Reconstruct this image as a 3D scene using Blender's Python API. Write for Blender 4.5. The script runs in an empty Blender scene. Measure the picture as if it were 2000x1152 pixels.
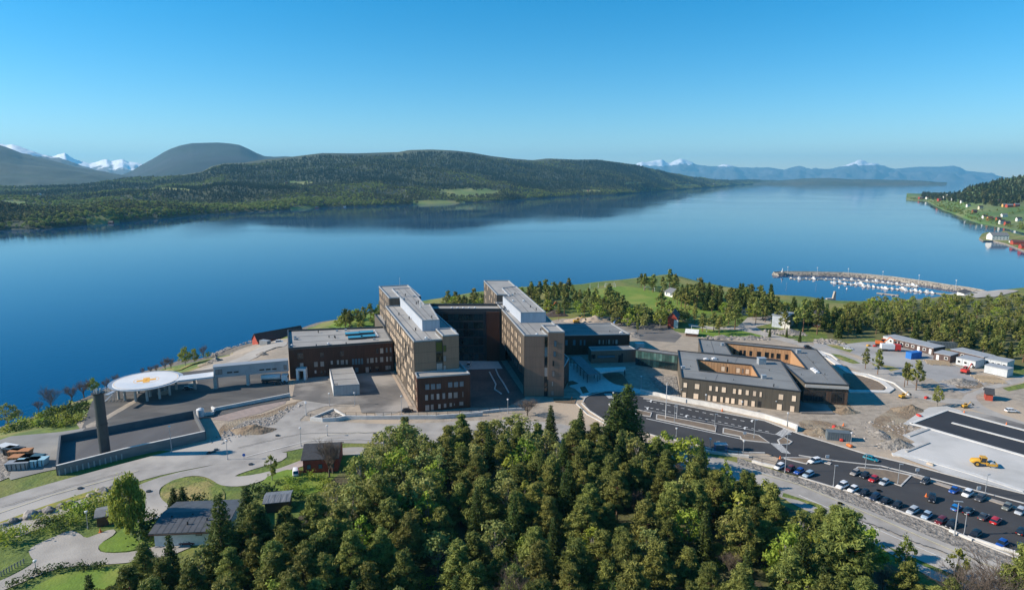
import bpy, bmesh, math, random
import numpy as np
from mathutils import Vector, Matrix, noise as mn
random.seed(7); np.random.seed(7)
R = math.radians
sc = bpy.context.scene
col = sc.collection
# ------------------------------------------------------------------ camera
F_PX = 1250.0; CAM_H = 72.0; WATER = -16.0
PITCH = math.atan(226 / F_PX); sp, cp = math.sin(PITCH), math.cos(PITCH)
cam_d = bpy.data.cameras.new('camera'); cam = bpy.data.objects.new('camera', cam_d); col.objects.link(cam)
cam_d.sensor_width = 36; cam_d.lens = F_PX / 2000 * 36; cam_d.clip_start = 1; cam_d.clip_end = 60000
cam.location = (0, 0, CAM_H); cam.rotation_euler = (math.pi / 2 - PITCH, 0, 0)
sc.camera = cam
# ------------------------------------------------------------------ daylight
SUN_EL, SUN_AZ = 29.0, -93.0          # azimuth clockwise from +Y: the sun stands to the left
w = bpy.data.worlds.new('World'); sc.world = w; w.use_nodes = True
nt = w.node_tree; bg = nt.nodes['Background']
sky = nt.nodes.new('ShaderNodeTexSky'); sky.sky_type = 'NISHITA'; sky.sun_disc = False
sky.sun_elevation = R(SUN_EL); sky.sun_rotation = R(SUN_AZ); sky.air_density = 1.0; sky.dust_density = 0.0; sky.ozone_density = 5.0
sky.altitude = 100
hsv = nt.nodes.new('ShaderNodeHueSaturation'); hsv.inputs['Saturation'].default_value = 1.38; hsv.inputs['Hue'].default_value = .491
nt.links.new(sky.outputs[0], hsv.inputs['Color']); nt.links.new(hsv.outputs[0], bg.inputs[0]); bg.inputs[1].default_value = 0.098
sun_d = bpy.data.lights.new('sun', 'SUN'); sun_d.energy = 5.0; sun_d.angle = R(0.5); sun_d.color = (1.0, 0.88, 0.73)
sun = bpy.data.objects.new('sun', sun_d); col.objects.link(sun)
sd = Vector((math.sin(R(SUN_AZ)) * math.cos(R(SUN_EL)), math.cos(R(SUN_AZ)) * math.cos(R(SUN_EL)), math.sin(R(SUN_EL))))
sun.rotation_euler = sd.to_track_quat('Z', 'Y').to_euler(); sun.location = (-300, 0, 400)
sc.view_settings.view_transform = 'Standard'; sc.view_settings.look = 'None'
sc.view_settings.exposure = 0.70; sc.view_settings.gamma = 1.0; sc.view_settings.use_curve_mapping = False
sc.cycles.volume_bounces = 0
# ------------------------------------------------------------------ survey helpers (photo measurement -> real place)
def tan_down(py):
    v = (py - 576) / F_PX
    return (sp + v * cp) / (cp - v * sp)
def G(px, py, z=0.0):
    u = (px - 1000) / F_PX; v = (py - 576) / F_PX; t = (CAM_H - z) / (sp + v * cp)
    return Vector((u * t, (cp - v * sp) * t, z))
FR = {'F': (0, 0, 1), '1': (540, 540, .25173), '2': (900, 540, .25173), '3': (1220, 640, .23), '4': (0, 680, .26036), '5': (400, 640, .26036),
      '6': (0, 900, .22), '7': (1200, 740, .21), '8': (1560, 760, .26036), 'r1': (1600, 600, .2), 'r2': (1240, 520, .2), 'r3': (1480, 500, .26),
      'r4': (1700, 320, .15625), 'r8': (1500, 900, .25), 'q1': (740, 550, .12151), 'q2': (740, 670, .12151), 'q3': (840, 550, .1476),
      'q4': (960, 550, .20833), 'q5': (1080, 620, .15625), 'q6': (560, 760, .34029), 'q7': (1100, 740, .35757), 'q8': (200, 900, .3),
      's1': (200, 640, .22), 's2': (400, 600, .19), 's3': (1900, 380, .10417), 's4': (1780, 700, .13889), 's5': (840, 540, .23), 's6': (0, 840, .13889)}
def PX(f, x, y):
    a = FR[f]; return (a[0] + x * a[2], a[1] + y * a[2])
def pts(f, lst, z=0.0):
    return [G(*PX(f, x, y), z) for x, y in lst]
def pt(f, x, y, z=0.0): return G(*PX(f, x, y), z)
def height_at(base, top_py):
    return CAM_H - base.y * tan_down(top_py)
# ------------------------------------------------------------------ terrain height
shore_px = [(-420, 960), (-120, 862), (0, 822), (70, 798), (140, 772), (210, 748), (270, 722), (340, 700), (400, 694), (450, 676), (500, 660), (550, 644),
            (600, 632), (650, 622), (700, 612), (745, 602), (800, 594), (850, 586), (900, 578), (950, 574), (1010, 570), (1070, 566), (1140, 558), (1180, 553),
            (1208, 550), (1260, 548), (1310, 549), (1360, 553), (1420, 562), (1476, 573), (1510, 581), (1545, 588), (1600, 594), (1640, 597), (1688, 596),
            (1740, 586), (1800, 577), (1850, 573), (1890, 569), (1943, 567), (2000, 560), (2150, 545), (2500, 520)]
shore = [G(x, y, WATER) for x, y in shore_px]
land = np.array([(p.x, p.y) for p in shore] + [(1500, 700), (1500, -420), (-620, -420), (-620, 150)])
GX0, GY0, GS = -520.0, -240.0, 4.0
gx = np.arange(GX0, 1100, GS); gy = np.arange(GY0, 860, GS)
XX, YY = np.meshgrid(gx, gy)
def inside_np(X, Y, poly):
    c = np.zeros(X.shape, bool); n = len(poly); j = n - 1
    for i in range(n):
        xi, yi = poly[i]; xj, yj = poly[j]
        if yi != yj:
            c ^= ((yi > Y) != (yj > Y)) & (X < (xj - xi) * (Y - yi) / (yj - yi) + xi)
        j = i
    return c
def dist_np(X, Y, line):
    d = np.full(X.shape, 1e9)
    for i in range(len(line) - 1):
        a = np.array(line[i]); b = np.array(line[i + 1]); ab = b - a; L = (ab ** 2).sum() or 1e-9
        t = np.clip(((X - a[0]) * ab[0] + (Y - a[1]) * ab[1]) / L, 0, 1)
        d = np.minimum(d, np.hypot(X - a[0] - t * ab[0], Y - a[1] - t * ab[1]))
    return d
ns = len(shore)
D = dist_np(XX, YY, land[:ns]); IN = inside_np(XX, YY, land)
rough = 0.5 * np.sin(XX * .11 + np.sin(YY * .07) * 2) + 0.5 * np.sin(YY * .13 + np.sin(XX * .05) * 3)
t = np.clip((D + rough * 3) / 72, 0, 1); prof = 0.35 * t + 0.65 * t * t * (3 - 2 * t)
HH = np.where(IN, WATER - .6 + (-WATER + .6) * prof, WATER - .6 - np.clip(D * .35, 0, 6))
HH = np.where(IN & (t < 1), np.minimum(HH + rough * .35 * np.sin(t * math.pi), -0.02), HH)
HH = np.where(IN & (t >= 1), 0.0, HH)
def hgt(x, y):
    fx = (x - GX0) / GS; fy = (y - GY0) / GS
    i = int(fx); j = int(fy)
    if i < 0 or j < 0 or i >= len(gx) - 1 or j >= len(gy) - 1: return 0.0 if y < 600 else WATER
    fx -= i; fy -= j
    return float((HH[j, i] * (1 - fx) + HH[j, i + 1] * fx) * (1 - fy) + (HH[j + 1, i] * (1 - fx) + HH[j + 1, i + 1] * fx) * fy)
def T(px, py):
    """where the line of sight meets the ground"""
    u = (px - 1000) / F_PX; v = (py - 576) / F_PX; dn = sp + v * cp; fw = cp - v * sp
    t = CAM_H / dn
    if hgt(u * t, fw * t) >= -0.03: return Vector((u * t, fw * t, 0))
    tm = (CAM_H - WATER) / dn
    while t < tm:
        z = CAM_H - t * dn
        if z <= hgt(u * t, fw * t): break
        t += 1.0
    t = min(t, tm)
    return Vector((u * t, fw * t, max(hgt(u * t, fw * t), WATER)))
def Tf(f, x, y): return T(*PX(f, x, y))
# ------------------------------------------------------------------ object helpers
def tag(o, label=None, cat=None, group=None, kind=None):
    if label: o['label'] = label
    if cat: o['category'] = cat
    if group: o['group'] = group
    if kind: o['kind'] = kind
    return o
def thing(name, label, cat, loc=(0, 0, 0), rz=0, group=None):
    o = bpy.data.objects.new(name, None); col.objects.link(o); o.location = loc; o.rotation_euler = (0, 0, rz)
    return tag(o, label, cat, group)
def link(name, me, parent=None, loc=(0, 0, 0), rz=0, rot=None):
    o = bpy.data.objects.new(name, me); col.objects.link(o)
    if parent: o.parent = parent
    o.location = loc; o.rotation_euler = rot if rot else (0, 0, rz)
    return o
def copy_tree(o, parent=None):
    c = o.copy(); col.objects.link(c); c.parent = parent
    for ch in list(o.children): copy_tree(ch, c)
    return c
class MB:
    """collects boxes, prisms, tubes; origin is subtracted on build"""
    def __init__(s): s.v = []; s.f = []; s.m = []; s.sm = []
    def add(s, vs, fs, m=0, smooth=False):
        b = len(s.v); s.v += [tuple(v) for v in vs]
        for f in fs: s.f.append(tuple(b + i for i in f)); s.m.append(m); s.sm.append(smooth)
        return s
    def box(s, x0, y0, z0, x1, y1, z1, m=0):
        vs = [(x0, y0, z0), (x1, y0, z0), (x1, y1, z0), (x0, y1, z0), (x0, y0, z1), (x1, y0, z1), (x1, y1, z1), (x0, y1, z1)]
        return s.add(vs, [(3, 2, 1, 0), (4, 5, 6, 7), (0, 1, 5, 4), (1, 2, 6, 5), (2, 3, 7, 6), (3, 0, 4, 7)], m)
    def cbox(s, c, size, m=0, rz=0):
        hx, hy, hzz = size[0] / 2, size[1] / 2, size[2] / 2; ca, sa = math.cos(rz), math.sin(rz)
        vs = []
        for z in (-hzz, hzz):
            for x, y in ((-hx, -hy), (hx, -hy), (hx, hy), (-hx, hy)):
                vs.append((c[0] + x * ca - y * sa, c[1] + x * sa + y * ca, c[2] + z))
        return s.add(vs, [(3, 2, 1, 0), (4, 5, 6, 7), (0, 1, 5, 4), (1, 2, 6, 5), (2, 3, 7, 6), (3, 0, 4, 7)], m)
    def prism(s, poly, z0, z1, m=0, mtop=None, bottom=True):
        n = len(poly); a = sum(poly[i][0] * poly[(i + 1) % n][1] - poly[(i + 1) % n][0] * poly[i][1] for i in range(n))
        if a < 0: poly = poly[::-1]
        z0f = z0 if callable(z0) else (lambda p: z0)
        vs = [(p[0], p[1], z0f(p)) for p in poly] + [(p[0], p[1], z1) for p in poly]
        s.add(vs, [(i, (i + 1) % n, n + (i + 1) % n, n + i) for i in range(n)], m)
        s.add([(p[0], p[1], z1) for p in poly], [tuple(range(n))], m if mtop is None else mtop)
        if bottom: s.add([(p[0], p[1], z0f(p)) for p in poly], [tuple(range(n))[::-1]], m)
        return s
    def tube(s, a, b, r0, r1=None, n=8, m=0, caps=True, smooth=True):
        a = Vector(a); b = Vector(b); r1 = r0 if r1 is None else r1
        d = (b - a); L = d.length or 1e-6; d /= L
        q = d.to_track_quat('Z', 'Y'); vs = []
        for c, r in ((a, r0), (b, r1)):
            for i in range(n):
                t = 2 * math.pi * i / n; vs.append(c + q @ Vector((math.cos(t) * r, math.sin(t) * r, 0)))
        s.add(vs, [(i, (i + 1) % n, n + (i + 1) % n, n + i) for i in range(n)], m, smooth)
        if caps: s.add(vs[n:], [tuple(range(n))], m); s.add(vs[:n], [tuple(range(n))[::-1]], m)
        return s
    def mesh(s, name, mats, origin=(0, 0, 0)):
        me = bpy.data.meshes.new(name); o = origin
        me.from_pydata([(v[0] - o[0], v[1] - o[1], v[2] - o[2]) for v in s.v], [], s.f)
        mats = mats if isinstance(mats, (list, tuple)) else [mats]
        for m in mats: me.materials.append(m)
        me.polygons.foreach_set('material_index', s.m); me.polygons.foreach_set('use_smooth', s.sm); me.update()
        return me
    def build(s, name, mats, parent=None, origin=None, loc=None):
        """world-coordinate geometry; parented meshes are stored relative to the parent"""
        if parent is not None and origin is None:
            o = Vector(parent.location)
            q = parent
            while q.parent: q = q.parent; o += Vector(q.location)
            return link(name, s.mesh(name, mats, o), parent)
        origin = origin or (0, 0, 0)
        return link(name, s.mesh(name, mats, origin), parent, loc=origin if loc is None else loc)
# ------------------------------------------------------------------ materials
def node(nt, t, **kw):
    n = nt.nodes.new(t)
    for k, v in kw.items(): setattr(n, k, v)
    return n
def M(name, c1, c2=None, scale=1.0, rough=.8, detail=4, bump=0, bscale=None, metal=0, c3=None, scale3=.05, spec=.5, mixlo=.35, mixhi=.65, stretch=None, transl=0, rnd=0):
    m = bpy.data.materials.new(name); m.use_nodes = True; nt = m.node_tree; b = nt.nodes['Principled BSDF']
    L = nt.links.new
    b.inputs['Roughness'].default_value = rough; b.inputs['Metallic'].default_value = metal; b.inputs['Specular IOR Level'].default_value = spec
    b.inputs['Base Color'].default_value = (*c1, 1)
    tc = node(nt, 'ShaderNodeNewGeometry') if stretch != 'obj' else node(nt, 'ShaderNodeTexCoord')
    vec = tc.outputs['Position'] if stretch != 'obj' else tc.outputs['Object']
    if isinstance(stretch, tuple):
        mp = node(nt, 'ShaderNodeMapping'); mp.inputs['Scale'].default_value = stretch; L(vec, mp.inputs[0]); vec = mp.outputs[0]
    out = None
    if c2 is not None:
        n = node(nt, 'ShaderNodeTexNoise'); n.inputs['Scale'].default_value = scale; n.inputs['Detail'].default_value = detail; L(vec, n.inputs['Vector'])
        r = node(nt, 'ShaderNodeMapRange'); r.inputs[1].default_value = mixlo; r.inputs[2].default_value = mixhi; L(n.outputs['Fac'], r.inputs[0])
        mx = node(nt, 'ShaderNodeMix', data_type='RGBA'); mx.inputs[6].default_value = (*c1, 1); mx.inputs[7].default_value = (*c2, 1); L(r.outputs[0], mx.inputs[0])
        out = mx.outputs[2]
        if c3 is not None:
            n3 = node(nt, 'ShaderNodeTexNoise'); n3.inputs['Scale'].default_value = scale3; n3.inputs['Detail'].default_value = 5; L(vec, n3.inputs['Vector'])
            r3 = node(nt, 'ShaderNodeMapRange'); r3.inputs[1].default_value = .48; r3.inputs[2].default_value = .62; L(n3.outputs['Fac'], r3.inputs[0])
            m3 = node(nt, 'ShaderNodeMix', data_type='RGBA'); L(out, m3.inputs[6]); m3.inputs[7].default_value = (*c3, 1); L(r3.outputs[0], m3.inputs[0]); out = m3.outputs[2]
    if rnd:
        oi = node(nt, 'ShaderNodeObjectInfo'); hs = node(nt, 'ShaderNodeHueSaturation')
        ra = node(nt, 'ShaderNodeMapRange'); ra.inputs[3].default_value = 1 - rnd; ra.inputs[4].default_value = 1 + rnd; L(oi.outputs['Random'], ra.inputs[0]); L(ra.outputs[0], hs.inputs['Value'])
        if out: L(out, hs.inputs['Color'])
        else: hs.inputs['Color'].default_value = (*c1, 1)
        out = hs.outputs[0]
    if out: L(out, b.inputs['Base Color'])
    if bump:
        nb = node(nt, 'ShaderNodeTexNoise'); nb.inputs['Scale'].default_value = bscale or scale * 3; nb.inputs['Detail'].default_value = 6; L(vec, nb.inputs['Vector'])
        bp = node(nt, 'ShaderNodeBump'); bp.inputs['Strength'].default_value = 1; bp.inputs['Distance'].default_value = bump; L(nb.outputs['Fac'], bp.inputs['Height']); L(bp.outputs[0], b.inputs['Normal'])
    return m
grass = M('grass', (.13, .18, .025), (.065, .11, .018), .35, .9, c3=(.2, .19, .05), scale3=.035, bump=.25, bscale=1.2)
lawn = M('lawn', (.14, .23, .018), (.10, .175, .014), .4, .9, 8, c3=(.20, .24, .035), scale3=.06, bump=.1, bscale=2)
rough_grass = M('rough_grass', (.17, .21, .035), (.08, .12, .02), .6, .95, 8, c3=(.30, .24, .09), scale3=.09, bump=.3, bscale=1.5)
gravel = M('gravel', (.36, .31, .25), (.25, .215, .175), .5, .95, 9, c3=(.43, .345, .255), scale3=.03, bump=.12, bscale=2.5)
dirt = M('dirt', (.25, .185, .12), (.17, .125, .085), .8, .95, 8, c3=(.3, .25, .18), scale3=.15, bump=.3, bscale=1.8)
rubble = M('rubble', (.34, .31, .27), (.12, .11, .10), .9, .95, 8, bump=.5, bscale=1.6)
old_asphalt = M('old_asphalt', (.35, .33, .305), (.265, .25, .232), .25, .9, 9, c3=(.40, .375, .34), scale3=.05, bump=.02, bscale=6)
track_gravel = M('track_gravel', (.39, .365, .33), (.30, .28, .255), .2, .95, 6, bump=.05, bscale=4)
yard_asphalt = M('yard_asphalt', (.105, .10, .095), (.15, .14, .13), .12, .9, 9, c3=(.30, .28, .255), scale3=.05, bump=.02, bscale=6)
black_asphalt = M('black_asphalt', (.036, .036, .039), (.05, .049, .05), .15, .85, 6, bump=.02, bscale=6)
deck_asphalt = M('deck_asphalt', (.06, .06, .062), (.085, .083, .08), .08, .9, 6, stretch=(1, 2.5, 1), c3=(.11, .106, .10), scale3=.06)
pale_pad = M('pale_gravel_pad', (.47, .465, .45), (.40, .395, .38), .25, .95, 8, c3=(.52, .51, .49), scale3=.06, bump=.04, bscale=4)
concrete = M('concrete', (.42, .41, .39), (.34, .33, .315), .6, .85, 6, bump=.01)
concrete_light = M('concrete_light', (.62, .61, .58), (.52, .51, .49), .8, .8, 6)
kerb_m = M('kerb_stone', (.5, .49, .47), (.42, .41, .39), 1.5, .85)
paint = M('road_paint', (.72, .72, .70), (.55, .55, .54), 1.2, .7)
yellow_paint = M('yellow_paint', (.55, .5, .33), (.45, .42, .3), 1.2, .7)
bark = M('bark', (.10, .075, .055), (.055, .042, .034), 3, .95, bump=.03)
pine_bark = M('pine_bark', (.22, .11, .055), (.10, .07, .05), 1.2, .95)
pale_bark = M('pale_bark', (.35, .33, .30), (.15, .14, .12), 2.5, .9)
rock = M('rock', (.33, .30, .27), (.16, .145, .13), 1.2, .9, 8, bump=.15, bscale=2, rnd=.25)
wet_rock = M('shore_rock', (.2, .17, .13), (.09, .08, .065), .8, .9, 8, bump=.3, bscale=1)
# ------------------------------------------------------------------ near terrain
def grid_mesh(name, X, Y, Z, keep, mats, midx=None, smooth=True):
    ny, nx = X.shape; idx = -np.ones(X.shape, int)
    q = keep; vk = np.zeros(X.shape, bool)
    vk[:-1, :-1] |= q; vk[1:, :-1] |= q; vk[:-1, 1:] |= q; vk[1:, 1:] |= q
    idx[vk] = np.arange(vk.sum())
    v = np.stack([X[vk], Y[vk], Z[vk]], 1)
    jj, ii = np.nonzero(q)
    f = np.stack([idx[jj, ii], idx[jj, ii + 1], idx[jj + 1, ii + 1], idx[jj + 1, ii]], 1)
    me = bpy.data.meshes.new(name); me.vertices.add(len(v)); me.vertices.foreach_set('co', v.astype('f').ravel())
    me.loops.add(f.size); me.loops.foreach_set('vertex_index', f.astype('i').ravel())
    me.polygons.add(len(f)); me.polygons.foreach_set('loop_start', np.arange(0, f.size, 4, dtype='i')); me.polygons.foreach_set('loop_total', np.full(len(f), 4, 'i'))
    for m in mats: me.materials.append(m)
    me.polygons.foreach_set('use_smooth', np.full(len(f), smooth))
    if midx is not None: me.polygons.foreach_set('material_index', midx[jj, ii].astype('i'))
    me.update(calc_edges=True); me.validate(); return me
hq = np.maximum.reduce([HH[:-1, :-1], HH[1:, :-1], HH[:-1, 1:], HH[1:, 1:]])
keep = hq > WATER - 4
rockband = (hq < WATER + 3.0).astype(int)
tag(link('ground', grid_mesh('ground', XX, YY, HH, keep, [grass, wet_rock], rockband)), kind='structure')
# ground west, south and east of the surveyed strip
MBX = MB(); MBX.add([(-4000, -3000, -.02), (4000, -3000, -.02), (4000, -240, -.02), (-4000, -240, -.02)], [(0, 1, 2, 3)])
MBX.add([(1096, -240, -.02), (4000, -240, -.02), (4000, 560, -.02), (1096, 560, -.02)], [(0, 1, 2, 3)])
tag(MBX.build('outer_ground', grass), kind='structure')
# ------------------------------------------------------------------ water
def water_mat():
    m = bpy.data.materials.new('fjord_water'); m.use_nodes = True; nt = m.node_tree; b = nt.nodes['Principled BSDF']; L = nt.links.new
    b.inputs['Base Color'].default_value = (.0, .042, .125, 1); b.inputs['Roughness'].default_value = .045; b.inputs['IOR'].default_value = 1.33
    b.inputs['Specular IOR Level'].default_value = .27
    g = node(nt, 'ShaderNodeNewGeometry')
    mp = node(nt, 'ShaderNodeMapping'); mp.inputs['Scale'].default_value = (1, .45, 1); L(g.outputs['Position'], mp.inputs[0])
    n1 = node(nt, 'ShaderNodeTexNoise'); n1.inputs['Scale'].default_value = .5; n1.inputs['Detail'].default_value = 5; L(mp.outputs[0], n1.inputs['Vector'])
    n2 = node(nt, 'ShaderNodeTexNoise'); n2.inputs['Scale'].default_value = .004; n2.inputs['Detail'].default_value = 4; L(mp.outputs[0], n2.inputs['Vector'])
    r = node(nt, 'ShaderNodeMapRange'); r.inputs[1].default_value = .4; r.inputs[2].default_value = .65; r.inputs[3].default_value = .02; r.inputs[4].default_value = .2; L(n2.outputs['Fac'], r.inputs[0])
    bp = node(nt, 'ShaderNodeBump'); bp.inputs['Distance'].default_value = .35; L(n1.outputs['Fac'], bp.inputs['Height']); L(r.outputs[0], bp.inputs['Strength']); L(bp.outputs[0], b.inputs['Normal'])
    mp3 = node(nt, 'ShaderNodeMapping'); mp3.inputs['Scale'].default_value = (.0012, .006, 1); L(g.outputs['Position'], mp3.inputs[0]); n3 = node(nt, 'ShaderNodeTexNoise'); n3.inputs['Scale'].default_value = 1; n3.inputs['Detail'].default_value = 7; L(mp3.outputs[0], n3.inputs['Vector'])
    r3 = node(nt, 'ShaderNodeMapRange'); r3.inputs[1].default_value = .45; r3.inputs[2].default_value = .7; r3.inputs[3].default_value = .03; r3.inputs[4].default_value = .09; L(n3.outputs['Fac'], r3.inputs[0]); L(r3.outputs[0], b.inputs['Roughness'])
    return m
FAR = 33000
wm = MB(); wm.add([(-30000, -2500, WATER), (30000, -2500, WATER), (30000, FAR - 100, WATER), (-30000, FAR - 100, WATER)], [(0, 1, 2, 3)])
tag(wm.build('water', water_mat()), kind='structure')
# ------------------------------------------------------------------ hills across the fjord
def interp(lst, x): return float(np.interp(x, [a[0] for a in lst], [a[1] for a in lst]))
def fbm(x, y, s, o=4): return mn.fractal(Vector((x / s, y / s, 3.7)), 0.9, 2.1, o)
hills = {}
def hill(name, px0, px1, nc, nr, shore_l, ridge_l, dist, mats, amp=14, nscale=320, ease=.75, back=700, sharp=0, absY=None):
    cols = np.linspace(px0, px1, nc); X = np.zeros((nr, nc)); Y = X.copy(); Z = X.copy()
    for i, c in enumerate(cols):
        ps = interp(shore_l, c); pr = interp(ridge_l, c); pr = min(pr, ps - .4)
        Ys = G(c, ps, WATER).y if absY is None else absY[0]
        Yr = Ys + dist(c) if absY is None else absY[1]
        u = (c - 1000) / F_PX / 1.0162
        for j in range(nr):
            s = j / (nr - 1) * 1.25
            if s <= 1:
                ez = ease if name != 'wooded_hill' else float(np.interp(c, [250, 520], [.45, ease]))
                g = s ** ez if j else 0
                Yy = Ys + (Yr - Ys) * s; py = ps + (pr - ps) * g
                z = CAM_H - Yy * tan_down(py)
                e = min(1, s * 8) * (1 - s) ** .5 if not sharp else min(1, s * 3) * (1 - .55 * s)
                nz = fbm(Yy * u, Yy, nscale) * amp
                if sharp: nz = (abs(mn.fractal(Vector((Yy * u / nscale, Yy / nscale, 1.3)), .8, 2.2, 5)) - .5) * amp
                z += nz * e
                if j == 0: z = WATER - 3
                elif absY is None: z = max(z, WATER + .6 + s * 20)
            else:
                Yy = Yr + (s - 1) / .25 * back; z = (CAM_H - Yr * tan_down(pr)) - (s - 1) / .25 * back * .35
            X[j, i] = Yy * u; Y[j, i] = Yy; Z[j, i] = z
    o = link(name, grid_mesh(name, X, Y, Z, np.ones((nr - 1, nc - 1), bool), mats)); tag(o, kind='structure')
    hills[name] = (cols, X, Y, Z)
    return o
def hill_mat(name, dark, light, field, snow=None, fscale=.0016, s1=.01):
    m = M(name, dark, light, s1, .95, 8, c3=field, scale3=fscale, bump=3.0, bscale=.05)
    if snow:
        nt = m.node_tree; L = nt.links.new; b = nt.nodes['Principled BSDF']
        src = b.inputs['Base Color'].links[0].from_socket
        g = node(nt, 'ShaderNodeNewGeometry'); sx = node(nt, 'ShaderNodeSeparateXYZ'); L(g.outputs['Position'], sx.inputs[0])
        n = node(nt, 'ShaderNodeTexNoise'); n.inputs['Scale'].default_value = snow[2]; n.inputs['Detail'].default_value = 8; L(g.outputs['Position'], n.inputs['Vector'])
        a = node(nt, 'ShaderNodeMath', operation='MULTIPLY_ADD'); L(n.outputs['Fac'], a.inputs[0]); a.inputs[1].default_value = snow[1]; L(sx.outputs['Z'], a.inputs[2])
        r = node(nt, 'ShaderNodeMapRange'); r.inputs[1].default_value = snow[0]; r.inputs[2].default_value = snow[0] + snow[3]; L(a.outputs[0], r.inputs[0])
        mx = node(nt, 'ShaderNodeMix', data_type='RGBA'); L(r.outputs[0], mx.inputs[0]); L(src, mx.inputs[6]); mx.inputs[7].default_value = (.85, .87, .9, 1); L(mx.outputs[2], b.inputs['Base Color'])
    return m
wood_floor = hill_mat('wooded_slope', (.012, .024, .012), (.04, .055, .022), (.06, .07, .03))
shoreA = [(-400, 470), (0, 450), (60, 449), (150, 441), (200, 437), (250, 432), (300, 428), (400, 419), (480, 415), (540, 412), (600, 408), (640, 405), (700, 404), (750, 402),
          (800, 400), (880, 398), (980, 393), (1080, 386), (1138, 383), (1200, 381), (1300, 373), (1400, 366), (1440, 362), (1500, 359.5), (1570, 357.6)]
ridgeA = [(-400, 366), (0, 364), (150, 362), (200, 354), (250, 349), (290, 347), (330, 343), (360, 341), (395, 336), (415, 325), (440, 319), (480, 317), (520, 311), (560, 308),
          (600, 303), (632, 299), (700, 299), (780, 297), (800, 293), (840, 292), (880, 294), (920, 298), (960, 305), (1000, 310), (1040, 313), (1068, 310), (1120, 312), (1165, 312),
          (1205, 317), (1240, 322), (1290, 334), (1340, 343), (1380, 350), (1410, 353.5), (1440, 352.5), (1470, 352), (1500, 355), (1530, 356), (1560, 356.8), (1570, 357.2)]
hill('wooded_hill', -380, 1568, 420, 70, shoreA, ridgeA, lambda c: 2300 - 700 * max(0, min(1, (c - 900) / 600)) if c > 300 else 2600, [wood_floor], amp=42, nscale=520, ease=.8)
mtn1 = hill_mat('forested_mountain', (.007, .019, .013), (.03, .048, .022), (.04, .05, .028), s1=.004)
dome_m = hill_mat('bare_dome', (.009, .018, .021), (.02, .026, .03), (.008, .022, .014), s1=.003, fscale=.0008)
streak = hill_mat('snow_streaked_ridge', (.09, .085, .08), (.12, .11, .10), (.08, .08, .07), snow=(610, 420, .004, 25), s1=.003)
snowy = hill_mat('snowy_peaks', (.12, .12, .13), (.16, .15, .16), (.1, .1, .1), snow=(560, 500, .0025, 60), s1=.002)
hazy_mt = hill_mat('far_mountains', (.07, .08, .09), (.11, .11, .12), (.06, .07, .07), snow=(960, 620, .0008, 50), s1=.001)
foot = [(-500, 371), (2500, 371)]
hill('left_mountain', -300, 300, 130, 50, foot, [(-300, 240), (-100, 262), (0, 281), (22, 288), (50, 300), (100, 312), (150, 326), (200, 335), (240, 343), (300, 352)], None, [mtn1], amp=70, nscale=900, ease=.9, absY=(4200, 6600))
hill('streaked_mountain', -60, 260, 100, 40, foot, [(-60, 262), (0, 276), (20, 280), (32, 279), (45, 283), (60, 288), (90, 299), (120, 307), (150, 317), (190, 329), (225, 335), (260, 345)], None, [streak], amp=120, nscale=900, sharp=1, absY=(7200, 10000))
hill('dome_mountain', 200, 640, 150, 60, foot, [(200, 350), (240, 341), (262, 332), (275, 324), (300, 311), (315, 303), (325, 297), (340, 290), (358, 284), (380, 279.5), (430, 278), (455, 280), (473, 283), (490, 291), (505, 299), (520, 305), (540, 306), (560, 305), (575, 306), (600, 310), (640, 325)], None, [dome_m], amp=80, nscale=1500, ease=.85, absY=(5200, 8200))
hill('snow_peaks', 85, 300, 120, 40, [(0, 368), (400, 368)], [(85, 318), (105, 304), (118, 301), (133, 298), (142, 304), (150, 309), (165, 313), (178, 317), (190, 315), (205, 310), (212, 309), (222, 313), (235, 310), (243, 309), (255, 314), (268, 315), (281, 318), (300, 330)], None, [snowy], amp=230, nscale=1400, sharp=1, absY=(12500, 15500))
FARR = [(1180, 345), (1230, 330), (1250, 320), (1262, 316), (1280, 312), (1292, 311), (1300, 316), (1308, 318), (1316, 313), (1327, 309), (1340, 312), (1350, 316), (1358, 321), (1385, 324), (1400, 324),
        (1410, 320), (1420, 321), (1440, 326), (1480, 327), (1500, 326), (1530, 331), (1545, 326), (1560, 323), (1575, 330), (1620, 329), (1645, 323), (1662, 319), (1680, 317), (1700, 318), (1715, 323), (1745, 329), (1790, 325), (1830, 325), (1860, 323), (1872, 326), (1885, 333), (1920, 336), (1960, 345), (2010, 349), (2200, 352)]
hill('snow_mountains', 1180, 2150, 330, 50, [(1100, 357), (2200, 357)], FARR, None, [hazy_mt], amp=700, nscale=1700, sharp=1, absY=(25500, 30000))
isle = hill_mat('island_slope', (.04, .055, .03), (.07, .08, .04), (.09, .09, .05))
hill('low_island', 1470, 1850, 130, 14, [(1470, 358), (1850, 357.6)], [(1470, 357.5), (1500, 354), (1540, 351), (1570, 348.5), (1620, 347.5), (1660, 350), (1700, 350), (1740, 351.5), (1760, 351.5), (1800, 353), (1830, 356), (1850, 357.4)], None, [isle], amp=8, nscale=500, absY=(10500, 12000), back=500)
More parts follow.
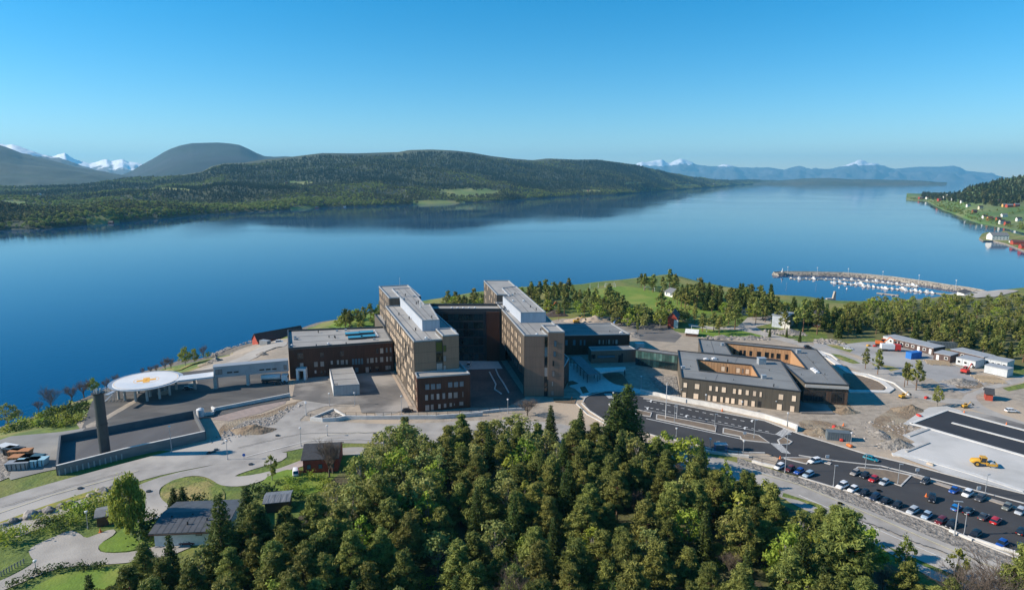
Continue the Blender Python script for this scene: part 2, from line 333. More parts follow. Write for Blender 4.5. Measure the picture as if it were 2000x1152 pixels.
# headland on the right shore
shoreR = [(1772, 389), (1790, 391.5), (1815, 393), (1828, 400), (1850, 411), (1868, 417), (1885, 423), (1905, 431), (1925, 437), (1950, 442), (1975, 447), (2000, 452), (2040, 462), (2200, 480)]
ridgeR = [(1772, 387.5), (1800, 383), (1830, 380.5), (1860, 379), (1880, 375), (1893, 366), (1905, 362), (1930, 358), (1950, 352), (1975, 347), (2000, 343), (2060, 332), (2200, 320)]
farm_ground = hill_mat('farm_slope', (.085, .16, .035), (.07, .13, .03), (.14, .17, .06), fscale=.006, s1=.008)
hill('farm_headland', 1774, 2180, 150, 60, shoreR, ridgeR, lambda c: 300 + 900 * max(0, min(1, (c - 1774) / 250)), [farm_ground], amp=8, nscale=200, ease=.85, back=400)
# ------------------------------------------------------------------ haze
hb = MB(); hb.box(-31000, -2900, -40, 31000, FAR, 1250)
hm = bpy.data.materials.new('air'); hm.use_nodes = True; hn = hm.node_tree; hn.nodes.remove(hn.nodes['Principled BSDF'])
pv = node(hn, 'ShaderNodeVolumePrincipled'); pv.inputs['Color'].default_value = (.23, .66, 1, 1); pv.inputs['Density'].default_value = 4.1e-5; pv.inputs['Anisotropy'].default_value = .1
hn.links.new(pv.outputs[0], hn.nodes['Material Output'].inputs['Volume'])
tag(hb.build('haze', hm), kind='stuff')
from mathutils.geometry import tessellate_polygon
# ================================================================== surfaces laid on the ground
lay = [0]
def sheet(name, f, poly, mat, lift=None, drape=False, world=False, smooth=0, kind='structure', cell=5.0, parent=None):
    """flat sheet, each a few millimetres above the last"""
    lay[0] += 1
    z = (.012 + .003 * lay[0]) if lift is None else lift
    P = poly if world else ([Tf(f, *p) for p in poly] if drape else pts(f, poly))
    P = [Vector((p[0], p[1], 0)) for p in P]
    for _ in range(smooth):
        q = []
        for i in range(len(P)):
            a, b = P[i], P[(i + 1) % len(P)]; q += [a * .75 + b * .25, a * .25 + b * .75]
        P = q
    bm = bmesh.new(); vs = [bm.verts.new((p.x, p.y, 0)) for p in P]
    bm.faces.new(vs)
    if drape:
        xs = [p.x for p in P]; ys = [p.y for p in P]
        for ax, lo, hi in ((0, min(xs), max(xs)), (1, min(ys), max(ys))):
            c = math.ceil(lo / cell) * cell
            while c < hi:
                co = (c, 0, 0) if ax == 0 else (0, c, 0); no = (1, 0, 0) if ax == 0 else (0, 1, 0)
                bmesh.ops.bisect_plane(bm, geom=bm.verts[:] + bm.edges[:] + bm.faces[:], plane_co=co, plane_no=no); c += cell
        bmesh.ops.triangulate(bm, faces=bm.faces[:])
        for v in bm.verts:
            h = hgt(v.co.x, v.co.y); v.co.z = h + (z if h > -.02 else .3 + z)
    else:
        bm.clear(); bv = [bm.verts.new((p.x, p.y, z)) for p in P]
        for tr in tessellate_polygon([P]):
            try: bm.faces.new([bv[k] for k in tr])
            except ValueError: pass
    bmesh.ops.recalc_face_normals(bm, faces=bm.faces[:])
    for fc in bm.faces:
        if fc.normal.z < 0: fc.normal_flip()
    me = bpy.data.meshes.new(name); bm.to_mesh(me); bm.free(); me.materials.append(mat)
    for p_ in me.polygons: p_.use_smooth = drape
    o = link(name, me, parent)
    return tag(o, kind=kind) if parent is None else o
def strip_poly(line, wdt):
    """polyline -> band of the given width (world metres)"""
    L, Rr = [], []
    for i, p in enumerate(line):
        a = line[max(0, i - 1)]; b = line[min(len(line) - 1, i + 1)]; d = Vector((b[0] - a[0], b[1] - a[1])); d.normalize()
        n = Vector((-d.y, d.x)) * wdt / 2; L.append((p[0] + n.x, p[1] + n.y)); Rr.append((p[0] - n.x, p[1] - n.y))
    return L + Rr[::-1]
def band(name, f, line, wdt, mat, z0=0.0, z1=None, kind='structure', parent=None, label=None, cat=None, world=False, group=None):
    """kerb / wall / painted line following a measured polyline"""
    P = line if world else pts(f, line)
    L = strip_poly(P, wdt); n = len(P)
    b = MB()
    if z1 is None:
        lay[0] += 1; z = .03 + .003 * lay[0]
        b.add([(p[0], p[1], z) for p in L], [(i, i + 1, 2 * n - 2 - i, 2 * n - 1 - i) for i in range(n - 1)])
    else:
        for i in range(n - 1): 
            q = [L[i], L[i + 1], L[2 * n - 2 - i], L[2 * n - 1 - i]]; b.prism(q, z0, z1 if not callable(z1) else z1(i), bottom=False)
    if parent is None and label:
        o = b.build(name, mat, origin=(P[0][0], P[0][1], 0)); return tag(o, label, cat, group)
    o = b.build(name, mat, parent)
    return tag(o, kind=kind) if parent is None else o
floor_m = M('woodland_floor', (.075, .075, .03), (.11, .12, .035), .4, .95, 8, c3=(.06, .05, .03), scale3=.12, bump=.2, bscale=1.5)
sheet('woodland_floor', 'F', [(1000, 872), (880, 872), (700, 895), (620, 960), (560, 1040), (420, 1090), (250, 1160), (200, 1400), (2200, 1500), (1900, 1210), (1740, 1100), (1560, 1000), (1440, 945), (1300, 915), (1150, 892)], floor_m)
sheet('woodland_floor', 'F', [(1620, 670), (1610, 640), (1650, 603), (1740, 594), (1830, 584), (1950, 578), (2300, 560), (2500, 700), (2200, 745), (2000, 722), (1900, 700), (1800, 676), (1700, 660)], M('spring_floor', (.13, .14, .04), (.10, .10, .035), .2, .95, 8), drape=True)
# broad ground covers
sheet('construction_ground', 'F', [(190, 790), (260, 752), (350, 735), (415, 712), (450, 692), (490, 676), (530, 664), (600, 652), (700, 650), (800, 655), (1000, 640), (1100, 622), (1180, 625), (1240, 640),
      (1330, 655), (1440, 662), (1560, 666), (1640, 672), (1720, 668), (1990, 735), (2120, 770), (2200, 1000), (2000, 1050), (1880, 1050), (1700, 980), (1560, 925), (1430, 890), (1300, 868), (1120, 850), (940, 825), (780, 835), (620, 830), (520, 838), (400, 872), (330, 880), (180, 880), (150, 830)], gravel, drape=True)
sheet('sandy_ground', 'F', [(1120, 622), (1180, 618), (1240, 624), (1330, 650), (1420, 655), (1560, 662), (1480, 668), (1350, 690), (1240, 690), (1110, 640)], M('sandy_soil', (.36, .30, .23), (.28, .24, .19), .3, .95, 8), drape=True)
sheet('grey_lot', 's5', [(0, 0)] and [(1480, 420), (1600, 400), (1700, 360), (1830, 390), (2000, 410), (2140, 500), (2080, 560), (1800, 540), (1640, 500)], yard_asphalt, drape=True)
sheet('football_field', 'r2', [(-560, 262), (-300, 215), (-130, 192), (0, 205), (140, 232), (260, 265), (340, 300), (560, 320), (700, 350), (690, 400), (880, 400), (950, 440), (760, 465), (500, 470), (200, 490), (80, 470), (-120, 380), (-300, 330)], lawn, drape=True, smooth=1)
sheet('small_lawn', 'r2', [(460, 640), (540, 600), (650, 575), (850, 590), (1000, 600), (1270, 660), (1290, 690), (1180, 700), (880, 690), (700, 690), (640, 700)], lawn, drape=True, smooth=1)
sheet('green_bank', 'F', [(640, 640), (660, 628), (700, 618), (745, 610), (748, 642), (700, 650)], lawn, drape=True)
sheet('north_track', 'r2', [(520, 560), (760, 590), (1000, 590), (1060, 540), (1100, 500), (1330, 480), (1330, 560), (1180, 590), (1240, 630), (1450, 690), (1700, 760), (2000, 850), (2400, 1040), (2360, 1060), (1960, 880), (1660, 790), (1400, 720), (1180, 660), (1000, 620), (760, 620), (530, 590)], track_gravel, drape=True)
sheet('yard_ground', 'r1', [(-60, 330), (250, 360), (420, 340), (640, 330), (1100, 470), (1500, 640), (1640, 740), (1420, 840), (1250, 790), (1100, 700), (820, 660), (560, 560), (380, 470), (260, 430), (-40, 400)], M('yard_gravel', (.30, .295, .29), (.25, .245, .24), .2, .95, 6, c3=(.36, .35, .33), scale3=.05), drape=True)
sheet('east_road', 's4', [(1584, 225), (1350, 310), (1180, 370), (1050, 385), (880, 470), (760, 500), (700, 590), (740, 660), (860, 720), (1100, 800), (1584, 985), (2200, 1250), (2200, 1180), (1584, 890), (1200, 760), (1010, 670), (920, 580), (900, 520), (960, 490), (1250, 400), (1584, 330), (2300, 90), (2300, 10)], track_gravel, smooth=1)
sheet('east_track', 'r1', [(-30, 400), (60, 380), (300, 470), (520, 560), (780, 640), (980, 800), (1140, 880), (1400, 900), (1420, 960), (1100, 920), (900, 870), (700, 780), (420, 640), (240, 560), (100, 500)], track_gravel)
sheet('grass_verge', 'r1', [(110, 450), (200, 465), (340, 515), (405, 548), (330, 552), (200, 510)], rough_grass)
sheet('grass_verge', 'r1', [(580, 555), (720, 580), (790, 605), (700, 625)], rough_grass)
sheet('grass_verge', 'r1', [(1790, 790), (2000, 740), (2200, 700), (2200, 760), (2000, 790), (1850, 820)], rough_grass)
sheet('grass_verge', 'r1', [(60, 360), (180, 370), (330, 420), (300, 440), (120, 390)], rough_grass)
for pl in ([(250, 700), (400, 690), (620, 760), (560, 790), (400, 790)], [(1300, 760), (1500, 700), (1620, 760), (1560, 790), (1380, 800)]):
    sheet('dirt_patch', 'r1', pl, dirt, smooth=1)
for f, pl in (('8', [(520, 250), (740, 120), (900, 150), (880, 210), (800, 290), (860, 330), (760, 360), (860, 400), (760, 460), (600, 420), (640, 340)]),
              ('8', [(60, 300), (280, 260), (390, 310), (340, 360), (180, 350)]), ('8', [(200, 100), (330, 60), (440, 180), (280, 200)]),
              ('5', [(120, 860), (100, 740), (260, 680), (480, 640), (640, 560), (820, 530), (680, 620), (480, 750), (380, 800)]),
              ('3', [(1460, 780), (1700, 790), (1820, 830), (1900, 920), (1700, 920), (1520, 870)])):
    sheet('dirt_patch', f, pl, dirt, smooth=1)
sheet('rubble_ground', '5', [(90, 870), (140, 790), (300, 700), (520, 660), (700, 570), (660, 640), (470, 760), (360, 810), (130, 870)], rubble)
sheet('red_gravel', '5', [(60, 690), (90, 640), (300, 600), (500, 550), (620, 535), (600, 570), (420, 640), (180, 700)], M('red_gravel', (.33, .26, .23), (.26, .21, .19), .6, .95, 8))
# west shore bank
sheet('shore_path', 's1', [(700, 420), (900, 380), (1160, 300), (1330, 210), (1450, 160), (1640, 130), (1640, 165), (1500, 190), (1320, 300), (1100, 360), (900, 420)], track_gravel, drape=True, smooth=1)
sheet('grass_bank', 's1', [(-300, 640), (0, 610), (200, 500), (420, 400), (700, 350), (950, 280), (1160, 225), (1130, 255), (900, 300), (700, 380), (500, 420), (300, 440), (120, 560), (0, 680), (-300, 760)], rough_grass, drape=True)
# foreground greens are the ground itself; the old main road
sheet('main_road', 'F', [(-260, 1060), (0, 972), (120, 938), (230, 908), (330, 882), (430, 858), (500, 838), (560, 823), (640, 822), (740, 829), (840, 826), (920, 822), (1000, 820), (1090, 826), (1140, 840), (1200, 866), (1300, 880), (1400, 893), (1445, 905), (1530, 931), (1700, 994), (1850, 1058), (2050, 1140), (2300, 1260),
      (2250, 1300), (2050, 1195), (1850, 1118), (1700, 1052), (1560, 985), (1440, 938), (1300, 910), (1150, 884), (1000, 866), (880, 864), (780, 867), (700, 866), (640, 865), (560, 882), (500, 893), (420, 907), (330, 924), (270, 940), (180, 968), (80, 998), (0, 1022), (-260, 1110)], old_asphalt, smooth=1)
sheet('access_road', '5', [(400, 790), (520, 730), (640, 620), (700, 560), (820, 520), (900, 500), (1170, 510), (1500, 600), (1440, 640), (1300, 660), (1170, 575), (1000, 575), (900, 590), (780, 630), (715, 690), (740, 740), (820, 770), (840, 800), (600, 830), (300, 880)], old_asphalt)
sheet('gravel_verge', 'F', [(1440, 893), (1508, 917), (1560, 932), (1625, 951), (1672, 965), (1768, 1003), (1841, 1029), (1898, 1055), (1980, 1083), (2060, 1115), (2060, 1145), (1850, 1062), (1700, 998), (1530, 935), (1440, 906)], rubble)
sheet('footpath', 'r8', [(120, 290), (300, 340), (420, 395), (640, 510), (860, 620), (1000, 720), (1300, 860), (1800, 1080), (1780, 1110), (1280, 920), (880, 680), (660, 560), (420, 440), (300, 390), (160, 320)], old_asphalt)
sheet('grass_verge', 'r8', [(120, 250), (430, 350), (400, 372), (240, 310), (110, 280)], rough_grass)
sheet('grass_verge', 'r8', [(660, 520), (830, 600), (810, 610), (655, 545)], rough_grass)
sheet('side_road', 'F', [(262, 950), (330, 926), (420, 908), (470, 894), (560, 880), (560, 897), (520, 909), (470, 924), (455, 932), (500, 927), (540, 917), (575, 904), (640, 878), (700, 872), (730, 878), (725, 890), (660, 888), (600, 908), (540, 926), (500, 944), (470, 950), (445, 950), (428, 947), (412, 936), (395, 930), (370, 929),
      (338, 938), (316, 950), (310, 960), (314, 974), (332, 988), (320, 1004), (292, 1022), (268, 1032), (250, 1030), (284, 1006), (284, 984), (286, 962), (276, 954)], old_asphalt, smooth=1)
sheet('gravel_layby', '6', [(0, 610), (100, 570), (230, 520), (420, 450), (600, 385), (850, 300), (1010, 275), (1010, 330), (850, 380), (640, 440), (450, 570), (150, 680), (40, 640)], track_gravel)
sheet('driveway', '6', [(250, 790), (350, 730), (470, 680), (620, 615), (700, 640), (760, 690), (830, 665), (1000, 600), (1040, 640), (880, 740), (870, 800), (960, 822), (1180, 812), (1440, 745), (1760, 740), (1500, 850), (1150, 905), (950, 920), (560, 940), (380, 1000), (120, 1110), (-60, 1190), (-100, 1110), (150, 1000), (315, 900), (270, 850)], track_gravel, smooth=1)
sheet('garden_lawn', '6', [(880, 740), (1010, 670), (1100, 600), (1290, 520), (1400, 560), (1380, 740), (1180, 800), (960, 815), (880, 790)], lawn, smooth=1)
sheet('garden_lawn', '6', [(260, 1140), (560, 990), (900, 960), (1060, 930), (1050, 1050), (900, 1300), (0, 1400)], lawn, smooth=1)
sheet('garden_lawn', '5', [(1000, 950), (1230, 970), (1250, 1040), (1020, 1050)], lawn, smooth=1)
sheet('garden_lawn', '5', [(440, 1130), (560, 1080), (640, 1060), (900, 1130), (860, 1260), (400, 1260)], lawn, smooth=1)
sheet('meadow', '6', [(1420, 290), (1450, 220), (1560, 160), (1700, 140), (1830, 160), (1880, 210), (2000, 260), (1990, 390), (1660, 410), (1500, 390), (1430, 340)], rough_grass, smooth=1)
sheet('yellow_verge', '6', [(0, 545), (400, 400), (800, 270), (1040, 215), (1040, 240), (800, 310), (420, 440), (0, 590)], M('yellow_verge', (.30, .26, .04), (.16, .19, .04), .5, .95))
# hard yards of the hospital
sheet('helipad_yard', '4', [(600, 640), (690, 400), (780, 340), (900, 300), (1180, 230), (1300, 190), (1650, 150), (2150, 100), (2170, 390), (1900, 440), (1600, 520), (1440, 540), (1460, 470)], deck_asphalt)
sheet('west_yard', '4', [(-200, 740), (0, 690), (80, 662), (450, 630), (640, 600), (600, 640), (450, 660), (440, 905), (320, 930), (80, 990), (60, 960), (110, 870), (80, 810), (-200, 770)], M('worn_yard', (.24, .235, .225), (.19, .185, .175), .12, .95, 6, c3=(.29, .28, .26), scale3=.05))
sheet('gravel_plot', '4', [(-250, 780), (0, 780), (90, 830), (100, 870), (70, 970), (-30, 1010), (-250, 1060)], rubble)
sheet('west_courtyard', '1', [(150, 800), (420, 760), (880, 740), (1030, 1000), (1010, 1040), (880, 1060), (660, 1060), (640, 990), (400, 990), (120, 950)], yard_asphalt)
sheet('building_plinth_path', '1', [(885, 745), (905, 745), (1060, 1010), (1030, 1010)], M('plinth_gravel', (.42, .33, .25), (.36, .29, .22), 1, .9))
sheet('garden_court', '2', [(60, 650), (300, 640), (500, 940), (360, 1010), (60, 1020)], M('brick_paving', (.13, .085, .07), (.19, .12, .10), 1.2, .85, 6, c3=(.09, .07, .06), scale3=.1))
sheet('terrace_paving', '2', [(-30, 655), (290, 660), (325, 716), (50, 724), (-30, 700)], concrete_light)
for ln in ([(270, 720), (290, 770), (330, 830), (372, 905)], [(222, 745), (245, 790), (272, 840), (262, 880), (315, 915)]):
    band('garden_wall', '2', ln, .45, concrete_light, 0, .45, label='low wavy white wall in the shaded garden court between the towers, ' + ('nearer the glass side' if ln[0][0] == 270 else 'nearer the brown wing'), cat='wall')
# bus road, roundabout and car park
sheet('bus_road_and_car_park', 'F', [(1139, 784), (1142, 777), (1150, 771), (1162, 767), (1182, 764.5), (1212, 763), (1240, 771), (1262, 778), (1326, 789), (1410, 805), (1494, 821), (1546, 841), (1557, 846), (1612, 864), (1690, 888), (1768, 906), (1846, 927), (1925, 948), (2000, 966), (2200, 1022),
      (2250, 1190), (2050, 1112), (1980, 1082), (1898, 1054), (1841, 1028), (1768, 1002), (1672, 964), (1625, 950), (1560, 931), (1508, 916), (1515, 906), (1521, 895), (1494, 885), (1452, 881), (1389, 874), (1347, 864), (1284, 853), (1259, 846), (1220, 838), (1184, 824), (1152, 802)], black_asphalt)
sheet('plaza', 'q5', [(195, 570), (330, 590), (430, 660), (560, 720), (690, 690), (900, 640), (910, 680), (700, 690), (600, 712), (700, 800), (780, 840), (1000, 880), (1400, 970), (1380, 1000), (930, 935), (650, 925), (480, 945), (400, 1000), (330, 1000), (350, 960), (280, 900), (210, 870), (180, 700)], concrete_light)
soil = M('planting_soil', (.12, .085, .055), (.17, .12, .075), 1, .95, 8, bump=.08)
sheet('planting_bed', 'q5', [(600, 712), (730, 692), (850, 690), (930, 790), (960, 875), (780, 835), (700, 795)], soil, smooth=1)
sheet('planting_bed', 'q5', [(335, 875), (400, 862), (450, 940), (372, 955)], soil)
sheet('planting_bed', 'q5', [(0, 1010), (300, 1010), (270, 1080), (20, 1060)], soil)
sheet('planting_bed', 'q5', [(190, 800), (250, 795), (325, 830), (190, 855)], soil)
sheet('slope_gravel', 'q5', [(1190, 745), (1540, 740), (1580, 1000), (1430, 985), (1330, 880)], rubble)
brown_bed = M('brown_bed', (.20, .15, .105), (.15, .115, .085), .8, .95, 8)
islands = [('7', [(395, 335), (600, 375), (945, 440), (940, 495), (720, 445), (390, 375)]), ('7', [(1015, 462), (1340, 530), (1440, 600), (1210, 575), (1180, 565), (1170, 540), (1010, 508)]),
           ('7', [(1520, 575), (1570, 545), (1650, 590), (1620, 612), (1540, 615)]), ('7', [(200, 285), (250, 300), (345, 320), (335, 355), (200, 335)]), ('7', [(1555, 738), (1830, 742), (1785, 795), (1700, 775)]),
           ('8', [(425, 605), (445, 590), (650, 610), (840, 655), (765, 730), (640, 690), (470, 640)]), ('8', [(150, 530), (240, 560), (235, 568), (150, 545)])]
for f, pl in islands:
    P = pts(f, pl); i_ = MB(); i_.prism([(p.x, p.y) for p in P], .0, .30, 0, 1, bottom=False)
    c = sum(P, Vector()) / len(P)
    i2 = [(p.x + (c.x - p.x) * .0, p.y) for p in P]
    isl = tag(i_.build('traffic_island', [kerb_m, brown_bed]), kind='structure')
    ring = P + [P[0]]; band('island_kerb', '', ring, .4, kerb_m, .0, .34, world=True, parent=isl)
kerbs = [('q5', [(375, 1060), (400, 1010), (480, 965), (650, 928), (850, 915), (1100, 960), (1400, 1000)]), ('2', [(940, 985), (1000, 1045), (1130, 1128)]), ('2', [(900, 990), (980, 1070), (1130, 1150)]),
         ('7', [(270, 185), (600, 240), (1000, 318), (1400, 393), (1650, 490), (1720, 515)]), ('8', [(0, 338), (200, 398), (500, 488), (800, 558), (1100, 638), (1400, 718), (1690, 788), (2200, 930)]),
         ('7', [(270, 500), (420, 545), (700, 595), (900, 655), (1200, 685), (1400, 692)]), ('8', [(600, 600), (870, 655), (1130, 735), (1400, 815), (1690, 905)]),
         ('8', [(0, 660), (250, 735), (430, 785), (800, 935), (1080, 1035), (1300, 1135), (1690, 1290)]), ('q5', [(780, 1150), (730, 1120), (700, 1090), (745, 1070), (800, 1075)]),
         ('8', [(0, 500), (300, 545), (620, 580), (900, 650), (1690, 860)])]
for f, ln in kerbs: band('kerb', f, ln, .4, kerb_m, 0, .30)
band('wide_kerb', '8', [(870, 655), (1130, 740), (1400, 822), (1690, 915)], 1.5, M('kerb_gravel', (.35, .31, .27), (.28, .25, .22), 1, .9), 0, .34)
# painted markings
def dashes(f, a, b, n, wdt, duty=.5, name='road_marking'):
    A = pt(f, *a); B = pt(f, *b); lay[0] += 1; z = .03 + .003 * lay[0]; m = MB(); d = (B - A).normalized(); nn = Vector((-d.y, d.x, 0)) * wdt / 2
    for i in range(n):
        s = A.lerp(B, i / n); e = A.lerp(B, (i + duty) / n)
        m.add([s + nn + Vector((0, 0, z)), s - nn + Vector((0, 0, z)), e - nn + Vector((0, 0, z)), e + nn + Vector((0, 0, z))], [(0, 1, 2, 3)])
    return tag(m.build(name, paint), kind='structure')
dashes('7', (300, 205), (1245, 405), 14, .3); dashes('7', (280, 262), (1470, 503), 20, .3)
dashes('7', (280, 290), (1500, 522), 1, .18, 1); dashes('7', (295, 372), (1175, 562), 1, .35, 1)
def crosswalk(f, q, n):
    A, B, C_, D_ = [pt(f, *p) for p in q]; lay[0] += 1; z = .03 + .003 * lay[0]; m = MB()
    for i in range(n):
        a = A.lerp(B, i / n); b = A.lerp(B, (i + .55) / n); c = D_.lerp(C_, (i + .55) / n); d = D_.lerp(C_, i / n)
        m.add([v + Vector((0, 0, z)) for v in (a, b, c, d)], [(0, 1, 2, 3)])
    return tag(m.build('zebra_crossing', paint), kind='structure')
crosswalk('7', [(1580, 462), (1490, 520), (1560, 548), (1665, 490)], 8); crosswalk('7', [(1450, 603), (1560, 693), (1645, 706), (1545, 608)], 9)
crosswalk('q5', [(635, 958), (700, 1018), (770, 1018), (730, 955)], 7)
for x, y in ((310, 278), (340, 210), (670, 350), (1213, 462), (1280, 395)):
    band('bay_marking', '7', [(x - 10, y + 4), (x, y - 6), (x + 12, y - 10)], .45, paint); band('bay_marking', '7', [(x - 2, y + 12), (x + 2, y - 8)], .35, paint)
band('road_marking', 'F', [(-100, 1062), (0, 1002), (100, 968), (200, 941), (270, 920)], .22, yellow_paint)
band('road_marking', 'F', [(1450, 916), (1560, 947), (1700, 1006), (1850, 1072), (2000, 1135)], .3, yellow_paint)
band('road_marking', 'F', [(1560, 968), (1640, 1003), (1760, 1056), (1880, 1108)], .2, paint); band('road_marking', 'F', [(480, 893), (600, 862), (700, 858), (780, 862)], .18, paint)
band('road_marking', 'F', [(560, 880), (640, 850), (720, 845), (800, 846)], .12, yellow_paint)
# new parking field in the east
sheet('gravel_pad', '8', [(700, 490), (870, 402), (775, 350), (930, 292), (780, 265), (900, 180), (980, 140), (1110, 130), (1250, 175), (1690, 290), (2600, 560), (2600, 1040), (1690, 785), (1100, 635)], pale_pad)
sheet('new_asphalt', '8', [(845, 260), (1115, 165), (1690, 318), (2600, 570), (2600, 760), (1690, 505), (980, 300)], M('new_asphalt', (.02, .022, .028), (.028, .03, .036), .1, .85))
sheet('new_asphalt_edge', '8', [(1215, 165), (1300, 170), (1500, 215), (1690, 268), (2200, 400), (2200, 440), (1690, 305), (1240, 185)], yard_asphalt)
for ln in ([(842, 262), (1115, 163), (1690, 314), (2300, 480)], [(842, 262), (980, 301), (1690, 507), (2400, 710)], [(1148, 258), (1690, 402), (2300, 565)]):
    band('pale_kerb', '8', ln, 1.0, concrete_light, 0, .42)
for ln in ([(825, 361), (975, 306)], [(805, 476), (975, 408)]):
    band('low_retaining_wall', '8', ln, .6, concrete, 0, .5, label='short grey retaining edge on the pale gravel pad, ' + ('next to the black asphalt' if ln[0][0] == 825 else 'nearer the car park'), cat='wall')
band('pale_kerb', '8', [(700, 492), (900, 520), (1300, 640), (1690, 770)], 1.6, concrete_light, 0, .34)
# curved paths behind the low hospital wing
sheet('court_soil', 'r1', [(215, 650), (290, 650), (470, 690), (600, 740), (650, 790), (600, 820), (300, 820)], brown_bed, smooth=1)
band('pale_path', 'r1', [(-20, 430), (120, 520), (290, 640), (450, 670), (610, 730), (700, 800), (660, 830), (420, 825), (280, 825)], 2.2, concrete_light, 0, .42)
band('pale_kerb', 'r1', [(280, 628), (480, 660), (730, 745), (880, 865)], .5, concrete_light, 0, .42)
band('pale_kerb', 'r1', [(0, 430), (120, 470), (180, 520)], .6, concrete_light, 0, .42)
sheet('wing_shadow_sheet', '3', [(1490, 540), (1560, 545), (1640, 560), (1700, 640), (1780, 735), (1490, 730)], yard_asphalt)  # dark sheet cut to the low wing's cast shadow, shade painted on the ground
# ================================================================== walls
def rail_wall(f, line, h, label, rail=0, wdt=.5, zb=0):
    P = pts(f, line)
    t = thing('retaining_wall', label, 'wall', (P[0].x, P[0].y, 0))
    band('wall_body', '', P, wdt, concrete_light, zb, h, world=True, parent=t)
    if rail:
        r = MB(); k = 0
        for a, b in zip(P[:-1], P[1:]):
            n = max(1, int((b - a).length / 2.5))
            for i in range(n):
                p = a.lerp(b, i / n); 
                pm = MB().box(p.x - .05, p.y - .05, h, p.x + .05, p.y + .05, h + rail)
                pm.build('railing_post', dark_metal, t)
            r.tube((a.x, a.y, h + rail), (b.x, b.y, h + rail), .05, n=5); r.tube((a.x, a.y, h + rail * .5), (b.x, b.y, h + rail * .5), .03, n=5)
        r.build('handrail', dark_metal, t)
    return t
dark_metal = M('dark_metal', (.04, .042, .045), rough=.5, metal=.3)
rail_wall('1', [(265, 1118), (360, 1128), (460, 1122), (540, 1106), (700, 1108), (960, 1106), (1240, 1104), (1420, 1092), (1600, 1078)], 1.2, 'long low white retaining wall with dark railing between the main road and the brown wing', 1.0)
rail_wall('2', [(0, 1070), (140, 1062), (300, 1045), (360, 1042), (500, 1035)], .8, 'light concrete wall with railing above the bare tree in front of the right tower', .9)
rail_wall('q5', [(1090, 935), (1200, 962), (1340, 990), (1490, 1030), (1664, 1065)], 1.3, 'white retaining wall below the steep gravel slope left of the low grey wing')
rail_wall('7', [(520, 192), (830, 248), (1170, 318), (1400, 368), (1560, 418), (1700, 470), (1690, 492)], 1.5, 'long white retaining wall along the front of the low grey wing')
rail_wall('7', [(780, 660), (900, 690), (1050, 712), (1250, 730)], .7, 'white wall with dark railing between the trees and the bus road', .9)
rail_wall('7', [(1280, 775), (1370, 800), (1500, 830)], .7, 'grey wall with railing west of the first parked white car', 1.0)
rail_wall('1', [(270, 1112), (440, 1040)], .8, 'short pale wall on the west side of the triangular rubble pit'); rail_wall('1', [(450, 1042), (550, 1100)], .7, 'short pale wall on the east side of the triangular rubble pit')
rail_wall('5', [(60, 645), (80, 625), (300, 582), (640, 515)], 1.2, 'long straight concrete parapet along the south side of the helipad yard', wdt=.5)
rail_wall('4', [(1500, 515), (1600, 500), (1610, 470), (1590, 460)], 1.1, 'angled concrete parapet end beside the white tank')
rail_wall('8', [(1130, 1066), (1300, 1140)], .6, 'pale low wall at the lower edge of the car park by the two tall lamps')
rail_wall('r8', [(1560, 600), (1700, 650), (1900, 715), (2000, 750)], .6, 'pale low wall between car park corner and road at the right edge')
sheet('rubble_pit', '1', [(285, 1110), (440, 1045), (545, 1100), (360, 1122)], rubble)

for i, (f, x, y) in enumerate((('6', 712, 248), ('6', 1320, 275), ('4', 1565, 790), ('4', 1605, 780), ('5', 1275, 802), ('5', 1330, 812), ('5', 345, 1028), ('5', 545, 812), ('5', 40, 940), ('5', 85, 918), ('8', 600, 768), ('8', 310, 862), ('r8', 865, 238), ('r8', 565, 340))):
    p = pt(f, x, y); tag(MB().tube((p.x, p.y, .1), (p.x, p.y, .36), .55, n=16).build('manhole_cover', dark_metal), kind='structure')

crack = M('tar_seam', (.07, .068, .065), (.16, .155, .15), 1.5, .9)
def wob(f, l, n=6, amp=2.0, sd=1):
    r_ = random.Random(sd); out = []
    for (x0, y0), (x1, y1) in zip(l[:-1], l[1:]):
        for i in range(n): t_ = i / n; out.append((x0 + (x1 - x0) * t_ + r_.uniform(-amp, amp), y0 + (y1 - y0) * t_ + r_.uniform(-amp, amp)))
    return out + [l[-1]]
band('tar_seam', 'r8', wob('r8', [(620, 435), (800, 500), (960, 555), (1150, 640), (1400, 730)], 9, 5, 2), .35, crack)
band('tar_seam', '5', wob('5', [(250, 905), (480, 850), (700, 800), (1000, 790), (1380, 790)], 8, 3, 3), .2, crack); band('tar_seam', '6', wob('6', [(0, 420), (300, 330), (700, 210), (1100, 110)], 8, 4, 4), .18, crack)
band('tar_seam', '4', wob('4', [(700, 560), (1000, 500), (1400, 420), (1900, 330)], 8, 3, 5), .15, crack); band('tar_seam', '1', wob('1', [(160, 860), (400, 830), (640, 900), (900, 960)], 6, 4, 6), .15, crack)
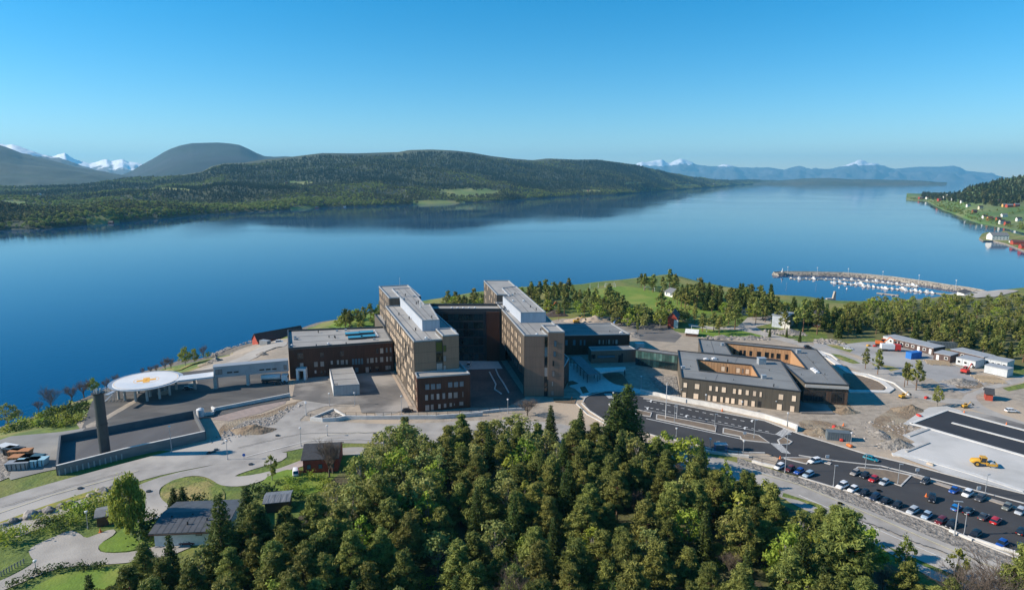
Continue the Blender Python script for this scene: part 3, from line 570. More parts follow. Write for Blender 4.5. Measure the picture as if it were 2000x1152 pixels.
# ================================================================== buildings
roof_m = M('roof_membrane', (.30, .295, .28), (.25, .245, .235), .15, .85, 6, c3=(.33, .32, .30), scale3=.08)
roof_grey = M('grey_roof_membrane', (.19, .195, .195), (.16, .165, .165), .15, .8, 6, c3=(.21, .215, .21), scale3=.08)
parapet_m = M('parapet_metal', (.33, .35, .37), rough=.5, metal=.2); parapet_dark = M('dark_parapet', (.03, .032, .036), rough=.5)
seam_m = M('seam', (.12, .12, .12), rough=.9)
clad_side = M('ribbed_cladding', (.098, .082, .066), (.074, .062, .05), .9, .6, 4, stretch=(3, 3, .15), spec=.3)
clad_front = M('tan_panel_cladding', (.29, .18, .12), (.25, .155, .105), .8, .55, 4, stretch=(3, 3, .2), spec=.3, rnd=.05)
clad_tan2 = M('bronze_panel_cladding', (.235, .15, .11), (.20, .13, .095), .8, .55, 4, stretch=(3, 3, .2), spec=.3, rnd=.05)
brown_clad = M('dark_brown_cladding', (.085, .036, .022), (.06, .026, .017), 1.2, .6, 4, stretch=(4, 4, .15), spec=.25, rnd=.1)
pent_m = M('light_metal_cladding', (.40, .445, .51), (.35, .39, .45), .6, .5, 3, stretch=(2, 2, .2), spec=.4)
low_clad = M('grey_brown_cladding', (.10, .088, .07), (.085, .075, .06), .8, .7, 4, stretch=(5, 5, .2), spec=.3, rnd=.04)
wood_clad = M('larch_cladding', (.42, .25, .13), (.33, .19, .095), 1.5, .8, 4, stretch=(4, 4, .3))
frame_m = M('window_frame', (.05, .045, .04), rough=.6)
pane_cream = M('pane_with_blind', (.82, .66, .49), (.70, .55, .41), .2, .5, rnd=.2)
pane_grey = M('pane_with_grey_blind', (.36, .31, .28), (.26, .24, .23), .4, .3, rnd=.3)
pane_dark = M('dark_pane', (.012, .016, .02), rough=.06, spec=.8)
pane_sky = M('bluish_pane', (.10, .16, .20), rough=.15, spec=.8)
pane_moss = M('greenish_pane', (.09, .10, .02), rough=.3)
glass_wall = M('glass_curtain', (.012, .03, .036), (.02, .055, .06), .5, .08, 5, spec=.8, mixlo=.45, mixhi=.7, rnd=.5)
white_box = M('white_metal', (.62, .63, .64), (.55, .56, .57), 1.5, .5)
grey_box = M('grey_metal', (.30, .31, .32), (.25, .26, .27), 1.0, .5, 4, stretch=(3, 3, .3))
galv = M('galvanised_steel', (.42, .45, .48), (.33, .36, .39), .7, .45, metal=.35)
WM = {}
def win_mesh(w, h, pane, fr=.09, dep=.09):
    k = (round(w * 10), round(h * 10), pane.name, fr)
    if k in WM: return WM[k]
    w = k[0] / 10; h = k[1] / 10
    f = MB(); a, b = w / 2, h / 2
    f.box(-a, -dep, -b, a, 0, -b + fr).box(-a, -dep, b - fr, a, 0, b).box(-a, -dep, -b + fr, -a + fr, 0, b - fr).box(a - fr, -dep, -b + fr, a, 0, b - fr)
    if w > 1.9: f.box(-.04, -dep, -b + fr, .04, 0, b - fr)
    p = MB(); p.box(-a + fr, -.07, -b + fr, a - fr, -.01, b - fr)
    WM[k] = (f.mesh('window', frame_m), p.mesh('pane', pane)); return WM[k]
class Wall:
    def __init__(s, thing_, A, B): s.t = thing_; s.A = Vector((A[0], A[1])); s.B = Vector((B[0], B[1])); s.L = (s.B - s.A).length; s.d = (s.B - s.A) / s.L; s.n = Vector((s.d.y, -s.d.x)); s.rz = math.atan2(s.d.y, s.d.x)
    def hit(s, px, py):
        u = (px - 1000) / F_PX; v = (py - 576) / F_PX; dx, dy, dz = u, cp - v * sp, -(sp + v * cp)
        den = dx * s.n.x + dy * s.n.y; t = (s.A.x * s.n.x + s.A.y * s.n.y) / den
        return (dx * t - s.A.x) * s.d.x + (dy * t - s.A.y) * s.d.y, CAM_H + dz * t
    def loc(s, a, z, out=0):
        o = Vector(s.t.location); return Vector((s.A.x + s.d.x * a + s.n.x * out - o.x, s.A.y + s.d.y * a + s.n.y * out - o.y, z - o.z))
    def win(s, a, z, w, h, pane, fr=.09, out=.0, name='window'):
        f, p = win_mesh(w, h, pane, fr); o = link(name, f, s.t, s.loc(a, z, out), s.rz); link('pane', p, o); return o
    def winpx(s, f, x, y, w, h, pane, fr=.09, out=.0, name='window'):
        x0, y0 = PX(f, x - w / 2, y); x1, y1 = PX(f, x + w / 2, y); a0, _ = s.hit(x0, y0); a1, _ = s.hit(x1, y1)
        c, z1 = s.hit(*PX(f, x, y - h / 2)); c2, z0 = s.hit(*PX(f, x, y + h / 2))
        return s.win((a0 + a1) / 2, (z0 + z1) / 2, max(.4, abs(a1 - a0)), max(.5, z1 - z0), pane, fr, out, name)
    def box(s, name, a0, z0, a1, z1, out0, out1, mat):
        o = Vector(s.t.location); m = MB()
        q = [s.A + s.d * a0 + s.n * out0, s.A + s.d * a1 + s.n * out0, s.A + s.d * a1 + s.n * out1, s.A + s.d * a0 + s.n * out1]
        m.prism([(p.x, p.y) for p in q], z0, z1); return m.build(name, mat, s.t)
    def panels(s, a0, a1, z0, z1, nx, nz, mat, t=.04, gap=.07, name='wall_panel'):
        w = (a1 - a0) / nx; h = (z1 - z0) / nz
        me = MB().box(-w / 2 + gap / 2, -t, -h / 2 + gap / 2, w / 2 - gap / 2, 0.0, h / 2 - gap / 2).mesh(name, mat)
        for i in range(nx):
            for j in range(nz): link(name, me, s.t, s.loc(a0 + (i + .5) * w, z0 + (j + .5) * h), s.rz)
def P2(l): return [(p[0], p[1]) for p in l]
def body(t, poly, z0, z1, wall, roof, name='wall', par=parapet_m, ph=.45, pw=.35):
    """walls, roof deck and parapet as three parts"""
    poly = P2(poly); n = len(poly)
    a = sum(poly[i][0] * poly[(i + 1) % n][1] - poly[(i + 1) % n][0] * poly[i][1] for i in range(n))
    if a < 0: poly = poly[::-1]
    b = MB(); b.prism(poly, z0, z1 - .02, bottom=True); b.build(name, wall, t)
    r = MB(); r.prism(poly, z1 - .015, z1 + .03); r.build('roof', roof, t)
    if par:
        ins = []
        for i in range(n):
            p0, p1, p2 = Vector(poly[i - 1]), Vector(poly[i]), Vector(poly[(i + 1) % n])
            d1 = (p1 - p0).normalized(); d2 = (p2 - p1).normalized(); n1 = Vector((-d1.y, d1.x)); n2 = Vector((-d2.y, d2.x)); bb = (n1 + n2); bb /= max(.3, bb.dot(n1)); ins.append(p1 + bb * pw)
        q = MB()
        for i in range(n):
            j = (i + 1) % n; q.prism([poly[i], poly[j], tuple(ins[j]), tuple(ins[i])], z1 + .03, z1 + ph, bottom=False)
        q.build('parapet', par, t)
def seams(t, A, B, C_, D_, z, n, mat=None):
    """raised membrane laps running from edge AB to edge DC"""
    for i in range(1, n):
        a = Vector(A[:2]).lerp(Vector(B[:2]), i / n); b = Vector(D_[:2]).lerp(Vector(C_[:2]), i / n)
        m = MB(); q = strip_poly([a, b], .14); m.prism(q, z + .03, z + .09); m.build('roof_seam', mat or seam_m, t)
def vent(t, p, z, kind=0, s=1.0):
    m = MB()
    if kind == 0: m.tube((p.x, p.y, z), (p.x, p.y, z + .9 * s), .22 * s, n=10); m.tube((p.x, p.y, z + .9 * s), (p.x, p.y, z + 1.1 * s), .34 * s, .3 * s, n=10); m.build('roof_vent', dark_metal, t)
    elif kind == 1: m.cbox((p.x, p.y, z + .4 * s), (1.0 * s, .8 * s, .8 * s)); m.cbox((p.x, p.y, z + .86 * s), (1.15 * s, .95 * s, .1)); m.build('vent_box', galv, t)
    elif kind == 2: m.cbox((p.x, p.y, z + .25), (1.1 * s, 1.1 * s, .5)); m.tube((p.x, p.y, z + .5), (p.x, p.y, z + .75), .5 * s, .25 * s, n=12); m.build('roof_light', white_box, t)
    else: m.tube((p.x, p.y, z), (p.x, p.y, z + 2.6 * s), .3 * s, n=12); m.tube((p.x, p.y, z + 2.6 * s), (p.x, p.y, z + 2.75 * s), .4 * s, n=12); m.build('flue', white_box, t)
# ---- west ward tower --------------------------------------------------------
HT = 21.1
b0 = G(804, 793)
T1 = thing('hospital_tower', 'left of the two tall tan hospital towers, narrow pale windows scattered on its long side', 'hospital', b0)
fl = b0; A = pt('1', 1065, 510, HT); fr = pt('1', 1247, 497, HT); bl = pt('1', 845, 235, HT)
side = (pt('1', 845, 235, HT) - pt('1', 1065, 510, HT)); side2 = Vector((side.x, side.y)).normalized()
front_d = (pt('1', 1340, 468, HT + 1.1) - pt('1', 1247, 472, HT + 1.1)); 
fdir = Vector((pt('1', 1200, 500, HT) - A)[:2]).normalized()
Wm = 18.0                                           # width of the ward block
a0 = Vector((A.x, A.y)); Ls = Vector(side[:2]).length
c1 = a0 + fdir * 9.2; c4 = a0 + side2 * Ls
p_main = [a0, c1, c1 + side2 * 9, c1 + side2 * 9 + fdir * 7.0, c4 + fdir * 16.2, c4]
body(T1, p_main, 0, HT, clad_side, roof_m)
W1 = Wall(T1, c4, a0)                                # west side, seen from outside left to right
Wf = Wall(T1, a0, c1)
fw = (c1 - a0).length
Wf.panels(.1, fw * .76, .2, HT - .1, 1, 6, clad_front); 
for j in range(6): Wf.box('stair_glass', fw * .78, .3 + j * 3.47, fw * .985, 3.1 + j * 3.47, .02, .10, [pane_dark, pane_grey, pane_dark, pane_grey, pane_dark, pane_moss][j])
# stair block, slightly proud and higher
sb = [c1, c1 + fdir * 5.3, c1 + fdir * 5.3 + side2 * 9.5, c1 + side2 * 9.5]
sb = [sb[0] - side2 * .5, sb[1] - side2 * .5, sb[2], sb[3]]
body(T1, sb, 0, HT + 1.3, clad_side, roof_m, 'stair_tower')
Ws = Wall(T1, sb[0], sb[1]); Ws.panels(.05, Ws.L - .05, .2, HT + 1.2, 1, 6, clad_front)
for x, y, h, pm in ((1305, 558, 48, pane_moss), (1305, 635, 46, pane_grey), (1305, 705, 40, pane_grey)): Ws.winpx('1', x, y, 24, h, pm, out=.05)
# windows of the long side
rnd = random.Random(3)
nz_ = 6
for r_ in range(nz_):
    z = 2.3 + r_ * 3.42; a = 1.6
    while a < W1.L - 1.2:
        if rnd.random() < .68:
            W1.win(W1.L - a, z, .9, 2.2, pane_cream if rnd.random() < .85 else pane_dark, .05)
            if rnd.random() < .5: a += 1.1; W1.win(W1.L - a, z, .9, 2.2, pane_cream, .05)
        a += rnd.choice([1.7, 2.3, 2.9])
# rear block, one storey higher than the ward roof
HR = HT + 3.3
rb = [pt('1', 825, 85, HR), pt('1', 945, 205, HR)]
r0 = Vector(rb[1][:2]); r1 = Vector(rb[0][:2]); rd = (r1 - r0).normalized()
r0b = c4 + fdir * 1.6
Lr = 30
rear = [r0b, r0b + fdir * 13, r0b + fdir * 13 + side2 * Lr, r0b + side2 * Lr]
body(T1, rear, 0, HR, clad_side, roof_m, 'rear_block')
Wr = Wall(T1, rear[3], rear[0])
for r_ in range(7):
    for a in (3, 5.5, 9, 12.5, 16, 20, 24.5):
        if rnd.random() < .75: Wr.win(a, 2.4 + r_ * 3.42, .9, 2.1, pane_cream, .05)
# penthouse
HP = HT + 3.6
q = [pt('1', 1130, 345, HP), pt('1', 1265, 340, HP), pt('1', 1190, 215, HP), pt('1', 1150, 218, HP), pt('1', 1040, 92, HP), pt('1', 895, 97, HP)]
body(T1, q, HT + .04, HP, pent_m, roof_m, 'plant_storey', par=parapet_m, ph=.3)
Wp = Wall(T1, q[5], q[0]); npn = 22
seams(T1, q[0], q[1], q[4], q[5], HP, 3)
seams(T1, a0, c1, c4 + fdir * 9.2, c4, HT, 3)
for x, y, k in ((990, 180, 1), (1070, 160, 1), (1085, 215, 0), (1100, 205, 0), (1118, 240, 3), (1205, 322, 0), (935, 130, 1), (1000, 150, 0)): vent(T1, pt('1', x, y, HP), HP, k, .8)
for x, y, k in ((1030, 330, 0), (1000, 265, 2), (1080, 420, 0), (1160, 485, 2), (950, 300, 0)): vent(T1, pt('1', x, y, HT), HT, k, .9)
m_ = MB(); m_.tube(tuple(pt('1', 958, 95, HP)), tuple(pt('1', 958, 95, HP) + Vector((0, 0, 5))), .08, n=5); m_.build('roof_mast', galv, T1)
# brown podium wing at the foot of the tower
HW = 11.0
pw = [pt('1', 1090, 790, HW), pt('1', 1502, 760, HW), pt('1', 1352, 600, HW)]
pe = Vector(pw[0][:2]) ; back0 = pe + side2 * 6
W_A = thing('hospital_wing', 'brown three-storey wing at the foot of the left tower, windows with blinds', 'hospital wing', (pe.x, pe.y, 0))
poly = [pe, Vector(pw[1][:2]), Vector(pw[1][:2]) + side2 * 34, c1 + fdir * 5.4 + side2 * 34, c1 + fdir * 5.4 - side2 * .6, a0 - side2 * .05 + fdir * 0, a0 - side2 * .05]
poly = [pe, Vector(pw[1][:2]), Vector(pw[1][:2]) + side2 * 30, c1 + fdir * 5.35 + side2 * 30, c1 + fdir * 5.35 - side2 * .55, a0 - side2 * .55]
body(W_A, poly, 0, HW, brown_clad, roof_m)
Wq = Wall(W_A, poly[0], poly[1])
Wq.panels(.05, Wq.L - .05, .1, HW - .05, 5, 3, brown_clad, gap=.05, t=.03)
for x, y, w_, h_ in ((1170, 855, 36, 44), (1214, 853, 36, 44), (1258, 850, 36, 42), (1348, 838, 36, 42), (1393, 836, 36, 42), (1436, 832, 34, 42)): Wq.winpx('1', x, y, w_, h_, pane_sky, out=.03)
for x, y, w_, h_ in ((1164, 938, 24, 46), (1209, 932, 24, 46), (1253, 929, 24, 46), (1298, 925, 24, 46), (1347, 921, 32, 46), (1390, 918, 34, 46), (1446, 912, 10, 44), (1170, 1017, 34, 48), (1208, 1013, 24, 46), (1264, 1005, 22, 38), (1308, 999, 22, 36), (1352, 993, 22, 32), (1380, 990, 9, 20), (1434, 983, 34, 30)):
    Wq.winpx('1', x, y, w_, h_, pane_grey, out=.03)
Wl = Wall(W_A, a0 - side2 * .5, poly[0])
for f_ in (.35, .75):
    for z in (2.0, 5.4, 8.6): Wl.win(Wl.L * f_, z, .7, 2.0, pane_cream, .05)
# ---- east ward tower -------------------------------------------------------
b1 = G(1020.5, 774)
T2 = thing('hospital_tower', 'right tall brown-grey hospital tower with groups of pale windows high on its left side', 'hospital', b1)
H2 = 20.9
e0 = Vector(pt('2', 492, 462, H2)[:2]); e1 = Vector(pt('2', 676, 462, H2)[:2]); eb = Vector(pt('2', 270, 205, H2)[:2]); s2 = (eb - e0).normalized(); L2 = (eb - e0).length; f2 = (e1 - e0).normalized(); w2 = (e1 - e0).length
ZL = 7.2
up = [e0, e1, e1 + s2 * 9, e1 + s2 * 9 + f2 * 6.2, e0 + s2 * L2 + f2 * 15.5, e0 + s2 * L2]
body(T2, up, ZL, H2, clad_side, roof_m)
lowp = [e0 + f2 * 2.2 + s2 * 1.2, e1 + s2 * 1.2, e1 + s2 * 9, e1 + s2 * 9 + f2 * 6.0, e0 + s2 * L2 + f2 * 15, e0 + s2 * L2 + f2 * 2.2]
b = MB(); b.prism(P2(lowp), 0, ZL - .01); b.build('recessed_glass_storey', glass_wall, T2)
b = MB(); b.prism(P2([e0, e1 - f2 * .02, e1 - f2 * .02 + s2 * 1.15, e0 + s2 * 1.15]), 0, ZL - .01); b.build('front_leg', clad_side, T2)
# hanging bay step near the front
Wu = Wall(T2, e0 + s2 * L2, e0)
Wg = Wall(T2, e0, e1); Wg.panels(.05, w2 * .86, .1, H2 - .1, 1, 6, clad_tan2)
for j in range(6): Wg.box('stair_glass', w2 * .87, .2 + j * 3.45, w2 * .99, 3.2 + j * 3.45, .02, .10, [pane_dark, pane_dark, pane_grey, pane_dark, pane_sky, pane_dark][j])
st = [e1 - s2 * .6, e1 - s2 * .6 + f2 * 5.4, e1 + f2 * 5.4 + s2 * 9.3, e1 + s2 * 9.3]
body(T2, st, 0, H2 + 1.3, clad_side, roof_m, 'stair_tower')
Wt = Wall(T2, st[0], st[1]); Wt.panels(.05, Wt.L - .05, .1, H2 + 1.2, 1, 6, clad_tan2)
for x, y, w_, h_, pm in ((733, 520, 22, 46, pane_sky), (728, 600, 22, 44, pane_sky), (718, 673, 13, 42, pane_dark), (718, 753, 20, 44, pane_grey), (711, 830, 13, 40, pane_grey), (711, 902, 22, 38, pane_grey)): Wt.winpx('2', x, y, w_, h_, pm, out=.05)
base_row = [(960, 495), (985, 532), (1001, 545), (1031, 577), (1048, 592), (1080, 630), (1096, 645), (1128, 690), (1144, 708), (1180, 752), (1197, 770)]
for x, y in base_row:
    a, z = Wu.hit(*PX('q3', x, y))
    for k in range(3): Wu.win(a, 18.0 - 3.43 * k, .75, 2.2, pane_cream, .05)
    Wu.win(a - .3, 18.0 - 3.43 * 3, .75, 1.9, pane_grey, .07)
    Wu.win(a + 1.0, 18.0 - 3.43 * 3, .6, 1.9, pane_dark, .07)
rr = [e0 + s2 * L2 + f2 * .5, e0 + s2 * L2 + f2 * 12.5]
rear2 = [rr[0], rr[1], rr[1] + s2 * 38, rr[0] + s2 * 38]
body(T2, rear2, 0, H2 + 3.3, clad_side, roof_m, 'rear_block')
Wr2 = Wall(T2, rear2[3], rear2[0])
for r_ in range(7):
    for a in (4, 7, 12, 18, 24, 27, 32):
        if rnd.random() < .7: Wr2.win(a, 2.4 + r_ * 3.42, .9, 2.1, pane_cream, .05)
HP2 = H2 + 3.6
q = [pt('2', 465, 285, HP2), pt('2', 660, 281, HP2), pt('2', 430, 78, HP2), pt('2', 318, 92, HP2), pt('2', 378, 154, HP2), pt('2', 326, 157, HP2)]
body(T2, q, H2 + .04, HP2, pent_m, roof_m, 'plant_storey', ph=.3)
seams(T2, q[0], q[1], q[2], q[3], HP2, 3); seams(T2, e0, e1, e1 + s2 * L2, e0 + s2 * L2, H2, 3)
for x, y, k in ((405, 195, 2), (487, 195, 2), (420, 140, 0), (400, 150, 1), (585, 262, 0), (540, 240, 0)): vent(T2, pt('2', x, y, HP2), HP2, k, .8)
for x, y, k in ((350, 265, 1), (365, 275, 1), (590, 455, 2), (620, 420, 0), (705, 405, 0)): vent(T2, pt('2', x, y, H2), H2, k, .8)
# brown side wing right of the tower
sw0 = Vector(pt('2', 840, 642, 8.0)[:2])
W_B = thing('hospital_wing', 'narrow dark brown wing tucked against the right side of the right tower, in shade', 'hospital wing', (sw0.x, sw0.y, 0))
swp = [st[1] + s2 * 3, sw0, sw0 + s2 * 18, st[1] + s2 * 21]
body(W_B, swp, 0, 8.0, brown_clad, roof_grey)
Wb = Wall(W_B, swp[0], swp[1])
for z in (2, 5.2): Wb.win(Wb.L * .5, z, .5, 1.9, pane_grey)
# ---- glazed link between the towers ------------------------------------------
g0 = G(*PX('2', -170, 655)); g1 = G(*PX('2', 190, 655)); gd = Vector((g1 - g0)[:2]).normalized()
ATR = thing('glass_atrium', 'tall dark glass hall spanning between the two towers', 'glass building', (g0.x, g0.y, 0))
gp0 = Vector(g0[:2]); gp1 = Vector(g1[:2]); gb = Vector((-gd.y, gd.x))
ap = [gp0 - gd * 6, gp1 + gd * 8, gp1 + gd * 8 + gb * 11, gp0 - gd * 6 + gb * 11]
body(ATR, [ap[0] + gb * .5, ap[1] + gb * .5, ap[2], ap[3]], 0, 20.4, parapet_dark, roof_m, 'frame_block', par=parapet_dark, ph=1.0, pw=.6)
Wa = Wall(ATR, ap[0] + gb * .5, ap[1] + gb * .5)
gmesh = None; gw = 2.0; n_ = int((Wa.L - 8) / gw)
bays = [pane_dark, glass_wall, pane_sky, glass_wall]
for j in range(6):
    Wa.box('floor_band', 0, j * 3.3 + 2.75, Wa.L - 8.2, j * 3.3 + 3.3, .0, .16, parapet_dark)
    for i in range(n_):
        k = ('g', rnd.choice([0, 1, 1, 3]))
        if k not in WM: WM[k] = MB().box(-.93, -.08, -1.33, .93, 0, 1.33).mesh('glass_panel', bays[k[1]])
        link('glass_panel', WM[k], ATR, Wa.loc((i + .5) * gw, j * 3.3 + 1.42), Wa.rz)
Wa.box('brown_panel', Wa.L - 7.4, 0, Wa.L - 2.2, 20.0, .02, .7, brown_clad)
for x in range(5): vent(ATR, pt('1', 1360 + x * 45, 250, 20.4), 20.4, 2, .9)
# low block behind the west tower and the brown west block
HB = 11.2
WB_ = [pt('1', 92, 568, HB), pt('1', 905, 512, HB), pt('1', 838, 398, HB), pt('1', 84, 425, HB)]
wf = Vector((WB_[1] - WB_[0])[:2]).normalized(); wn = Vector((-wf.y, wf.x))
B1 = thing('hospital_wing', 'long dark brown western block with flat grey roof and four blue skylights', 'hospital wing', (WB_[0].x, WB_[0].y, 0))
k0 = Vector(WB_[0][:2]); k3 = Vector(WB_[3][:2]); k1 = Vector(WB_[1][:2]) ; k2 = Vector(WB_[2][:2])
body(B1, [k0, k1, k2, k3], 0, HB, brown_clad, roof_m, par=parapet_dark, ph=.7, pw=.5)
Wx = Wall(B1, k0, k1); Wx.panels(.05, Wx.L - .1, .1, HB - .05, 8, 2, brown_clad, gap=.05, t=.03)
for x, y, w_, h_, pm in ((186, 615, 46, 44, pane_dark), (352, 607, 30, 38, pane_dark), (509, 597, 28, 38, pane_dark), (783, 577, 20, 36, pane_dark), (816, 575, 28, 42, pane_grey), (855, 570, 14, 38, pane_sky), (886, 568, 14, 38, pane_sky),
    (196, 687, 32, 36, pane_grey), (306, 680, 30, 40, pane_grey), (355, 677, 30, 40, pane_grey), (429, 666, 20, 30, pane_grey), (477, 664, 20, 36, pane_grey), (511, 664, 28, 36, pane_grey), (545, 662, 20, 38, pane_grey),
    (595, 660, 20, 46, pane_sky), (618, 659, 20, 46, pane_sky), (642, 657, 20, 46, pane_sky), (664, 656, 18, 46, pane_sky), (709, 652, 20, 40, pane_grey), (740, 649, 30, 40, pane_grey), (775, 646, 16, 40, pane_grey), (816, 643, 28, 42, pane_grey), (858, 640, 16, 40, pane_grey), (886, 638, 16, 40, pane_grey),
    (704, 722, 28, 44, pane_grey), (728, 718, 14, 36, pane_dark), (780, 712, 30, 32, pane_dark), (858, 706, 26, 34, pane_grey), (880, 704, 14, 30, pane_grey), (303, 738, 18, 26, pane_grey), (352, 742, 16, 26, pane_dark), (376, 742, 14, 26, pane_dark), (622, 724, 30, 40, pane_sky)):
    Wx.winpx('1', x, y, w_, h_, pm, out=.03)
seams(B1, k0, k3, k2, k1, HB, 3, seam_m)
for x, y in ((589, 452), (696, 442), (612, 482), (712, 473)):
    p = pt('1', x, y, HB); m_ = MB(); m_.cbox((p.x, p.y, HB + .35), (5.4, 3.0, .7), 0, Wx.rz); m_.cbox((p.x, p.y, HB + .78), (5.6, 3.2, .15), 1, Wx.rz); m_.build('skylight', [frame_m, M('skylight_glass', (.05, .22, .30), rough=.12, spec=.8)], B1)
for i in range(6): vent(B1, pt('1', 762 + i * 5, 428 + i * 8, HB), HB, 2, .7)
for x, y, k in ((145, 475, 1), (160, 490, 1), (145, 492, 1), (408, 475, 0), (450, 475, 0), (457, 480, 0), (325, 437, 0), (470, 427, 1), (538, 421, 1), (541, 527, 0), (310, 543, 0), (760, 493, 1), (120, 540, 2), (402, 528, 2)): vent(B1, pt('1', x, y, HB), HB, k, .8)
pr = [(155, 805), (230, 805), (228, 770), (160, 770)]
pg = pt('1', 155, 807); pg2 = pt('1', 230, 805); m_ = MB(); pd = Vector((pg2 - pg)[:2]).normalized(); pnn = Vector((-pd.y, pd.x))
L_ = (pg2 - pg).length; o0 = Vector(pg[:2])
m_.prism([o0, o0 + pd * .8, o0 + pd * .8 + pnn * 4, o0 + pnn * 4], 0, 3.6); m_.prism([o0 + pd * (L_ - .8), o0 + pd * L_, o0 + pd * L_ + pnn * 4, o0 + pd * (L_ - .8) + pnn * 4], 0, 3.6); m_.prism([o0, o0 + pd * L_, o0 + pd * L_ + pnn * 4, o0 + pnn * 4], 3.6, 4.4)
tag(m_.build('entrance_porch', white_box, origin=(o0.x, o0.y, 0)), 'pale metal entrance porch standing against the brown western block', 'porch')
# lower dark block behind the left tower
lb = [pt('1', 760, 296, 12), pt('1', 840, 296, 12), pt('1', 850, 395, 12), pt('1', 835, 395, 12)]
B1b = thing('hospital_wing', 'small dark block with grey roof behind the west wing, left of the left tower', 'hospital wing', (lb[0].x, lb[0].y, 0))
body(B1b, [lb[0], lb[1], lb[2], lb[3]], 0, 12, low_clad, roof_m, par=parapet_dark)
# plant house in the west courtyard
HC = 3.66
cc = [pt('1', 440, 850, HC), pt('1', 645, 838, HC), pt('1', 590, 705, HC), pt('1', 412, 720, HC)]
B2 = thing('plant_house', 'small flat grey box building with three roof fields in the left courtyard', 'building', (cc[0].x, cc[0].y, 0))
body(B2, cc, 0, HC, grey_box, roof_m, par=parapet_m, ph=.2, pw=.2)
seams(B2, cc[0], cc[3], cc[2], cc[1], HC, 3, dark_metal)
Wc = Wall(B2, cc[0], cc[1]); Wc.panels(.1, Wc.L - .1, .2, HC - .1, 8, 1, M('pale_ribbed_wall', (.42, .42, .41), (.36, .36, .36), 1, .6, rnd=.04), gap=.08)
for x, y in ((455, 845), (470, 843)): vent(B2, pt('1', x, y, HC), HC, 0, .6)
Wc2 = Wall(B2, cc[3], cc[0]); Wc2.panels(.1, Wc2.L - .1, .2, HC - .1, 6, 1, white_box, gap=.1)
# ---- east brown building, entrance block, walkway roof, link bridge -----------
HE = 8.2
ee = [pt('2', 700, 462, HE), pt('2', 1312, 452, HE), pt('2', 1168, 366, HE), pt('2', 640, 374, HE)]
B4 = thing('hospital_wing', 'wide brown east wing, its flat roof half in the shadow of the right tower', 'hospital wing', (ee[1].x, ee[1].y, 0))
body(B4, ee, 0, HE, brown_clad, roof_grey, par=parapet_m, ph=.4)
seams(B4, ee[0], ee[3], ee[2], ee[1], HE, 3)
We = Wall(B4, ee[0], ee[1]); We.panels(.05, We.L - .05, .1, HE - .05, 7, 2, brown_clad, gap=.05, t=.03)
for x, y, w_, h_ in ((1075, 507, 14, 34), (1105, 507, 10, 34), (1128, 507, 8, 34), (1150, 506, 14, 36), (1182, 506, 10, 32), (1208, 506, 18, 34), (820, 512, 22, 44), (880, 512, 22, 44), (930, 512, 16, 44), (960, 512, 14, 44)): We.winpx('2', x, y, w_, h_, pane_grey if x > 1000 else pane_sky, out=.03)
vent(B4, pt('2', 1245, 438, HE), HE, 2, 1.2); vent(B4, pt('2', 1155, 430, HE), HE, 0, .6)
HN = 5.0
nn_ = [pt('2', 1012, 578, HN), pt('2', 1358, 568, HN), pt('2', 1310, 540, HN), pt('2', 990, 548, HN)]
B5 = thing('entrance_building', 'bronze panelled entrance block with flat roof between the east wing and the glass bridge', 'entrance block', (nn_[1].x, nn_[1].y, 0))
body(B5, nn_, 0, HN, clad_tan2, roof_grey, par=parapet_m, ph=.3)
Wn = Wall(B5, nn_[0], nn_[1]); Wn.panels(.05, Wn.L - .05, .1, HN - .05, 4, 3, clad_tan2, gap=.07)
Wn.winpx('2', 1128, 620, 140, 20, pane_sky, out=.05); Wn.winpx('2', 1232, 650, 22, 86, pane_dark, out=.05); Wn.winpx('2', 1250, 640, 14, 90, pane_dark, out=.05); Wn.winpx('2', 1028, 620, 34, 30, pane_dark, out=.05)
cn = [pt('q5', 510, 640, 2.6), pt('q5', 905, 628, 2.6), pt('q5', 910, 655, 2.6), pt('q5', 590, 700, 2.6)]
CAN = thing('canopy', 'pale flat canopy in front of the bronze entrance block', 'canopy', (cn[0].x, cn[0].y, 0))
MB().prism(P2(cn), 2.6, 2.95).build('canopy_roof', concrete_light, CAN)
for p in cn: MB().tube((p.x * .98 + cn[0].x * .02, p.y + .2, 0), (p.x * .98 + cn[0].x * .02, p.y + .2, 2.6), .12, n=8).build('column', dark_metal, CAN)
wk = [pt('2', 848, 628, 3.2), pt('2', 930, 622, 3.2), pt('2', 1072, 758, 3.2), pt('2', 990, 768, 3.2)]
WK = thing('walkway_roof', 'long dark walkway roof on posts running from the plaza to the east wing', 'walkway roof', (wk[0].x, wk[0].y, 0))
MB().prism(P2(wk), 3.2, 3.5).build('roof_slab', M('walkway_slab', (.16, .17, .18), (.13, .14, .15), .5, .7), WK)
for i in range(6):
    for A_, B_ in ((wk[0], wk[3]), (wk[1], wk[2])):
        p = A_.lerp(B_, .05 + i * .18); MB().tube((p.x, p.y, 0), (p.x, p.y, 3.2), .12, n=8).build('column', dark_metal, WK)
HBR = 6.0
br = [pt('3', 95, 190, HBR), pt('3', 452, 238, HBR)]
bd = Vector((br[1] - br[0])[:2]).normalized(); bn = Vector((-bd.y, bd.x)); ba = Vector(br[0][:2]); bb_ = Vector(br[1][:2])
BR = thing('glass_bridge', 'two-storey glass link with green tinted panes between the entrance block and the low grey wing', 'glass link', (ba.x, ba.y, 0))
body(BR, [ba, bb_, bb_ + bn * 4, ba + bn * 4], 0, HBR, parapet_dark, roof_grey, 'frame', par=parapet_dark, ph=.25, pw=.2)
Wbr = Wall(BR, ba, bb_); ng = 14
bm1 = MB().box(-Wbr.L / ng / 2 + .06, -.07, -1.35, Wbr.L / ng / 2 - .06, 0, 1.35)
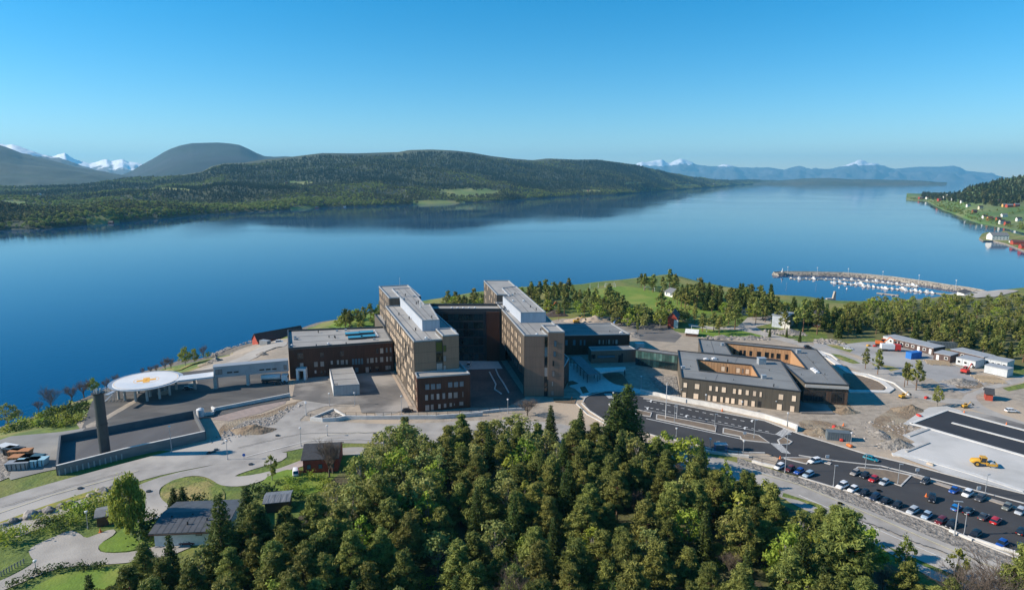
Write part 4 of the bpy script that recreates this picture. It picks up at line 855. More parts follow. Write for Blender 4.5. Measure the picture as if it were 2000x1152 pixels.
gg1 = bm1.mesh('glass_panel', M('green_glass', (.05, .11, .10), (.10, .17, .15), .4, .1, spec=.8, rnd=.5)); gg2 = bm1.mesh('glass_panel', glass_wall)
for j in (0, 1):
    for i in range(ng): link('glass_panel', gg1 if j else gg2, BR, Wbr.loc((i + .5) * Wbr.L / ng, 1.5 + j * 2.95), Wbr.rz)
# ---- low grey wings with courtyards -------------------------------------------
HL = 6.75
def ring(t, outer, inner, z1, wall, inner_wall, roof, par):
    o = P2(outer); i_ = P2(inner); n = len(o)
    m = MB(); m.add([(p[0], p[1], 0) for p in o] + [(p[0], p[1], z1 - .02) for p in o], [(k, (k + 1) % n, n + (k + 1) % n, n + k) for k in range(n)]); m.build('wall', wall, t)
    m = MB(); k_ = len(i_); m.add([(p[0], p[1], 0) for p in i_] + [(p[0], p[1], z1 - .02) for p in i_], [((k + 1) % k_, k, k_ + k, k_ + (k + 1) % k_) for k in range(k_)]); m.build('courtyard_wall', inner_wall, t)
    bm = bmesh.new(); ov = [bm.verts.new((*p, z1)) for p in o]; iv = [bm.verts.new((*p, z1)) for p in i_]
    ed = [bm.edges.new((ov[k], ov[(k + 1) % n])) for k in range(n)] + [bm.edges.new((iv[k], iv[(k + 1) % k_])) for k in range(k_)]
    bmesh.ops.triangle_fill(bm, edges=ed, use_beauty=True)
    for f_ in bm.faces:
        if f_.normal.z < 0: f_.normal_flip()
    bmesh.ops.translate(bm, verts=bm.verts[:], vec=-Vector(t.location)); me = bpy.data.meshes.new('roof'); bm.to_mesh(me); bm.free(); me.materials.append(roof); link('roof', me, t)
    for pl in (o, i_):
        q_ = MB()
        for a, b_ in zip(pl, pl[1:] + pl[:1]): q_.prism(strip_poly([a, b_], .35), z1 + .003, z1 + .35)
        q_.build('parapet', par, t)
R1 = thing('hospital_wing', 'low grey-brown two-storey wing with blinds down, small timber courtyard sunk in its roof', 'hospital wing', G(1326, 776))
o1 = [pt('3', 487, 427, HL), pt('3', 1495, 545, HL), pt('3', 1325, 287, HL), pt('3', 452, 197, HL)]
i1 = [pt('3', 634, 367, HL), pt('3', 1140, 424, HL), pt('3', 1078, 320, HL), pt('3', 612, 273, HL)]
ring(R1, o1, i1, HL, low_clad, wood_clad, roof_grey, parapet_dark)
Wz = Wall(R1, o1[0], o1[1])
Wz.panels(.05, Wz.L - .05, .05, HL - .05, 18, 2, low_clad, gap=.05, t=.03)
top = [(515, 485, 34, 44), (615, 497, 42, 48), (729, 512, 26, 44), (782, 518, 24, 44), (842, 525, 38, 48), (932, 537, 32, 46), (979, 543, 32, 48), (1041, 549, 30, 46), (1103, 557, 30, 46), (1155, 564, 24, 46), (1327, 586, 44, 50), (1437, 599, 40, 52)]
bot = [(505, 567, 36, 46), (605, 580, 44, 48), (717, 594, 26, 50), (764, 600, 38, 50), (823, 608, 26, 50), (871, 614, 36, 50), (919, 620, 34, 48), (982, 629, 36, 50), (1029, 636, 34, 50), (1090, 643, 34, 50), (1313, 671, 48, 54), (1422, 686, 42, 52)]
for x, y, w_, h_ in top + bot: Wz.winpx('3', x, y, w_, h_, pane_cream, .08, out=.03)
Wz.winpx('3', 1142, 650, 30, 60, pane_dark, out=.03, name='door')
for x, y in ((1288, 622), (483, 522)):
    a, z = Wz.hit(*PX('3', x, y)); l_ = Wz.loc(a, z, .1); link('wall_lamp', MB().cbox((0, 0, 0), (.3, .25, .3)).mesh('wall_lamp', white_box), R1, l_)
Wy = Wall(R1, i1[3], i1[2])
for x, y, w_, h_, pm in ((835, 348, 34, 44, pane_cream), (872, 353, 12, 46, pane_dark), (963, 362, 36, 46, pane_cream), (1003, 367, 14, 44, pane_grey), (1042, 371, 36, 46, pane_cream)): Wy.winpx('3', x, y, w_, h_, pm)
def boards(t, W, z0, z1, step, mat, skip=()):
    """vertical boards with gaps on a wall"""
    n = int(W.L / step); me = MB().box(-step / 2 + .05, -.05, z0, step / 2 - .05, 0, z1).mesh('board', mat)
    for i in range(n): link('board', me, t, W.loc((i + .5) * W.L / n, 0), W.rz)
wood_b = M('larch_board', (.43, .26, .135), (.35, .20, .10), 1.5, .8, 4, stretch=(4, 4, .3), rnd=.12)
boards(R1, Wy, .1, HL - .4, 1.0, wood_b)
seams(R1, o1[0], o1[3], o1[2], o1[1], HL, 1)
for (xa, ya), (xb, yb) in (((460, 262), (612, 282)), ((1140, 424), (1470, 462)), ((480, 360), (632, 372)), ((1110, 335), (1350, 362)), ((960, 250), (940, 290)), ((790, 395), (770, 445))):
    a = pt('3', xa, ya, HL); b_ = pt('3', xb, yb, HL); MB().prism(strip_poly([a, b_], .13), HL + .003, HL + .05).build('roof_seam', seam_m, R1)
for x, y, k, s_ in ((690, 272, 2, 1.4), (760, 267, 2, 1.4), (875, 288, 0, .8), (1160, 305, 1, 2.6), (1180, 430, 1, 1.4), (1265, 500, 0, .8), (1228, 365, 0, .5), (495, 350, 1, 1.2), (560, 330, 0, .4), (690, 432, 0, .4), (925, 445, 0, .4)): vent(R1, pt('3', x, y, HL), HL, k, s_)
R2 = thing('hospital_wing', 'low wing behind, wrapping a larger timber-lined courtyard, with a timber gallery at its right end', 'hospital wing', pt('3', 1895, 650))
o2 = [pt('3', 655, 212, HL), pt('3', 1320, 280, HL), pt('3', 1385, 345, HL), pt('3', 1530, 470, HL), pt('3', 1905, 490, HL), pt('3', 1627, 188, HL), pt('3', 628, 97, HL)]
i2 = [pt('3', 912, 236, HL), pt('3', 1300, 276, HL), pt('3', 1350, 300, HL), pt('3', 1545, 352, HL), pt('3', 1412, 190, HL), pt('3', 850, 132, HL)]
ring(R2, o2, i2, HL - .02, low_clad, wood_clad, roof_grey, parapet_dark)
Wv = Wall(R2, i2[5], i2[4])
for x, y, w_, h_ in ((932, 200, 20, 36), (985, 210, 22, 44), (1017, 212, 20, 44), (1070, 216, 22, 42), (1140, 224, 34, 46), (1206, 230, 36, 46), (1253, 235, 24, 42), (1305, 240, 34, 44), (1375, 247, 26, 44)): Wv.winpx('3', x, y, w_, h_, pane_dark, out=.05)
boards(R2, Wv, .1, HL - .4, 1.1, wood_b)
for (xa, ya), (xb, yb) in (((730, 110), (765, 222)), ((1515, 205), (1720, 440)), ((850, 118), (1420, 172)), ((1390, 355), (1545, 352)), ((1650, 300), (1500, 250))):
    a = pt('3', xa, ya, HL); b_ = pt('3', xb, yb, HL); MB().prism(strip_poly([a, b_], .13), HL, HL + .05).build('roof_seam', seam_m, R2)
for x, y, k, s_ in ((1600, 356, 2, 1.3), (1617, 368, 2, 1.3), (1632, 382, 2, 1.3), (1475, 215, 1, 1.6), (830, 152, 1, 1.1), (1600, 300, 0, .5), (1700, 400, 0, .5), (700, 150, 0, .4), (1500, 400, 0, .4)): vent(R2, pt('3', x, y, HL), HL, k, s_)
Wo = Wall(R2, o2[3], o2[4])
Wo.box('fascia', .1, HL - 1.2, Wo.L - .1, HL - .3, .02, .5, M('pale_fascia', (.45, .43, .40), rough=.6))
boards(R2, Wo, .3, HL - 1.3, .9, M('brown_board', (.14, .08, .05), (.10, .06, .04), 2, .8, rnd=.3))
for f_ in (.12, .33, .75): Wo.win(Wo.L * f_, 2.6, 3.6, 3.6, pane_dark, out=.06)
# floor of the courtyards is timber decking
sheet('courtyard_deck', '', [(p[0], p[1]) for p in i1], M('timber_deck', (.30, .2, .12), (.22, .15, .09), 2, .85), world=True)
sheet('courtyard_deck', '', [(p[0], p[1]) for p in i2], brown_bed, world=True)
# ---- sunken roof terrace block and chimney --------------------------------------
ZT = 2.6
tk = [pt('4', 425, 880, ZT), pt('4', 935, 752, ZT), pt('4', 1535, 622, ZT), pt('4', 1452, 465, ZT), pt('4', 450, 652, ZT)]
TK = thing('plant_building', 'low concrete building by the road with a dark sunken roof deck behind high parapets', 'building', (tk[0].x, tk[0].y, 0))
pk = P2(tk)
m = MB(); m.prism(pk, 0, .5); m.build('roof_deck', M('dark_deck', (.075, .075, .08), (.10, .10, .105), .5, .85, 4, stretch=(.4, .1, 1), c3=(.13, .13, .13), scale3=.1), TK)
for i in range(5):
    a, b_ = pk[i], pk[(i + 1) % 5]; m = MB(); m.prism(strip_poly([a, b_], .45), 0, ZT + (.02 if i % 2 else 0)); m.build('parapet_wall', M('shuttered_concrete', (.21, .205, .20), (.165, .16, .155), .4, .85, 6, stretch=(1, 1, 3)) if i < 2 else M('dark_concrete', (.10, .11, .12), (.08, .09, .10), .6, .8), TK)
m = MB()
for i in (0, 1): m.prism(strip_poly([pk[i], pk[i + 1]], .6), ZT + .03, ZT + .12)
m.build('coping', concrete_light, TK)
for i in range(12):
    a = Vector(pk[0]).lerp(Vector(pk[1]), (i + .5) / 12); MB().box(a.x - .12, a.y - .55, 0, a.x + .12, a.y - .3, 1.5).build('wall_pier', concrete, TK)
cb = pt('4', 765, 822, 0) + Vector((0, 1.5, 0)); CH = thing('chimney', 'tall dark cylindrical chimney rising beside the low concrete building', 'chimney', cb)
m = MB(); m.tube(cb, cb + Vector((0, 0, 8.6)), 1.28, 1.25, n=32); m.build('lower_shaft', M('dark_steel', (.045, .055, .06), (.035, .043, .048), .5, .5), CH)
m = MB(); m.tube(cb + Vector((0, 0, 8.62)), cb + Vector((0, 0, 8.95)), 1.36, n=32); m.tube(cb + Vector((0, 0, 8.97)), cb + Vector((0, 0, 17.2)), 1.25, 1.22, n=32); m.build('upper_shaft', bpy.data.materials['dark_steel'], CH)
m = MB(); m.tube(cb + Vector((0, 0, 17.2)), cb + Vector((0, 0, 17.5)), 1.6, n=32); m.build('rim', dark_metal, CH)
for i in range(5):
    t_ = i * 2 * math.pi / 5; m = MB(); q0 = cb + Vector((math.cos(t_) * .7, math.sin(t_) * .7, 17.5)); m.tube(q0, q0 + Vector((0, 0, .9)), .2, n=10); m.build('flue_pipe', galv, CH)
# ---- helipad -----------------------------------------------------------------
ZH = 5.2
hl, hr = pt('4', 856, 262, ZH), pt('4', 1345, 228, ZH); hc = pt('4', 1098, 238, ZH); rad = (hr - hl).length / 2
HP_ = thing('helipad', 'round raised white helicopter deck on columns with a yellow cross', 'helipad', (hc.x, hc.y, 0))
m = MB(); n = 96
m.prism([(hc.x + math.cos(i * 2 * math.pi / n) * rad, hc.y + math.sin(i * 2 * math.pi / n) * rad) for i in range(n)], ZH - .7, ZH); m.build('deck', M('helideck', (.66, .67, .68), (.56, .585, .61), .12, .7, 6, c3=(.50, .56, .62), scale3=.09), HP_)
def disc_ring(c, r0, r1, z, mat, name, par, n=72):
    m = MB(); m.add([(c.x + math.cos(i * 2 * math.pi / n) * r, c.y + math.sin(i * 2 * math.pi / n) * r, z) for r in (r0, r1) for i in range(n)], [(i, (i + 1) % n, n + (i + 1) % n, n + i) for i in range(n)]); o = m.build(name, mat, par)
    for p in o.data.polygons:
        if p.normal.z < 0: p.flip()
    return o
hy = M('helipad_yellow', (.78, .40, .05), (.70, .36, .05), .8, .7)
disc_ring(hc, rad * .37, rad * .385, ZH + .012, hy, 'marking_ring', HP_); disc_ring(hc, rad * .95, rad * .965, ZH + .012, M('pale_orange', (.75, .55, .3), rough=.7), 'marking_ring', HP_)
m = MB(); a_ = R(28); w_ = rad * .1; l_ = rad * .29
for k in range(4):
    t_ = a_ + k * math.pi / 2; d_ = Vector((math.cos(t_), math.sin(t_), 0)); n_ = Vector((-d_.y, d_.x, 0)); zz = Vector((0, 0, .02 + .004 * (k % 2)))
    m.add([hc + zz + n_ * w_, hc + zz - n_ * w_, hc + zz - n_ * w_ + d_ * l_, hc + zz + n_ * w_ + d_ * l_], [(0, 1, 2, 3)])
m.build('yellow_cross', hy, HP_)
m = MB(); m.prism([(hc.x - .25, hc.y - .5), (hc.x + .25, hc.y - .5), (hc.x + .25, hc.y + .5), (hc.x - .25, hc.y + .5)], ZH + .03, ZH + .04); m.build('centre_mark', M('dark_orange', (.45, .18, .03), rough=.7), HP_)
m = MB()
for i in range(n := 96):
    t0_, t1_ = i * 2 * math.pi / n, (i + 1) * 2 * math.pi / n
    m.add([(hc.x + math.cos(t0_) * rad, hc.y + math.sin(t0_) * rad, ZH - .25), (hc.x + math.cos(t1_) * rad, hc.y + math.sin(t1_) * rad, ZH - .25), (hc.x + math.cos(t1_) * (rad + 1.3), hc.y + math.sin(t1_) * (rad + 1.3), ZH - .1), (hc.x + math.cos(t0_) * (rad + 1.3), hc.y + math.sin(t0_) * (rad + 1.3), ZH - .1)], [(0, 1, 2, 3)])
m.build('safety_net', galv, HP_)
for x, y in ((1020, 400), (1107, 398), (1200, 380), (1275, 352), (1325, 312), (1128, 365), (940, 392), (893, 385), (1040, 340), (1240, 320)):
    p = pt('4', x, y); m = MB(); m.tube(p, (p.x, p.y, ZH - .7), .42, .36, n=14); m.build('column', concrete, HP_)
# ramp and enclosed link to the brown block
ZB = 5.0
g_ = [pt('s1', 640, 470, ZH), pt('s1', 985, 430, ZH), pt('s1', 985, 388, ZH), pt('s1', 690, 425, ZH)]
RP = thing('helipad_ramp', 'pale ramp bridge joining the round helicopter deck to the grey enclosed corridor', 'ramp', (g_[0].x, g_[0].y, 0))
MB().prism(P2(g_), ZH - .6, ZH - .05).build('ramp_deck', bpy.data.materials['helideck'], RP)
for x, y in ((824, 548), (1008, 540)):
    p = pt('s1', x, y); MB().tube(p, (p.x, p.y, ZH - .6), .5, .42, n=12).build('column', concrete, RP)
cz = 7.6
cA = pt('s1', 985, 355, cz); cB = pt('s1', 1650, 295, cz); cd = Vector((cB - cA)[:2]).normalized(); cn_ = Vector((-cd.y, cd.x)); ca = Vector(cA[:2]); cbv = ca + cd * (cB - cA).length
CR = thing('enclosed_corridor', 'long raised grey corridor on columns between the helicopter ramp and the brown western block', 'corridor', (ca.x, ca.y, 0))
MB().prism([ca, cbv, cbv + cn_ * 3.2, ca + cn_ * 3.2], 3.9, cz).build('wall', galv, CR)
MB().prism([ca - cn_ * .2 - cd * .2, cbv - cn_ * .2, cbv + cn_ * 3.4, ca + cn_ * 3.4 - cd * .2], cz + .002, cz + .3).build('roof', parapet_m, CR)
Wk = Wall(CR, ca, cbv); Wk.panels(.05, Wk.L - .05, 3.95, cz - .1, 10, 1, M('grey_wall_panel', (.36, .38, .40), (.30, .32, .34), .6, .5, 5, rnd=.06), gap=.08)
for x, y, w_, h_, pm in ((1033, 392, 62, 44, pane_grey), (1130, 395, 46, 9, pane_dark), (1187, 391, 44, 9, pane_dark), (1415, 372, 42, 9, pane_dark), (1472, 368, 42, 9, pane_dark), (1527, 364, 40, 9, pane_dark), (1622, 350, 26, 40, pane_grey)): Wk.winpx('s1', x, y, w_, h_, pm, out=.05)
for x, y in ((1298, 512),):
    p = pt('s1', x, y); MB().box(p.x - .5, p.y - .5, 0, p.x + .5, p.y + .5, 3.9).build('column', concrete, CR)
p = pt('s1', 1012, 540); MB().box(p.x - .6, p.y - .6, 0, p.x + .6, p.y + .6, 3.9).build('column', concrete, CR)
# ================================================================== vegetation
def leaf_mat(name, c1, c2, rnd=.22, transl=.25):
    m = bpy.data.materials.new(name); m.use_nodes = True; nt = m.node_tree; L = nt.links.new; b = nt.nodes['Principled BSDF']; out = nt.nodes['Material Output']
    at = node(nt, 'ShaderNodeAttribute'); at.attribute_name = 'tone'; mx = node(nt, 'ShaderNodeMix', data_type='RGBA'); mx.inputs[6].default_value = (*c1, 1); mx.inputs[7].default_value = (*c2, 1); L(at.outputs['Fac'], mx.inputs[0])
    oi = node(nt, 'ShaderNodeObjectInfo'); hs = node(nt, 'ShaderNodeHueSaturation'); r = node(nt, 'ShaderNodeMapRange'); r.inputs[3].default_value = 1 - rnd; r.inputs[4].default_value = 1 + rnd; L(oi.outputs['Random'], r.inputs[0]); L(r.outputs[0], hs.inputs['Value'])
    r2 = node(nt, 'ShaderNodeMapRange'); r2.inputs[3].default_value = .488; r2.inputs[4].default_value = .53; wn = node(nt, 'ShaderNodeMath', operation='FRACT'); mu = node(nt, 'ShaderNodeMath', operation='MULTIPLY'); mu.inputs[1].default_value = 7.13
    L(oi.outputs['Random'], mu.inputs[0]); L(mu.outputs[0], wn.inputs[0]); L(wn.outputs[0], r2.inputs[0]); L(r2.outputs[0], hs.inputs['Hue']); L(mx.outputs[2], hs.inputs['Color']); L(hs.outputs[0], b.inputs['Base Color'])
    b.inputs['Roughness'].default_value = .7; b.inputs['Specular IOR Level'].default_value = .25
    t = node(nt, 'ShaderNodeBsdfTranslucent'); L(hs.outputs[0], t.inputs[0]); ms = node(nt, 'ShaderNodeMixShader'); ms.inputs[0].default_value = transl
    L(b.outputs[0], ms.inputs[1]); L(t.outputs[0], ms.inputs[2]); L(ms.outputs[0], out.inputs[0]); return m
pine_leaf = leaf_mat('pine_needles', (.07, .088, .02), (.28, .28, .065), .3)
spruce_leaf = leaf_mat('spruce_needles', (.03, .052, .012), (.115, .15, .03), .18)
birch_leaf = leaf_mat('birch_leaves', (.16, .19, .03), (.36, .38, .07), .2, .4)
pale_leaf = leaf_mat('budding_leaves', (.20, .215, .06), (.36, .38, .12), .15, .4)
lime_leaf = leaf_mat('fresh_leaves', (.18, .23, .03), (.36, .42, .06), .15, .4)
hedge_leaf = leaf_mat('hedge_leaves', (.03, .055, .012), (.08, .12, .025), .2)
red_leaf = leaf_mat('reddish_leaves', (.10, .03, .025), (.18, .06, .05), .15)
autumn_leaf = leaf_mat('olive_leaves', (.16, .175, .04), (.29, .29, .075), .25, .35)
twig_m = M('bare_twigs', (.17, .13, .10), (.10, .08, .065), 2, .95)
def leaves_mesh(name, clumps, mat, per, size, seed, elong=1.0, droop=0.0, thin=1.0):
    """many small leaf-sized faces spread through clumps (x,y,z,rx,ry,rz,tone)"""
    rs = np.random.RandomState(seed); V = []; tone = []
    for (cx, cy, cz, rx, ry, rz, tn) in clumps:
        n = max(4, int(per * (rx * ry * rz) ** (2 / 3)))
        d = rs.normal(size=(n, 3)); d /= np.linalg.norm(d, axis=1)[:, None]; rr = np.abs(rs.normal(.82, .28, n))
        c = np.stack([cx + d[:, 0] * rr * rx, cy + d[:, 1] * rr * ry, cz + d[:, 2] * rr * rz], 1)
        nrm = d * .9 + rs.normal(size=(n, 3)) * .55; nrm[:, 2] += .25; nrm /= np.linalg.norm(nrm, axis=1)[:, None]
        a = np.cross(nrm, rs.normal(size=(n, 3))); a /= np.linalg.norm(a, axis=1)[:, None]; b = np.cross(nrm, a)
        s = size * rs.uniform(.6, 1.4, n)[:, None]; a = a * s * elong; b = b * s * thin
        if droop: a[:, 2] -= droop * s[:, 0]
        q = np.stack([c - a, c - b * .8, c + a, c + b * .8], 1); V.append(q.reshape(-1, 3))
        tone.append(np.repeat(np.clip(tn + rs.normal(size=n) * .18 + d[:, 2] * .12, 0, 1), 4))
    V = np.concatenate(V); tone = np.concatenate(tone); nf = len(V) // 4
    me = bpy.data.meshes.new(name); me.vertices.add(len(V)); me.vertices.foreach_set('co', V.astype('f').ravel())
    me.loops.add(len(V)); me.loops.foreach_set('vertex_index', np.arange(len(V), dtype='i')); me.polygons.add(nf)
    me.polygons.foreach_set('loop_start', np.arange(0, len(V), 4, dtype='i')); me.polygons.foreach_set('loop_total', np.full(nf, 4, 'i'))
    at = me.attributes.new('tone', 'FLOAT', 'POINT'); at.data.foreach_set('value', tone.astype('f')); me.materials.append(mat); me.update(calc_edges=True); return me
def trunk_mesh(h, r, limbs, mat, seed, bend=.4):
    rs = random.Random(seed); m = MB(); p = Vector((0, 0, -.3)); k = 6; pts_ = [p]
    for i in range(1, k + 1): pts_.append(Vector((math.sin(i * 1.1 + seed) * bend * i / k, math.cos(i * .9 + seed) * bend * i / k, h * i / k)))
    for i in range(k): m.tube(pts_[i], pts_[i + 1], r * (1 - i / k * .8), r * (1 - (i + 1) / k * .8), n=7, caps=False)
    def at(z):
        f = max(0, min(k - .001, z / h * k)); i = int(f); return pts_[i].lerp(pts_[i + 1], f - i)
    for (x, y, z, z0, rr) in limbs: a = at(z0); mid = a.lerp(Vector((x, y, z)), .5) + Vector((0, 0, -.1)); m.tube(a, mid, rr, rr * .7, n=5, caps=False); m.tube(mid, (x, y, z), rr * .7, rr * .3, n=5, caps=False)
    return m.mesh('trunk', mat)
def pine(seed, h=13, wide=3.2, low=.32, mat=pine_leaf, per=270, size=.16, nb=165, bm_=pine_bark):
    rs = random.Random(seed); cl, lb = [], []
    for i in range(nb):
        f = (i + rs.random()) / nb; z = h * (low + (1 - low) * f); prof_ = (math.sin(min(1, f * 1.15 + .12) * math.pi)) ** .6 if f < .9 else .35
        R_ = wide * (.3 + .7 * prof_) * (1 - .38 * f); a = i * 2.4 + rs.uniform(-.5, .5); d = R_ * rs.uniform(.35, 1.0)
        s_ = rs.uniform(.3, .85) * (1.1 - .25 * f) * (1 if nb > 50 else 1.5); x, y = math.cos(a) * d, math.sin(a) * d
        cl.append((x, y, z + rs.uniform(-.3, .6) - d * .12, s_ * 1.2, s_ * 1.2, s_ * .5, rs.uniform(.1, .85)))
        if i % 3 == 0: lb.append((x * .8, y * .8, z - .1, z * .88, .07))
    cl.append((0, 0, h, .6, .6, .6, .6))
    return trunk_mesh(h * .97, .2 + h * .008, lb, bm_, seed), leaves_mesh('crown', cl, mat, per, size, seed, 2.0, 0, .55 if per > 50 else .9)
def spruce(seed, h=14, wide=2.8, mat=spruce_leaf, per=80, size=.18):
    rs = random.Random(seed); cl = []; n = int(h * 1.5)
    for i in range(n):
        f = i / n; z = h * (.06 + .94 * f); R_ = wide * (1 - f) ** .85 + .12; m_ = max(3, int(8 * (1 - f) + 3))
        for k in range(m_):
            a = k * 2 * math.pi / m_ + i * .7 + rs.uniform(-.2, .2); rr = R_ * rs.uniform(.75, 1.1)
            for q in (.45, .85):
                s_ = (.3 + .32 * (1 - f)) * (1.15 if q < .5 else .85); cl.append((math.cos(a) * rr * q, math.sin(a) * rr * q, z - rr * q * .28 + .1, s_ * 1.25, s_ * 1.25, s_ * .5, rs.uniform(.1, .6) + q * .15))
    return trunk_mesh(h * .98, .2 + h * .007, [], bark, seed, .05), leaves_mesh('crown', cl, mat, per, size, seed, 2.0, .35, .6)
def leafy(seed, h=8, wide=2.6, mat=birch_leaf, per=80, size=.19, low=.22, nb=40, bm_=pale_bark, tall=1.0, droop=0):
    rs = random.Random(seed); cl, lb = [], []
    for i in range(nb):
        u = rs.uniform(-1, 1); a = rs.uniform(0, 6.28); q = rs.uniform(.35, 1) ** .5; s = math.sqrt(1 - u * u)
        zc = h * (low + (1 - low) * .5); x, y, z = wide * s * q * math.cos(a), wide * s * q * math.sin(a), zc + u * q * h * (1 - low) * .5
        x *= 1 - .25 * u; y *= 1 - .25 * u; s_ = rs.uniform(.5, 1.0) * wide / 2.8
        cl.append((x, y, z, s_, s_, s_ * (.8 if not droop else 1.4), rs.uniform(.1, .85)))
        if i % 2 == 0: lb.append((x * .9, y * .9, z, max(h * .15, z * .55), .06))
    return trunk_mesh(h * .85, .1 + h * .012, lb, bm_, seed), leaves_mesh('crown', cl, mat, per, size, seed, 1.2, droop)
def bare(seed, h=7, wide=2.4, mat=twig_m, n0=9):
    rs = random.Random(seed); m = MB(); t = MB(); t.tube((0, 0, -.2), (0, 0, h * .35), .16, .11, n=7, caps=False)
    def br(p, d, L, r, lv):
        e = p + d * L; m.tube(p, e, r, r * .6, n=3, caps=False)
        if lv:
            for k in range(rs.randint(3, 4)):
                nd = (d + Vector((rs.uniform(-.8, .8), rs.uniform(-.8, .8), rs.uniform(-.1, .6)))).normalized(); br(p.lerp(e, rs.uniform(.45, 1)), nd, L * rs.uniform(.55, .75), r * .55, lv - 1)
    for k in range(n0):
        a = k * 6.28 / n0; d = Vector((math.cos(a) * .7, math.sin(a) * .7, 1 + rs.random() * .6)).normalized(); br(Vector((0, 0, h * rs.uniform(.12, .38))), d, h * .30, .06, 4)
    return t.mesh('trunk', mat), m.mesh('crown', mat)
def shrub(seed, h=1.6, wide=1.6, mat=hedge_leaf, per=40, size=.14):
    rs = random.Random(seed); cl = [(rs.uniform(-1, 1) * wide * .6, rs.uniform(-1, 1) * wide * .6, h * rs.uniform(.3, .75), wide * .45, wide * .45, h * .32, rs.uniform(.2, .8)) for _ in range(9)]
    return None, leaves_mesh('crown', cl, mat, per, size, seed)
KIND = {'pine': [pine(11, 12, 4.3), pine(12, 11, 3.9, .22), pine(13, 13.5, 4.0, .36), pine(14, 10.5, 4.6, .2), pine(15, 12.5, 3.6, .4), pine(16, 11.5, 4.4, .3), pine(17, 12, 4.1, .3), pine(18, 13, 4.5, .34)],
        'spruce': [spruce(21, 14, 3.0), spruce(22, 12, 2.5), spruce(23, 16, 3.4)],
        'birch': [leafy(31, 9, 2.5, birch_leaf), leafy(32, 7.5, 2.2, birch_leaf), leafy(33, 8.5, 2.3, lime_leaf), leafy(34, 7, 2.6, lime_leaf)],
        'pale': [leafy(41, 8, 2.7, pale_leaf, 60), leafy(42, 9, 2.2, pale_leaf, 55), leafy(43, 7, 2.5, pale_leaf, 55), leafy(45, 8, 2.3, autumn_leaf, 60)],
        'bare': [bare(51, 7, n0=14), bare(52, 6, 2.2, n0=13)],
        'shrub': [shrub(61), shrub(62, 1.3, 1.4), shrub(63, 1.5, 1.7, birch_leaf), shrub(64, 1.3, 1.3, rough := hedge_leaf)],
        'lime_shrub': [shrub(65, 1.8, 1.8, lime_leaf), shrub(66, 2.2, 2.0, birch_leaf)],
        'farpine': [pine(71, 13, 3.9, .3, per=22, size=.42, nb=32), pine(72, 12, 4.2, .36, per=22, size=.42, nb=30), pine(73, 14.5, 3.6, .4, per=22, size=.42, nb=32)],
        'farspruce': [spruce(74, 14, 2.9, per=13, size=.42)],
        'farbirch': [leafy(75, 9, 3.3, birch_leaf, 26, .36, nb=30), leafy(76, 8, 3.2, lime_leaf, 26, .36, nb=30), leafy(77, 10, 3.2, pale_leaf, 24, .36, nb=30)],
        'farpale': [leafy(78, 9, 3.9, pale_leaf, 26, .36, low=.06, nb=38), leafy(79, 8, 3.7, autumn_leaf, 26, .36, low=.06, nb=38), leafy(80, 10, 3.6, autumn_leaf, 26, .36, low=.06, nb=38)],
        'weep': [leafy(91, 9, 2.5, birch_leaf, 150, .15, low=.08, nb=70, droop=1.2)],
        'thuja': [spruce(81, 5.5, .95, hedge_leaf, per=60, size=.16)]}
NM = {'weep': 'birch_tree', 'pine': 'pine_tree', 'farpine': 'pine_tree', 'spruce': 'spruce_tree', 'farspruce': 'spruce_tree', 'birch': 'birch_tree', 'farbirch': 'broadleaf_tree', 'pale': 'budding_tree', 'farpale': 'budding_tree', 'bare': 'bare_tree', 'shrub': 'shrub', 'lime_shrub': 'shrub', 'thuja': 'thuja_tree'}
HT_ = {'weep': 9, 'pine': 13, 'farpine': 13, 'spruce': 14, 'farspruce': 14, 'birch': 11, 'farbirch': 9, 'pale': 11, 'farpale': 9, 'bare': 7, 'shrub': 1.6, 'lime_shrub': 2, 'thuja': 5.5}
trng = random.Random(99); placed = []
def tree(kind, p, h=None, label='', group=None, var=None, sx=1.0, cat=None):
    v = KIND[kind]; i = trng.randrange(len(v)) if var is None else var; tk_, cr = v[i]; H = cr_h.get(cr.name) or cr_h.setdefault(cr.name, max(q.co.z for q in cr.vertices))
    s = (h or HT_[kind]) / H; o = thing(NM[kind], label, cat or ('shrub' if 'shrub' in kind else 'tree'), (p.x, p.y, hgt(p.x, p.y)), trng.uniform(0, 6.28), group); o.scale = (s * sx, s * sx, s)
    if tk_: link('trunk', tk_, o)
    link('crown' if tk_ else 'foliage', cr, o); placed.append(o); return o
cr_h = {}
def ray_px(x, y, z):
    dx, dy, dz = x, y, z - CAM_H; fw = dy * cp - dz * sp; up_ = dy * sp + dz * cp; return 1000 + F_PX * dx / fw, 576 - F_PX * up_ / fw
BELOW = [(330, 'by the driveway'), (450, 'under the long low house'), (560, 'by the striped shed'), (700, 'under the red cottage'), (790, 'left of the left tower'), (860, 'under the left tower'), (930, 'under the brown wing'), (1000, 'under the garden court'), (1060, 'under the right tower'), (1130, 'under the plaza'), (1200, 'under the roundabout'), (1270, 'under the dark spruces'), (1340, 'under the islands'), (1420, 'under the bus road'), (1500, 'under the parked cars'), (1600, 'by the main road lamp'), (1750, 'by the footpath'), (1900, 'by the right corner'), (9999, 'by the corner')]
